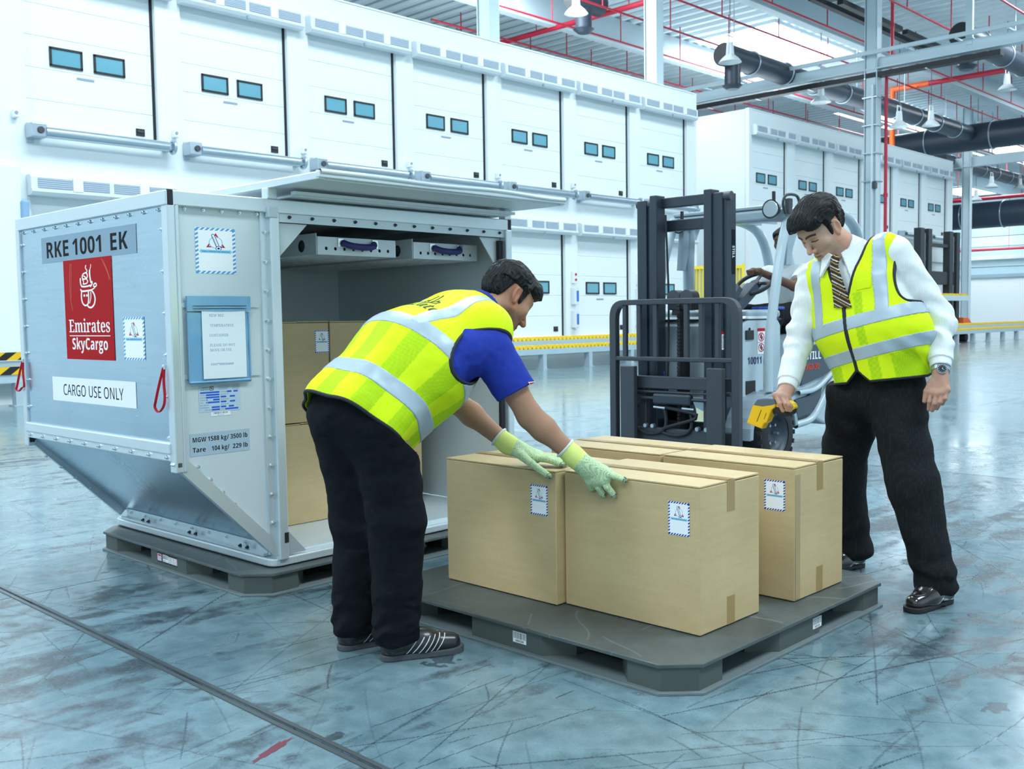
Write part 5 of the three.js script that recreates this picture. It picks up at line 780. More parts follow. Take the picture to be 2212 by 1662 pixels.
  shoe([2.165, 0, -2.765], [2.440, 0, -2.635], 'shoe'); shoe([2.13, 0, -2.965], [2.40, 0, -2.905], 'shoe');
  // gloves
  const gl = (wr, el, fingers, thumb, name, lo, hi) => {
    const kn = fingers.map((q) => q[0]), palm = [rc(wr, kn[0], 0.030, 0.0165), rc(wr, kn[1], 0.030, 0.0170), rc(wr, kn[2], 0.030, 0.0165), rc(wr, kn[3], 0.028, 0.0150), rc(kn[0], kn[1], 0.0160), rc(kn[1], kn[2], 0.0160), rc(kn[2], kn[3], 0.015)];
    const fs = fingers.map((q, i) => join(0.004, chain(q, [[0.0135, 0.0122, 0.0105], [0.0138, 0.0125, 0.0108], [0.0132, 0.012, 0.0104], [0.0118, 0.0108, 0.0096]][i])));
    const th = join(0.006, chain(thumb, [0.021, 0.0145, 0.0118]));
    const dir = nrm(sub(wr, el)), cuffA = add(wr, dir, -0.045), cuff = rc(cuffA, add(wr, dir, 0.01), 0.0385, 0.033), cutC = plane(cuffA, dir);
    const P = join(0.02, palm);
    const f = (x, y, z) => { let d = P(x, y, z); for (const q of fs) d = smin(d, q(x, y, z), 0.007); d = smin(d, th(x, y, z), 0.012); d = smin(d, Math.max(cuff(x, y, z), -cutC(x, y, z)), 0.014); return d; };
    const mid = mix3(wr, kn[1], 0.22), startP = plane(mid, sub(kn[1], wr)), tips = fingers.map((q) => q[2]).concat([thumb[2]]);
    const col = (x, y, z) => { const t = startP(x, y, z); let c = [0.74, 0.82, 0.24]; if (t > 0) { const p = Math.sin(x * 1150) * Math.sin(z * 1150) * 0.5 + Math.sin(y * 1150 + x * 500) * Math.sin((x + z) * 800) * 0.5; c = mix3([0.66, 0.80, 0.46], [0.07, 0.26, 0.22], sstep(0.08, 0.36, p) * 0.8); for (const q of tips) { const dd = Math.hypot(x - q[0], y - q[1], z - q[2]); if (dd < 0.013) c = Math.sin((x + y + z) * 1400) > -0.2 ? [0.03, 0.06, 0.16] : [0.6, 0.72, 0.3]; } } return c; };
    const g = part(name, net(f, lo, hi, 0.0026, base, col), clothMat(0.85), man, 'yellow knitted work glove with green grip dots');
    const ring = new THREE.TorusGeometry(0.0385, 0.0045, 8, 28); ring.applyQuaternion(new THREE.Quaternion().setFromUnitVectors(V(0, 0, 1), V(...dir))); ring.translate(cuffA[0] - base[0], cuffA[1] - base[1], cuffA[2] - base[2]); part('cuff_hem', ring, mat([0.72, 0.78, 0.74], 0.8), g, 'white cuff hem');
  };
  const oX = (px, py, x) => A3(onX(px, py, x)), oYp = (px, py, y) => A3(onY(px, py, y)), fing = (k, t, o) => [k, add(mix3(k, t, 0.52), o), t];
  { const o = [-0.012, 0.004, 0]; const F = [fing(oX(1314, 1024, 2.826), oX(1350, 1037, 2.846), o), fing(oX(1304, 1036, 2.822), oX(1327, 1071, 2.846), o), fing(oX(1290, 1038, 2.820), oX(1303, 1071, 2.846), o), fing(oX(1276, 1040, 2.819), oX(1280, 1060, 2.845), o)];
    gl(wrR, elR, F, [add(wrR, [0.03, -0.012, -0.01]), [2.845, 0.660, -2.352], [2.885, 0.634, -2.315]], 'work_glove', [2.68, 0.49, -2.48], [2.96, 0.78, -2.06]); }
  { const k0 = [2.848, 0.652, -2.655], t0 = [2.886, 0.631, -2.540], st = [0.021, 0.0005, -0.008], up0 = [0, 0.008, 0]; const F = [0, 1, 2, 3].map((i) => fing(add(k0, st, i), add(t0, st, i), up0));
    gl(wrL, elL, F, [add(wrL, [0.005, -0.02, 0.03]), [2.800, 0.640, -2.620], oX(1186, 1029, 2.802)], 'work_glove', [2.66, 0.53, -2.90], [3.02, 0.80, -2.44]); }
}
// ------------------------------------------------------------------ the standing man with the infrared thermometer: faces -X, his right side towards -Z
{
  const base = [4.28, 0, -1.9], Zax = [0, 0, 1], oX = (px, py, x) => A3(onX(px, py, x)), skin = SKIN2;
  const man = thing('person', 'standing man in a yellow vest, white shirt and striped tie aiming a thermometer', 'person', base);
  const shR = [4.205, 1.355, -2.185], elR = [4.16, 1.085, -2.228], wrR = [3.965, 0.868, -2.188], shL = [4.235, 1.445, -1.83], elL = [4.325, 1.165, -1.675], wrL = [4.205, 0.962, -1.622];
  const hipR = [4.27, 0.85, -2.03], knR = [4.36, 0.46, -2.125], anR = [4.45, 0.10, -2.105], hipL = [4.24, 0.85, -1.84], knL = [4.15, 0.47, -1.705], anL = [4.10, 0.10, -1.588];
  const p = 0.70, fh = nrm([-0.955, 0, -0.297]), tilt = 0.06; let fw = [fh[0] * Math.cos(p), -Math.sin(p), fh[2] * Math.cos(p)], up = [fh[0] * Math.sin(p), Math.cos(p), fh[2] * Math.sin(p)], rt = nrm(crs(fw, up)); up = nrm(add(up, rt, tilt)); rt = nrm(crs(fw, up));
  const C = [4.130, 1.560, -2.116];
  const hd = head(man, base, C, rt, up, fw, skin, { stubble: 0.22, quiff: 0.004, top: 0.016, thick: 0.021, line: 0.064, strand: 1, nose: 0.8, scale: 1.03 });
  const neckA = [4.215, 1.44, -2.0], neck = rc(neckA, add(add(C, up, -0.05), fw, -0.028), 0.066, 0.057);
  const armR = join(0.03, chain([shR, elR], [0.05, 0.034]), chain([elR, mix3(elR, wrR, 0.3), wrR], [0.034, 0.035, 0.028])), armL = join(0.03, chain([shL, elL], [0.05, 0.034]), chain([elL, mix3(elL, wrL, 0.3), wrL], [0.034, 0.035, 0.028]));
  const trunk = join(0.06, rc([4.25, 0.9, -1.92], [4.21, 1.2, -1.94], 0.11, 0.115, Zax, 0.72), rc([4.21, 1.2, -1.94], [4.215, 1.38, -2.0], 0.115, 0.09, Zax, 0.62), rc(shR, shL, 0.055));
  const legs = join(0.04, chain([hipR, knR, anR], [0.085, 0.06, 0.042]), chain([hipL, knL, anL], [0.085, 0.06, 0.042]), rc(anR, add(anR, [-0.12, -0.065, -0.02]), 0.03, 0.018), rc(anL, add(anL, [-0.12, -0.065, -0.03]), 0.03, 0.018));
  // hands
  const hand = (wr, fingers, thumb, r = 1) => { const kn = fingers.map((q) => q[0]); const P = join(0.014, rc(wr, kn[0], 0.026 * r, 0.0125), rc(wr, kn[1], 0.027 * r, 0.0130), rc(wr, kn[2], 0.027 * r, 0.0125), rc(wr, kn[3], 0.025 * r, 0.0115), rc(kn[0], kn[1], 0.0122), rc(kn[1], kn[2], 0.0122), rc(kn[2], kn[3], 0.0115)); const fs = fingers.map((q, i) => join(0.003, chain(q, [[0.0102, 0.0095, 0.0078], [0.0105, 0.0097, 0.008], [0.01, 0.0093, 0.0077], [0.0088, 0.0082, 0.007]][i]))), th = join(0.005, chain(thumb, [0.0165, 0.0115, 0.0092])); return (x, y, z) => { let d = P(x, y, z); for (const q of fs) d = smin(d, q(x, y, z), 0.0045); return smin(d, th(x, y, z), 0.009); }; };
  const HR = hand(wrR, [[oX(1676, 855, 3.897), oX(1684, 873, 3.872), oX(1691, 888, 3.880)], [oX(1688, 857, 3.902), oX(1697, 873, 3.876), oX(1700, 886, 3.886)], [oX(1697, 861, 3.912), oX(1704, 875, 3.884), oX(1706, 887, 3.896)], [oX(1703, 866, 3.922), oX(1709, 878, 3.894), oX(1711, 888, 3.906)]], [oX(1684, 851, 3.955), oX(1668, 868, 3.965), oX(1671, 890, 3.952)]);
  const HL = hand(wrL, [[oX(2012, 848, 4.165), oX(2008, 868, 4.150), oX(2006, 885, 4.160)], [oX(2024, 851, 4.160), oX(2019, 872, 4.143), oX(2014, 887, 4.158)], [oX(2036, 849, 4.163), oX(2031, 869, 4.146), oX(2024, 883, 4.162)], [oX(2046, 843, 4.170), oX(2042, 861, 4.154), oX(2036, 873, 4.168)]], [oX(2014, 826, 4.175), oX(2001, 846, 4.165), oX(1997, 867, 4.160)], 0.95);
  const body0 = join(0.03, trunk, neck, armR, armL, legs), nearHead = join(0.03, trunk, neck), whole = (x, y, z) => smin(nearHead(x, y, z), hd.sdf(x, y, z), 0.02), handR = (x, y, z) => smin(armR(x, y, z), HR(x, y, z), 0.015), handL = (x, y, z) => smin(armL(x, y, z), HL(x, y, z), 0.015);
  const bcol = (x, y, z) => { const m = 0.08 * fbm(x * 50, y * 50, z * 50, 3); const k = y < 1.0 ? [0.86, 0.74, 0.74] : [1, 1, 1]; return [skin[0] * (1 + m) * k[0], skin[1] * (1 + m) * k[1], skin[2] * (1 + m) * k[2]]; };
  const hcut = plane(add(C, up, -0.135), up), inR = (x, y, z) => Math.max(Math.abs(x - 3.93) - 0.075, Math.abs(y - 0.82) - 0.10, Math.abs(z + 2.19) - 0.12), inL = (x, y, z) => Math.max(Math.abs(x - 4.17) - 0.08, Math.abs(y - 0.86) - 0.11, Math.abs(z + 1.61) - 0.10);
  part('body', joinColored([
    net((x, y, z) => Math.max(whole(x, y, z), -hcut(x, y, z)), hd.lo, hd.hi, 0.0027, base, (x, y, z) => hd.col(x, y, z)),
    net((x, y, z) => Math.max(body0(x, y, z), hcut(x, y, z) - 0.004, -inR(x, y, z), -inL(x, y, z)), [3.8, 0, -2.4], [4.6, 1.6, -1.4], 0.009, base, bcol),
    net((x, y, z) => Math.max(handR(x, y, z), inR(x, y, z) - 0.003), [3.83, 0.69, -2.34], [4.03, 0.95, -2.04], 0.0026, base, bcol),
    net((x, y, z) => Math.max(handL(x, y, z), inL(x, y, z) - 0.003), [4.06, 0.72, -1.74], [4.28, 1.0, -1.48], 0.0026, base, bcol),
  ]), skinMat, man, 'fair tanned skin, clean-shaven');
  // vest volume first, the shirt keeps inside it
  const vestB = join(0.06, rc([4.225, 0.90, -1.868], [4.205, 1.12, -1.915], 0.150, 0.150, Zax, 0.72), rc([4.205, 1.12, -1.915], [4.20, 1.32, -1.985], 0.150, 0.130, Zax, 0.58), rc([4.205, 1.375, -2.14], [4.225, 1.462, -1.865], 0.074, 0.074));
  const vestF = (x, y, z) => vestB(x, y, z) + 0.006 * Math.sin(z * 26 + y * 9) * sstep(1.15, 0.9, y) + 0.006 * fbm(x * 9, y * 7, z * 9, 3) + 0.004 * Math.sin((y * 0.8 + z) * 60) * sstep(0.08, 0.0, Math.abs(y - 1.06)) * sstep(-1.86, -1.78, z);
  // shirt
  const slv = (sh, el, wr) => { const c = join(0.03, rc(sh, el, 0.074, 0.060), rc(el, mix3(el, wr, 0.88), 0.060, 0.049)), w = mix3(el, wr, 0.90), cut = plane(w, sub(wr, el)), cf0 = rc(mix3(el, wr, 0.66), wr, 0.0445, 0.0415), cutC = plane(mix3(el, wr, 0.98), sub(wr, el)), inn = rc(mix3(el, wr, 0.84), add(wr, sub(wr, el), 0.3), 0.0315, 0.0315); return (x, y, z) => Math.max(Math.min(Math.max(c(x, y, z), cut(x, y, z) + 0.012), Math.max(cf0(x, y, z), cutC(x, y, z))), -inn(x, y, z)); };
  const sR = slv(shR, elR, wrR), sL = slv(shL, elL, wrL);
  const torso = join(0.05, rc([4.235, 0.88, -1.9], [4.21, 1.2, -1.94], 0.125, 0.128, Zax, 0.68), rc([4.21, 1.2, -1.94], [4.205, 1.36, -1.995], 0.128, 0.105, Zax, 0.60), rc(shR, shL, 0.07, 0.07));
  const cdir = nrm(sub(add(C, up, -0.06), neckA)), col0 = rc(neckA, add(neckA, cdir, 0.11), 0.083, 0.070), colIn = rc(add(neckA, cdir, -0.06), add(neckA, cdir, 0.13), 0.072, 0.061), colTop = plane(add(neckA, cdir, 0.062), add(cdir, [-0.35, 0, 0])), colBot = plane(add(neckA, cdir, -0.02), cdir);
  const vGap = (x, y, z) => Math.abs(z + 2.028) - 0.020 - (1.44 - y) * 0.35;
  const flap = (a, b, c2) => { const n = nrm(crs(sub(b, a), sub(c2, a))), pl = plane(a, n), m = mix3(mix3(a, b, 0.5), c2, 0.3333), e = [[a, b], [b, c2], [c2, a]].map(([q, r2]) => { let en = nrm(crs(sub(r2, q), n)); if (dot(sub(m, q), en) > 0) en = en.map((k) => -k); return plane(q, en); }); return (x, y, z) => Math.max(Math.abs(pl(x, y, z)) - 0.0035, ...e.map((g) => g(x, y, z))) - 0.004; };
  const fL = flap([4.118, 1.452, -2.012], [4.170, 1.500, -1.945], [4.085, 1.345, -1.952]), fL2 = flap([4.118, 1.452, -2.012], [4.170, 1.500, -1.945], [4.130, 1.395, -1.905]), fL3 = flap([4.085, 1.345, -1.952], [4.170, 1.500, -1.945], [4.130, 1.395, -1.905]), fR = flap([4.098, 1.442, -2.045], [4.150, 1.468, -2.11], [4.075, 1.355, -2.085]);
  const shirtF = (x, y, z) => { let d = smin(Math.max(torso(x, y, z), vestF(x, y, z) + 0.014, 0.985 - y), smin(sR(x, y, z), sL(x, y, z), 0.02), 0.03); const arm = Math.max(sstep(-2.12, -2.17, z) * sstep(0.94, 1.02, y), sstep(-1.78, -1.73, z) * sstep(1.0, 1.06, y)); d += 0.006 * arm * Math.sin((y * 1.0 + x * 0.5) * 70 + 5 * fbm(x * 9, y * 9, z * 9, 2)) * (0.4 + sstep(0.14, 0.0, Math.abs(y - 1.13))) + 0.005 * fbm(x * 16, y * 12, z * 16, 3) * sstep(0.94, 1.02, y); if (y < 1.31) return d; const c = Math.max(col0(x, y, z), colTop(x, y, z), -colBot(x, y, z), -colIn(x, y, z)); return Math.min(d, c, fL(x, y, z), fL2(x, y, z), fL3(x, y, z), fR(x, y, z)); };
  const white = (x, y, z) => { const s = 1 - 0.05 * (Math.sin((z * 1.0 + x * 0.8) * 520) > 0.3 ? 1 : 0); return [0.80 * s, 0.84 * s, 0.85 * s]; };
  part('shirt', net(shirtF, [3.85, 0.78, -2.4], [4.48, 1.62, -1.5], 0.0056, base, white), clothMat(0.75), man, 'white long-sleeved shirt with fine stripes');
  // tie
  const knot = rc([4.098, 1.428, -2.034], [4.080, 1.395, -2.026], 0.019, 0.0135), tieA = [4.074, 1.395, -2.026], tieB = [4.055, 1.185, -1.968], td = nrm(sub(tieB, tieA)), tn = nrm([-1, -0.12, -0.05]), ts = nrm(crs(td, tn));
  const tieF = (x, y, z) => { const q = [x - tieA[0], y - tieA[1], z - tieA[2]], t = dot(q, td), w = dot(q, ts), nn = dot(q, nrm(crs(ts, td))), hw = 0.012 + 0.17 * clamp(t, 0, 0.2) * 0.75; return smin(Math.max(Math.abs(w) - hw, Math.abs(nn + 0.0) - 0.005, -t - 0.01, t - 0.26, 1.222 - y) - 0.003, knot(x, y, z), 0.006); };
  part('tie', net(tieF, [3.98, 1.1, -2.10], [4.16, 1.47, -1.9], 0.003, base, (x, y, z) => { const q = [x - tieA[0], y - tieA[1], z - tieA[2]], t = dot(q, td), w = dot(q, ts), s = ((t + w * 0.9) / 0.036) % 1, k = (s + 1) % 1; return k < 0.16 ? [0.66, 0.66, 0.62] : k < 0.42 ? [0.03, 0.016, 0.012] : k < 0.52 ? [0.55, 0.47, 0.16] : k < 0.74 ? [0.085, 0.034, 0.02] : [0.035, 0.018, 0.014]; }), clothMat(0.5), man, 'brown tie with cream and gold stripes');
  // vest
  const zl = (y) => -1.972 - (y - 1.209) * 0.52, zr = (y) => -1.968 + (y - 1.209) * 0.17, zipZ = (y) => -1.972 + (1.209 - y) * 0.20;
  const hem = (x, y, z) => (y - (0.905 + 0.12 * (z + 1.9)) - 0.02 * sstep(4.2, 4.3, x)) * 0.98;
  const vee = (x, y, z) => x > 4.235 ? 1 : Math.max((zl(y) - z) * 0.9, (z - zr(y)) * 0.95, (1.205 - y) * 0.7);                     // negative inside the neck opening
  const notch = (x, y, z) => x > 4.2 ? 1 : Math.abs(z - zipZ(y)) * 0.75 - Math.max(0.0018, (0.955 - y) * 0.85);                  // opening below the last fastening
  const hole = (sh, k) => { const f = ell([sh[0] - 0.005, sh[1] - 0.055, sh[2]], [0.115, 0.125, 0.060]); return f; };
  const hR = ell([4.20, 1.30, -2.272], [0.16, 0.165, 0.066]), hL = ell([4.235, 1.395, -1.742], [0.16, 0.185, 0.066]), nk = rc(neckA, add(neckA, cdir, 0.14), 0.092, 0.092);
  const cuts = (x, y, z) => Math.max(-hem(x, y, z), -vee(x, y, z), -notch(x, y, z), -hR(x, y, z), -hL(x, y, z), -nk(x, y, z));
  const vest = (x, y, z) => { const d = vestF(x, y, z); return Math.max(d, -(d + 0.012), cuts(x, y, z)); };
  const B1 = (x, y, z) => (y - (1.152 + 0.26 * (z + 1.95))) * 0.97, B2 = (x, y, z) => (y - (1.026 + 0.27 * (z + 1.9))) * 0.97;
  const yel = [0.70, 0.88, 0.012], mesh = [0.46, 0.70, 0.010];
  const vcol = (x, y, z) => { const b2 = B2(x, y, z), b1 = B1(x, y, z); let c = yel; const u = z + 1.94 - (1.1 - y) * 0.2; if (b2 < -0.03 && (Math.abs(u - 0.19) < 0.045 || Math.abs(u - 0.075) < 0.022 || Math.abs(u + 0.12) < 0.03)) c = mesh; if (b2 > 0.03 && b1 < 0.12 && Math.abs(u - 0.055) < 0.018) c = mesh; if (c === mesh) { const q = Math.sin(z * 1500) * Math.sin(y * 1500); c = [c[0] * (1 + 0.12 * q), c[1] * (1 + 0.12 * q), c[2]]; } const m = 0.05 * fbm(x * 30, y * 30, z * 30, 2); return [c[0] * (1 + m), c[1] * (1 + m), c[2]]; };
  const vg = new THREE.Group(); vg.name = 'safety_vest'; vg.userData.label = 'open-necked yellow safety vest with silver bands and black edging'; man.add(vg);
  const lo = [3.98, 0.80, -2.36], hi = [4.46, 1.60, -1.58];
  part('vest_cloth', net(vest, lo, hi, 0.005, base, vcol), hiVis, vg);
  const bandOf = (cond, k = 0.0028) => (x, y, z) => { const d = vestF(x, y, z) - k; return Math.max(d, -(d + 0.012), cuts(x, y, z) + 0.003, cond(x, y, z)); };
  part('reflective_band', net(bandOf((x, y, z) => Math.abs(B1(x, y, z)) - 0.028), lo, hi, 0.0048, base), bandMat, vg, 'silver reflective band'); part('reflective_band', net(bandOf((x, y, z) => Math.abs(B2(x, y, z)) - 0.027), lo, hi, 0.0048, base), bandMat, vg, 'silver reflective band');
  part('shoulder_band', net(bandOf((x, y, z) => Math.max(Math.abs(z + 2.132 - (1.4 - y) * 0.12) - 0.026, 0.0 - B1(x, y, z)), 0.0032), lo, hi, 0.0048, base), bandMat, vg, 'silver reflective shoulder band'); part('shoulder_band', net(bandOf((x, y, z) => Math.max(Math.abs(z + 1.872 - (1.5 - y) * 0.2) - 0.027, 0.0 - B1(x, y, z)), 0.0032), lo, hi, 0.0048, base), bandMat, vg, 'silver reflective shoulder band');
  const edge = (cut, guard) => (x, y, z) => Math.max(Math.hypot(vestF(x, y, z) + 0.003, cut(x, y, z)) - 0.0062, guard(x, y, z)), others = (skip) => (x, y, z) => Math.max(...[['h', (a, b, c) => -hem(a, b, c)], ['v', (a, b, c) => -vee(a, b, c)], ['n', (a, b, c) => -notch(a, b, c)], ['R', (a, b, c) => -hR(a, b, c)], ['L', (a, b, c) => -hL(a, b, c)]].filter((q) => q[0] !== skip).map((q) => q[1](x, y, z))) - 0.003;
  part('hem_edging', net(edge(hem, others('h')), lo, hi, 0.0038, base), trimMat, vg, 'black edging'); part('neck_edging', net(edge(vee, others('v')), lo, hi, 0.0038, base), trimMat, vg, 'black edging'); part('zip_edging', net(edge(notch, others('n')), lo, hi, 0.0038, base), trimMat, vg, 'black zip edging'); part('armhole_edging', net(edge(hR, others('R')), lo, hi, 0.0038, base), trimMat, vg, 'black edging'); part('armhole_edging', net(edge(hL, others('L')), lo, hi, 0.0038, base), trimMat, vg, 'black edging');
  part('pen_pocket', net((x, y, z) => { const d = vestF(x, y, z) - 0.003; return Math.max(d, -(d + 0.012), Math.abs(z + 1.895) - 0.030, Math.abs(y - 1.315 - 0.2 * (z + 1.9)) - 0.022); }, lo, hi, 0.0045, base, () => yel), hiVis, vg);
  // trousers
  const tr0 = join(0.05, rc([4.25, 0.92, -1.915], [4.25, 0.85, -1.925], 0.122, 0.126, Zax, 0.64), chain([add(hipR, [0, -0.02, 0.012]), knR, anR], [0.116, 0.098, 0.082]), chain([add(hipL, [0, 0, 0.01]), knL, anL], [0.122, 0.098, 0.080]));
  const fold = (x, y, z) => 0.009 * fbm(x * 9, y * 13, z * 9, 3) + 0.006 * Math.sin(y * 60 + z * 14 - x * 8 + 7 * fbm(x * 8, y * 5, z * 8, 2)) * sstep(0.30, 0.12, y) + 0.006 * Math.sin((y + z * 0.6) * 38) * sstep(0.12, 0, Math.abs(y - 0.68));
  part('trousers', net((x, y, z) => Math.max(tr0(x, y, z) + fold(x, y, z), Math.min(vestF(x, y, z) + 0.018, hem(x, y, z)), 0.05 + (4.10 - x) * 0.22 * (z > -1.9 ? 1 : 0) - y, y - 1.0), [3.98, 0.02, -2.34], [4.62, 1.02, -1.46], 0.0062, base, (x, y, z) => { const s = Math.sin((z + x * 0.6) * 480) > 0.9 ? 1.6 : 1, m = 0.2 * fbm(x * 90, y * 20, z * 90, 2); return [0.011 * s * (1 + m), 0.0125 * s * (1 + m), 0.0145 * s * (1 + m)]; }), clothMat(0.85), man, 'dark pinstriped trousers');
  part('belt', net((x, y, z) => { const d = tr0(x, y, z) - 0.004; return Math.max(d, -(d + 0.012), Math.abs(y - 0.962) - 0.016); }, [4.05, 0.92, -2.2], [4.45, 1.0, -1.66], 0.006, base), M.black, man, 'black belt');
  // slip-on shoes
  const shoe = (heel, toe) => {
    const f = nrm(sub(toe, heel)), r = crs(f, [0, 1, 0]), L = Math.hypot(...sub(toe, heel)), G = frame(heel, r, [0, 1, 0], f), m = mix3(heel, toe, 0.5), lo2 = add(m, [-0.25, -0.02, -0.25]), hi2 = add(m, [0.25, 0.15, 0.25]);
    const up1 = join(0.025, rc([0, 0.045, 0.040], [0, 0.088, 0.045], 0.036, 0.036), rc([0, 0.05, 0.05], [0, 0.05, 0.15], 0.041, 0.043, [1, 0, 0], 0.92), rc([0, 0.085, 0.06], [0, 0.062, 0.16], 0.034, 0.036), rc([0, 0.046, 0.15], [0, 0.036, L - 0.045], 0.041, 0.032, [1, 0, 0], 0.86));
    const sh = part('shoe', net(G((x, y, z) => Math.max(up1(x, y, z), 0.022 - y, y - 0.112)), lo2, hi2, 0.004, base), phys([0.02, 0.012, 0.013], 0.16, 0, { clearcoat: 1, clearcoatRoughness: 0.12 }), man, 'polished dark brown slip-on shoe');
    part('sole', net(G((x, y, z) => { const w = 0.036 + 0.008 * sstep(0.05, 0.2, z), zr = z < w ? w - z : z > L - w ? z - (L - w) : 0; return Math.max(Math.hypot(Math.max(Math.abs(x), 0), zr) - w + 0.001, Math.abs(y - 0.011) - 0.011, z > 0.09 && z < 0.12 ? 0.006 - y : -1); }), lo2, hi2, 0.004, base), mat([0.015, 0.015, 0.017], 0.6), sh, 'black sole');
    part('apron_seam', net(G((x, y, z) => Math.max(Math.hypot(up1(x, y, z), Math.hypot(x / 0.034, (z - L + 0.10) / 0.07) * 0.034 - 0.03) - 0.003, 0.035 - y, L - 0.15 - z)), lo2, hi2, 0.0028, base), mat([0.012, 0.008, 0.008], 0.3), sh);
  };
  shoe([4.195, 0, -1.568], [3.920, 0, -1.628]); shoe([4.53, 0, -2.10], [4.26, 0, -2.165]);
  // wristwatch
  const wg = new THREE.Group(); wg.name = 'wristwatch'; wg.userData.label = 'steel wristwatch with a dark dial'; man.add(wg); wg.position.set(wrL[0] - base[0], wrL[1] - base[1] - 0.006, wrL[2] - base[2]);
  const ad = V(...nrm(sub(wrL, elL))), q = new THREE.Quaternion().setFromUnitVectors(V(0, 0, 1), ad);
  for (let i = 0; i < 18; i++) { const a = i / 18 * Math.PI * 2, l = part('bracelet_link', rbx(0.0118, 0.005, 0.018, 0.001, 0, 0, 0, 1), M.zinc, wg); l.position.set(Math.cos(a) * 0.0345, Math.sin(a) * 0.0345, 0).applyQuaternion(q); l.quaternion.copy(q).multiply(new THREE.Quaternion().setFromAxisAngle(V(0, 0, 1), a + Math.PI / 2)); }
  const dn = V(-0.86, 0.18, 0.48).normalize(), dq = new THREE.Quaternion().setFromUnitVectors(V(0, 1, 0), dn), cs = part('watch_case', new THREE.CylinderGeometry(0.0195, 0.0205, 0.010, 28), M.zinc, wg); cs.position.copy(dn).multiplyScalar(0.040); cs.quaternion.copy(dq);
  const fc = part('watch_dial', new THREE.CylinderGeometry(0.0165, 0.0165, 0.001, 28), phys([0.01, 0.012, 0.016], 0.15, 0, { clearcoat: 1 }), cs); fc.position.y = 0.0056; for (let i = 0; i < 12; i++) { const a = i / 12 * 6.283, k = part('hour_mark', bx(0.0012, 0.0006, 0.003), M.white, cs); k.position.set(Math.cos(a) * 0.0135, 0.0064, Math.sin(a) * 0.0135); k.rotation.y = -a + Math.PI / 2; } part('watch_hand', bx(0.0012, 0.0006, 0.010, 0, 0.0066, 0.003), M.white, cs); part('watch_hand', bx(0.007, 0.0006, 0.0012, 0.003, 0.0066, 0), M.white, cs);
}
// ------------------------------------------------------------------ infrared thermometer held in the right hand
{
  const X = 3.915, c = onX(1680, 876, X), t = thing('infrared_thermometer', 'yellow infrared thermometer gun held over the cartons by the standing man', 'thermometer', [X, c.y, c.z]);
  const P = (list) => list.map(([zx, zy]) => { const q = onX(1610 + zx / 13.85, 820 + zy / 13.85, X); return [q.z - c.z, q.y - c.y]; });
  const ex = (list, w, b) => { const s = P(list); let a = 0; for (let i = 0; i < s.length; i++) { const [x1, y1] = s[i], [x2, y2] = s[(i + 1) % s.length]; a += x1 * y2 - x2 * y1; } if (a < 0) s.reverse(); const g = extrude(s, w - 2 * b, b); g.translate(0, 0, -w / 2 + b); return g.rotateY(-Math.PI / 2); };
  const Y = mat([0.85, 0.52, 0.01], 0.35);
  part('barrel', ex([[345, 750], [165, 1270], [540, 1415], [600, 1285], [690, 1235], [830, 880], [930, 800], [960, 735], [600, 785]], 0.050, 0.006), Y, t, 'yellow barrel');
  part('display_housing', ex([[350, 745], [470, 610], [720, 578], [930, 590], [965, 700], [900, 740], [600, 782]], 0.052, 0.006), mat([0.10, 0.14, 0.18], 0.35), t, 'grey display housing');
  part('handle', ex([[940, 640], [1110, 620], [1300, 655], [1440, 740], [1480, 820], [1460, 865], [1250, 840], [1000, 800]], 0.036, 0.008), Y, t, 'yellow handle back'); part('grip', ex([[850, 850], [960, 790], [1250, 835], [1470, 860], [1430, 980], [1250, 1055], [1100, 1030], [960, 950]], 0.034, 0.008), M.rubber, t, 'black rubber grip');
  const m0 = onX(1610 + 350 / 13.85, 820 + 1345 / 13.85, X); part('lens_ring', cyl(V(0, m0.y - c.y + 0.006, m0.z - c.z), V(0, m0.y - c.y - 0.004, m0.z - c.z - 0.003), 0.015, 0.013, 18), M.black, t);
  part('trigger', ex([[830, 900], [900, 880], [930, 1000], [880, 1040]], 0.014, 0.002), M.black, t);
  const scale = P([[570, 900], [435, 1250]]), a = V(-0.0258, scale[0][1], scale[0][0]), b = V(-0.0258, scale[1][1], scale[1][0]); part('printed_scale', bar(a, b, 0.0012, 0.004, V(1, 0, 0)), M.black, t); const mk = P([[720, 990], [650, 1180]]); part('printed_name', bar(V(-0.0256, mk[0][1], mk[0][0]), V(-0.0256, mk[1][1], mk[1][0]), 0.0012, 0.003, V(1, 0, 0)), M.darkgrey, t);
  const lcd = onX(1610 + 720 / 13.85, 820 + 612 / 13.85, X); part('display', rbx(0.03, 0.002, 0.02, 0.0008, 0, lcd.y - c.y + 0.004, lcd.z - c.z), mat([0.25, 0.36, 0.40], 0.2), t);
}
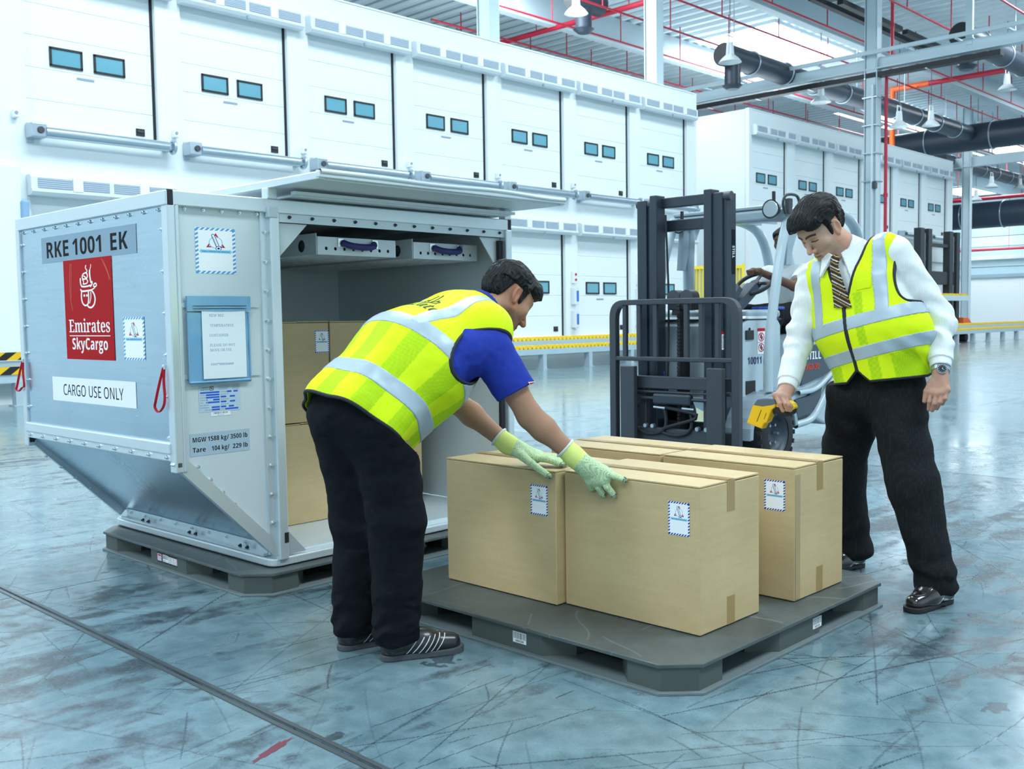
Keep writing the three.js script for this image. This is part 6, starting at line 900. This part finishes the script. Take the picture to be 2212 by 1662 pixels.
// ------------------------------------------------------------------ forklift: front towards -X, its left side towards +Z
const FK = [6.5, 0, -4.565];
{
  const t = thing('forklift', 'grey forklift with a raised black mast and a driver, beyond the cartons', 'forklift', FK);
  const mast = mat([0.030, 0.042, 0.060], 0.38, 0.2), iron = mat([0.045, 0.055, 0.068], 0.5, 0.15), grey = phys([0.30, 0.39, 0.45], 0.35, 0, { clearcoat: 0.4 }), light = phys([0.46, 0.57, 0.63], 0.35, 0, { clearcoat: 0.4 }), dark = mat([0.055, 0.075, 0.10], 0.45), chrome = M.zinc;
  const B = (x0, x1, y0, y1, z0, z1, r = 0.008) => rbx(x1 - x0, y1 - y0, z1 - z0, Math.min(r, (x1 - x0) / 2.1, (y1 - y0) / 2.1, (z1 - z0) / 2.1), (x0 + x1) / 2, (y0 + y1) / 2, (z0 + z1) / 2);
  // load backrest
  const br = new THREE.Shape(), W = 0.60, top = 1.325, w2 = 0.055, R = 0.14, bot = 0.10;
  br.moveTo(-W, bot); br.lineTo(-W, top - R); br.quadraticCurveTo(-W, top, -W + R, top); br.lineTo(W - R, top); br.quadraticCurveTo(W, top, W, top - R); br.lineTo(W, bot); br.lineTo(W - w2, bot); br.lineTo(W - w2, top - R - 0.02); br.quadraticCurveTo(W - w2, top - 0.035, W - R - 0.02, top - 0.035); br.lineTo(-W + R + 0.02, top - 0.035); br.quadraticCurveTo(-W + w2, top - 0.035, -W + w2, top - R - 0.02); br.lineTo(-W + w2, bot); br.closePath();
  part('backrest_frame', new THREE.ExtrudeGeometry(br, { depth: 0.05, bevelEnabled: true, bevelSize: 0.004, bevelThickness: 0.004, bevelSegments: 1, curveSegments: 8 }).rotateY(-Math.PI / 2).translate(0.03, 0, 0), iron, t);
  part('backrest_rail', B(-0.02, 0.02, 0.84, 0.875, -0.56, 0.56), iron, t);
  for (const z of [-0.46, -0.32, -0.16, 0.13, 0.265, 0.41]) part('backrest_bar', B(-0.012, 0.02, 0.86, 1.31, z - 0.02, z + 0.02), iron, t);
  // carriage, forks
  part('carriage_bar', [B(0.03, 0.08, 0.62, 0.72, -0.52, 0.52), B(0.03, 0.07, 0.585, 0.605, -0.5, 0.5)], iron, t); part('carriage_bar', B(0.03, 0.08, 0.18, 0.31, -0.52, 0.52), iron, t); part('carriage_plate', B(0.06, 0.12, 0.25, 0.68, -0.42, -0.30), iron, t); part('carriage_plate', B(0.06, 0.12, 0.25, 0.68, 0.24, 0.36), iron, t);
  part('shift_cylinder', [B(0.0, 0.06, 0.50, 0.585, -0.2, 0.16, 0.02), cyl(V(0.03, 0.545, -0.32), V(0.03, 0.545, 0.30), 0.014)], mast, t);
  for (const z of [-0.40, 0.415]) part('fork', [B(-0.06, -0.01, 0.03, 0.80, z - 0.07, z + 0.07), B(-1.15, -0.01, 0.03, 0.075, z - 0.065, z + 0.065)], iron, t);
  for (const [z, s] of [[-0.22, 1], [0.02, -1]]) part('hydraulic_hose', tube([V(0.04, 0.48, z - 0.14), V(0.02, 0.42, z - 0.2 * s), V(0.02, 0.30, z - 0.14), V(0.02, 0.26, z), V(0.02, 0.31, z + 0.13), V(0.04, 0.44, z + 0.12), V(0.05, 0.50, z + 0.05)], 0.014, 30, 8), M.rubber, t);
  for (const z of [-0.27, -0.2, 0.22, 0.30]) part('carriage_bolt', cyl(V(0.03, 0.325, z), V(0.0, 0.325, z), 0.018, 0.016, 10), chrome, t);
  for (const z of [-0.15, 0.12]) part('hose_fitting', cyl(V(0.03, 0.475, z - 0.05), V(0.03, 0.47, z + 0.06), 0.012, 0.012, 8), chrome, t);
  // mast: outer and inner channels
  for (const s of [-1, 1]) {
    const z = s * 0.355 - 0.04;
    part('outer_channel', [B(0.20, 0.34, 0.08, 2.13, z - 0.045, z + 0.045), B(0.18, 0.22, 0.08, 2.13, z - 0.075, z + 0.02)], mast, t); part('inner_channel', [B(0.16, 0.28, 0.1, 2.16, z - s * 0.10 - 0.035, z - s * 0.10 + 0.035)], mast, t);
    part('lift_cylinder', [cyl(V(0.37, 0.3, z - s * 0.03), V(0.37, 1.9, z - s * 0.03), 0.034, 0.034, 14), cyl(V(0.37, 1.9, z - s * 0.03), V(0.37, 2.12, z - s * 0.03), 0.024, 0.024, 12)], mast, t); part('mast_roller', cyl(V(0.22, 2.10, z - 0.09), V(0.22, 2.10, z + 0.08), 0.035, 0.035, 12), M.darkgrey, t);
  }
  part('mast_crossbar', B(0.24, 0.30, 2.06, 2.14, -0.36, 0.30), mast, t); part('mast_crossbar', B(0.34, 0.40, 1.88, 1.97, -0.36, 0.30), mast, t); part('mast_crossbar', B(0.30, 0.38, 0.16, 0.34, -0.36, 0.30), mast, t);
  part('centre_cylinder', [cyl(V(0.24, 0.2, -0.06), V(0.24, 1.25, -0.06), 0.05, 0.05, 16), cyl(V(0.24, 1.2, -0.10), V(0.24, 1.34, -0.10), 0.06, 0.05, 14), B(0.18, 0.30, 1.24, 1.30, -0.17, 0.06)], M.rubber, t); for (const z of [-0.125, 0.0]) part('chain_wheel', cyl(V(0.19, 1.34, z), V(0.29, 1.34, z), 0.06, 0.06, 18), M.darkgrey, t);
  for (let i = 0; i < 34; i++) part('chain_link', rbx(0.02, 0.022, 0.030, 0.004, 0.16, 0.32 + i * 0.029, -0.05, 1), M.black, t);
  part('mast_hose', tube([V(0.2, 2.0, -0.2), V(0.22, 1.4, -0.19), V(0.2, 0.9, -0.18), V(0.2, 0.4, -0.2)], 0.009, 20, 6), M.rubber, t); part('mast_hose', tube([V(0.2, 0.75, -0.22), V(0.2, 0.5, -0.21), V(0.2, 0.36, -0.2)], 0.007, 10, 6), mat([0.02, 0.05, 0.4], 0.5), t);
  const still = canvasTex(64, 512, (c) => { c.fillStyle = '#101a26'; c.fillRect(0, 0, 64, 512); c.save(); c.translate(32, 256); c.rotate(Math.PI / 2); c.fillStyle = '#e8eef2'; c.font = 'bold 58px sans-serif'; c.textAlign = 'center'; c.textBaseline = 'middle'; c.fillText('STILL', 0, 2, 480); c.restore(); });
  const ml = part('mast_lettering', decal(0.05, 0.34), sheet(still), t, 'white vertical lettering'); ml.position.set(0.30, 1.68, 0.3625); 
  const warn = canvasTex(64, 256, (c) => { c.fillStyle = '#eef2f4'; c.fillRect(0, 0, 64, 256); c.fillStyle = '#c8141e'; c.fillRect(0, 0, 64, 40); c.fillStyle = '#505860'; for (let i = 0; i < 9; i++) c.fillRect(10, 60 + i * 20, 44, 9); }); const wl = part('warning_sticker', decal(0.035, 0.14), sheet(warn), t, 'white and red warning sticker'); wl.position.set(0.19, 1.0, 0.336); 
  // work lamps on the guard
  for (const [x, y, z, r] of [[0.50, 1.93, -0.27, 0.06], [0.63, 2.015, 0.50, 0.075]]) { const g = new THREE.Group(); g.name = 'work_lamp'; g.userData.label = 'round black work lamp'; g.position.set(x, y, z); t.add(g); part('lamp_bowl', cyl(V(0.06, 0, 0), V(-0.02, 0, 0), r * 0.6, r, 20), M.black, g); part('lamp_glass', cyl(V(-0.02, 0, 0), V(-0.028, 0, 0), r * 0.86, r * 0.8, 20), phys([0.6, 0.72, 0.78], 0.1, 0.3, { clearcoat: 1 }), g); part('lamp_bracket', bx(0.02, 0.09, 0.02, 0.03, r + 0.02, 0), M.black, g); }
  part('mirror_bracket', [tube([V(0.70, 1.98, 0.58), V(0.66, 2.06, 0.58), V(0.68, 2.12, 0.60), V(0.80, 2.12, 0.62), V(0.84, 2.05, 0.62), V(0.78, 1.98, 0.60)], 0.012, 24, 6), B(0.72, 0.78, 1.98, 2.1, 0.56, 0.6)], M.darkgrey, t);
  // overhead guard
  part('guard_front_beam', [rbx(0.14, 0.10, 1.10, 0.03, 0.80, 1.985, 0), rbx(0.10, 0.03, 1.0, 0.01, 0.78, 2.05, 0)], grey, t);
  for (const s of [-1, 1]) { part('front_pillar', tube([V(0.80, 1.97, s * 0.545), V(0.66, 1.62, s * 0.55), V(0.50, 0.98, s * 0.555), V(0.475, 0.60, s * 0.56)], 0.038, 24, 12), light, t); part('guard_side_rail', tube([V(0.80, 1.98, s * 0.53), V(1.3, 2.06, s * 0.5), V(1.9, 2.04, s * 0.48), V(2.2, 1.85, s * 0.47), V(2.35, 1.3, s * 0.46)], 0.045, 30, 10), grey, t); part('guard_gusset', extrude([[0, 0], [0.24, 0], [0.2, -0.07], [0.12, -0.12], [0.06, -0.22], [0.02, -0.36], [-0.04, -0.36]], 0.04, 0.005).translate(0.86, 1.95, s * 0.50 - 0.02), grey, t); }
  for (let k = 0; k < 6; k++) part('guard_roof_bar', bar(V(0.9, 2.03, -0.4 + k * 0.16), V(2.0, 2.05, -0.4 + k * 0.16), 0.03, 0.04), grey, t);
  part('rear_pillar', tube([V(0.98, 1.95, -0.50), V(0.96, 1.6, -0.50), V(0.98, 1.1, -0.50)], 0.05, 12, 10), grey, t);
  // body
  part('cowl', extrude([[0.36, 0.56], [0.37, 1.10], [0.44, 1.165], [0.86, 1.165], [0.92, 1.10], [0.93, 0.56]], 0.86, 0.02).translate(0, 0, -0.47), light, t, 'light grey front cowl'); part('dash_top', B(0.46, 0.98, 1.165, 1.235, -0.45, 0.39, 0.03), grey, t);
  part('dash_gap', B(0.375, 0.95, 1.148, 1.166, -0.475, 0.412), M.black, t);
  const num = canvasTex(256, 80, (c) => { c.clearRect(0, 0, 256, 80); c.fillStyle = '#1a2460'; c.font = 'bold 74px sans-serif'; c.textAlign = 'center'; c.textBaseline = 'middle'; c.fillText('10011', 128, 44, 240); }); part('fleet_number', decal(0.28, 0.085).translate(0.53, 0.84, 0.4125), mat([1, 1, 1], 0.5, 0, { map: num, transparent: true, alphaTest: 0.4 }), t, 'dark blue number 10011');
  const pict = canvasTex(128, 288, (c) => { c.fillStyle = '#e8eef1'; c.fillRect(0, 0, 128, 288); c.fillStyle = '#c21828'; c.fillRect(0, 0, 128, 34); for (const y of [98, 216]) { c.fillStyle = '#30363c'; c.fillRect(56, y - 34, 18, 66); c.fillRect(40, y - 6, 50, 16); c.strokeStyle = '#d02434'; c.lineWidth = 11; c.beginPath(); c.arc(64, y, 44, 0, 6.3); c.stroke(); c.beginPath(); c.moveTo(34, y - 32); c.lineTo(94, y + 32); c.stroke(); } c.fillStyle = '#8a9aa4'; c.fillRect(0, 156, 128, 5); }); part('pictogram_sticker', decal(0.115, 0.205).translate(0.625, 0.985, 0.4125), sheet(pict), t, 'red and white prohibition stickers');
  part('document_clip', [B(0.385, 0.50, 1.0, 1.075, 0.41, 0.424), B(0.435, 0.45, 1.07, 1.095, 0.41, 0.424)], M.black, t); part('cowl_recess', B(0.39, 0.54, 0.57, 0.68, 0.40, 0.414, 0.03), M.black, t);
  part('step_plate', B(0.60, 1.0, 0.575, 0.60, 0.38, 0.58), grey, t);
  // fender and wheels
  const fend = []; for (let i = 0; i <= 12; i++) { const a = Math.PI * (1.02 - i / 12 * 0.98); fend.push([0.54 + Math.cos(a) * 0.36, 0.27 + Math.sin(a) * 0.315]); } const inn = fend.map(([x, y]) => [0.54 + (x - 0.54) * 0.92, 0.27 + (y - 0.27) * 0.93]).reverse();
  for (const z of [0.36, -0.60]) part('fender', extrude([...fend, ...inn], 0.22, 0.008).translate(0, 0, z), grey, t);
  const wheel = (x, z, r, w, s) => { const g = new THREE.Group(); g.name = 'wheel'; g.position.set(x, r, z); t.add(g); part('tyre', new THREE.LatheGeometry([[r * 0.60, -w / 2], [r * 0.86, -w / 2], [r * 0.97, -w * 0.42], [r, -w * 0.25], [r, w * 0.25], [r * 0.97, w * 0.42], [r * 0.86, w / 2], [r * 0.60, w / 2]].map((q) => new THREE.Vector2(...q)), 36).rotateX(Math.PI / 2), M.rubber, g, 'black tyre'); for (let i = 0; i < 22; i++) { const a = i / 22 * Math.PI * 2, l = part('tread_lug', bx(0.018, 0.035, w * 0.40, 0, 0, s * w * 0.28), M.rubber, g); l.position.set(Math.cos(a) * (r - 0.008), Math.sin(a) * (r - 0.008), 0); l.rotation.z = a; } part('rim', new THREE.LatheGeometry([[0.0, 0.0], [r * 0.45, 0.0], [r * 0.52, w * 0.30], [r * 0.62, w * 0.46], [r * 0.60, w * 0.38]].map((q) => new THREE.Vector2(...q)), 30).rotateX(Math.PI / 2 * s), dark, g, 'dark grey rim'); for (let i = 0; i < 6; i++) { const a = i / 6 * 6.283; part('wheel_nut', cyl(V(Math.cos(a) * r * 0.3, Math.sin(a) * r * 0.3, s * 0.01), V(Math.cos(a) * r * 0.3, Math.sin(a) * r * 0.3, s * 0.05), 0.014, 0.012, 6), chrome, g); } };
  wheel(0.54, 0.515, 0.262, 0.20, 1); wheel(0.54, -0.515, 0.262, 0.20, -1); wheel(2.1, 0.45, 0.22, 0.16, 1); wheel(2.1, -0.45, 0.22, 0.16, -1);
  // rear body, counterweight, seat
  part('side_body', extrude([[0.86, 0.50], [0.92, 0.55], [1.0, 0.96], [1.62, 1.02], [2.55, 1.0], [2.62, 0.75], [2.55, 0.30], [2.35, 0.25], [1.45, 0.28], [1.2, 0.36]], 1.06, 0.02).translate(0, 0, -0.53), light, t, 'light grey side body');
  part('dark_side_panel', extrude([[0.99, 0.62], [1.0, 0.93], [2.0, 0.97], [1.75, 0.84], [1.35, 0.68]], 0.02, 0.006).translate(0, 0, 0.545), dark, t, 'dark blue-grey side panel'); part('lower_side_panel', extrude([[0.90, 0.50], [1.10, 0.52], [1.34, 0.62], [1.30, 0.48], [1.12, 0.38], [0.92, 0.36]], 0.02, 0.006).translate(0, 0, 0.545), dark, t);
  part('side_trim', tube([V(0.92, 0.56, 0.575), V(1.2, 0.58, 0.58), V(1.5, 0.70, 0.575), V(1.9, 0.90, 0.57)], 0.022, 20, 8), light, t); part('side_skirt', tube([V(0.90, 0.30, 0.56), V(1.15, 0.34, 0.575), V(1.35, 0.5, 0.575), V(1.6, 0.7, 0.575)], 0.03, 20, 8), light, t);
  const brand = canvasTex(256, 160, (c) => { c.clearRect(0, 0, 256, 160); c.fillStyle = '#eef2f5'; c.font = 'bold 74px sans-serif'; c.textAlign = 'right'; c.fillText('STILL', 246, 74, 230); c.fillStyle = '#e0402a'; c.font = 'bold 52px sans-serif'; c.fillText('RX60-30', 226, 140, 200); }); part('brand_plate', decal(0.36, 0.20).translate(1.14, 0.815, 0.574), mat([1, 1, 1], 0.5, 0, { map: brand, transparent: true, alphaTest: 0.4 }), t, 'white lettering above a red model number');
  for (let k = 0; k < 5; k++) part('vent_slot', B(1.0 + k * 0.13, 1.09 + k * 0.13, 0.965, 0.98, 0.545, 0.552), M.black, t);
  part('seat_base', B(1.45, 2.0, 1.0, 1.12, -0.28, 0.28, 0.04), M.black, t); part('seat_back', B(1.95, 2.10, 1.05, 1.65, -0.25, 0.25, 0.05), M.black, t); part('seat_side', B(1.55, 2.0, 1.03, 1.12, 0.28, 0.34, 0.02), mat([0.6, 0.01, 0.02], 0.5), t, 'red seat side');
  // steering
  const sw = new THREE.Group(); sw.name = 'steering_wheel'; sw.userData.label = 'black steering wheel with a knob'; sw.position.set(1.05, 1.455, 0.10); sw.rotation.z = 0.62; t.add(sw); part('rim', new THREE.TorusGeometry(0.155, 0.017, 12, 36).rotateX(Math.PI / 2), M.black, sw); part('hub', [cyl(V(0, -0.03, 0), V(0, 0.015, 0), 0.05, 0.04, 16), bar(V(-0.15, 0, 0), V(0.15, 0, 0), 0.03, 0.012), bar(V(0, 0, 0), V(0, 0, 0.15), 0.03, 0.012)], M.black, sw); part('spinner_knob', cyl(V(-0.12, 0.0, -0.10), V(-0.12, 0.07, -0.10), 0.02, 0.026, 12), M.black, sw);
  part('steering_column', [bar(V(0.72, 1.20, 0.06), V(1.03, 1.43, 0.10), 0.10, 0.08), bar(V(0.66, 1.18, 0.0), V(0.84, 1.42, 0.04), 0.14, 0.05)], dark, t); part('lever_box', B(0.85, 1.02, 1.22, 1.34, -0.30, -0.05, 0.02), M.black, t); part('blue_folder', B(1.0, 1.2, 1.236, 1.26, 0.10, 0.3), mat([0.03, 0.10, 0.5], 0.5), t);
}
// ------------------------------------------------------------------ the driver
{
  const O = FK, base = [O[0] + 1.75, 0, O[2]], W = (x, y, z) => [O[0] + x, y, O[2] + z], skin = SKIN3, Zax = [0, 0, 1];
  const man = thing('person', 'forklift driver in a white short-sleeved shirt at the steering wheel', 'person', base);
  const C = W(1.60, 1.825, 0.065), pt = 0.12, fw = nrm([-0.99 * Math.cos(pt), -Math.sin(pt), 0.10]), up = nrm([-Math.sin(pt), Math.cos(pt), 0]), rt = nrm(crs(fw, up));
  const hd = head(man, base, C, rt, nrm(crs(rt, fw)), fw, skin, { stubble: 0.3, moustache: true, thick: 0.014, top: 0.01 });
  const shL = W(1.66, 1.555, 0.235), shR = W(1.66, 1.555, -0.12), elL = W(1.36, 1.43, 0.30), wrL = W(1.06, 1.555, 0.14), elR = W(1.35, 1.36, -0.24), wrR = W(1.02, 1.33, -0.16);
  const trunk = join(0.05, rc(W(1.74, 1.2, 0.06), W(1.68, 1.5, 0.06), 0.12, 0.11, Zax, 0.75), rc(shL, shR, 0.06)), neck = rc(W(1.67, 1.58, 0.06), add(C, up, -0.05), 0.058, 0.054);
  const aL = join(0.02, rc(shL, elL, 0.052, 0.04), rc(elL, wrL, 0.04, 0.028)), aR = join(0.02, rc(shR, elR, 0.052, 0.04), rc(elR, wrR, 0.04, 0.028));
  const fist = (w, d) => join(0.008, rc(w, add(w, d, 0.07), 0.028, 0.026), ...[-0.024, -0.008, 0.008, 0.022].map((k) => join(0.003, chain([add(add(w, d, 0.07), [0, 0.004, k]), add(add(w, d, 0.105), [0, -0.006, k]), add(add(w, d, 0.095), [0, -0.034, k])], [0.011, 0.010, 0.009]))), rc(add(w, d, 0.03), add(add(w, d, 0.075), [0, -0.01, 0.04]), 0.014, 0.010));
  const hL = fist(wrL, nrm([-0.9, 0.1, -0.3])), hR = fist(wrR, nrm([-0.95, -0.1, 0]));
  const legs = join(0.04, chain([W(1.70, 1.2, 0.16), W(1.22, 1.19, 0.17), W(1.12, 0.74, 0.15)], [0.08, 0.06, 0.045]), chain([W(1.70, 1.2, -0.04), W(1.22, 1.19, -0.06), W(1.12, 0.74, -0.06)], [0.08, 0.06, 0.045]));
  const body = join(0.02, trunk, neck, aL, aR, hL, hR, legs), hcut = plane(add(C, up, -0.13), up), bcol = () => skin;
  part('body', joinColored([net((x, y, z) => Math.max(smin(join(0.02, trunk, neck)(x, y, z), hd.sdf(x, y, z), 0.02), -hcut(x, y, z)), hd.lo, hd.hi, 0.0045, base, hd.col), net((x, y, z) => Math.max(body(x, y, z), hcut(x, y, z) - 0.004), W(0.8, 0.6, -0.4), W(2.0, 1.75, 0.45), 0.008, base, bcol)]), skinMat, man, 'dark brown skin, moustache');
  const sl = (s, e) => { const m = mix3(s, e, 0.72), c = rc(s, m, 0.078, 0.070), p = plane(m, sub(e, s)); return (x, y, z) => Math.max(c(x, y, z), p(x, y, z)); }, s1 = sl(shL, elL), s2 = sl(shR, elR), tor = join(0.05, rc(W(1.74, 1.2, 0.06), W(1.68, 1.48, 0.06), 0.15, 0.135, Zax, 0.75), rc(shL, shR, 0.075)), clr = rc(W(1.67, 1.57, 0.06), add(C, up, -0.09), 0.078, 0.068), clrT = plane(add(C, up, -0.115), nrm([-0.4, 1, 0]));
  part('shirt', net((x, y, z) => Math.min(smin(Math.max(tor(x, y, z), 1.18 - y), Math.min(s1(x, y, z), s2(x, y, z)), 0.02) + 0.008 * fbm(x * 14, y * 12, z * 14, 3), Math.max(clr(x, y, z), clrT(x, y, z), -(clr(x, y, z) + 0.012))), W(1.2, 1.1, -0.35), W(2.0, 1.75, 0.5), 0.008, base, () => [0.78, 0.83, 0.85]), clothMat(0.8), man, 'white short-sleeved shirt');
  const tr = join(0.05, chain([W(1.72, 1.2, 0.16), W(1.22, 1.19, 0.17), W(1.12, 0.70, 0.15)], [0.11, 0.085, 0.07]), chain([W(1.72, 1.2, -0.04), W(1.22, 1.19, -0.06), W(1.12, 0.70, -0.06)], [0.11, 0.085, 0.07]));
  part('trousers', net((x, y, z) => Math.max(tr(x, y, z) + 0.01 * fbm(x * 12, y * 12, z * 12, 2), 0.66 - y), W(0.95, 0.6, -0.25), W(1.95, 1.4, 0.4), 0.010, base, () => [0.012, 0.014, 0.018]), clothMat(0.9), man, 'dark trousers');
  const wt = new THREE.TorusGeometry(0.031, 0.008, 8, 24), dv = V(...nrm(sub(wrL, elL))); wt.applyQuaternion(new THREE.Quaternion().setFromUnitVectors(V(0, 0, 1), dv)); part('wristwatch', wt.translate(wrL[0] - base[0] + 0.02, wrL[1] - base[1] - 0.006, wrL[2] - base[2]), M.zinc, man, 'steel wristwatch');
}
// ------------------------------------------------------------------ tall black stacker behind the far end of the conveyor, yellow guard panel
{
  const t = thing('pallet_stacker', 'tall black twin-mast stacker with an orange chassis behind the far conveyor', 'stacker', [39.55, 0, -15.42]), mm = mat([0.02, 0.025, 0.032], 0.5), og = mat([0.80, 0.13, 0.02], 0.45);
  for (const x of [-1.4, 1.4]) { for (const d of [-0.36, 0.36]) part('mast_channel', bx(0.34, 4.25, 0.26, x + d, 2.2, 0), mm, t); for (const y of [1.2, 2.2, 3.2, 4.0]) part('mast_tie', bx(0.8, 0.12, 0.18, x, y, -0.02), mm, t); part('lift_chain', bx(0.05, 3.9, 0.04, x, 2.2, 0.06), M.zinc, t); }
  part('cross_plate', bx(3.0, 0.5, 0.2, 0, 2.5, -0.02), mm, t); part('top_tie', bx(2.6, 0.12, 0.16, 0, 3.75, 0), mm, t); part('chassis', rbx(1.2, 0.95, 0.6, 0.04, -1.6, 0.55, 0.03), og, t, 'orange chassis'); part('wedge_cover', extrude([[0, 0], [1.15, 0], [1.15, 0.22], [0.5, 0.62], [0, 0.62]], 0.6, 0.02).translate(1.9, 0.32, -0.3), og, t, 'orange wedge cover');
  part('load_deck', bx(3.2, 0.2, 0.4, 0.3, 1.72, 0.34), M.steelpaint, t); for (let i = 0; i < 19; i++) part('deck_roller', cyl(V(-1.2 + i * 0.16, 1.85, 0.16), V(-1.2 + i * 0.16, 1.85, 0.52), 0.045, 0.045, 8), M.yellow, t); for (const x of [-1.6, 2.3]) part('stacker_wheel', cyl(V(x, 0.16, -0.3), V(x, 0.16, 0.3), 0.16), M.rubber, t);
  const a = onY(1497, 838, 0), b = onY(1606, 838, 0), g = thing('safety_fence', 'yellow framed mesh fence standing behind the forklift', 'fence', [a.x, 0, a.z], Math.atan2(-(b.z - a.z), b.x - a.x)), L = a.distanceTo(b), yl = mat([0.85, 0.62, 0.03], 0.5);
  for (const x of [0, L]) part('post', [bx(0.05, 2.02, 0.05, x, 1.02, 0), bx(0.16, 0.02, 0.16, x, 0.01, 0)], yl, g); for (const y of [0.15, 1.0, 1.98]) part('rail', bx(L, 0.05, 0.04, L / 2, y, 0), yl, g); for (let k = 1; k < 14; k++) part('mesh_wire', bx(0.012, 1.82, 0.012, L * k / 14, 1.06, 0.02), yl, g); part('backing_sheet', bx(L - 0.06, 1.8, 0.006, L / 2, 1.06, -0.015), mat([0.62, 0.58, 0.24], 0.6), g);
}
// ------------------------------------------------------------------ draw
const renderer = new THREE.WebGLRenderer({ antialias: true });
renderer.toneMapping = THREE.LinearToneMapping; renderer.toneMappingExposure = EXPOSURE;
renderer.shadowMap.enabled = true;
renderer.render(scene, camera);
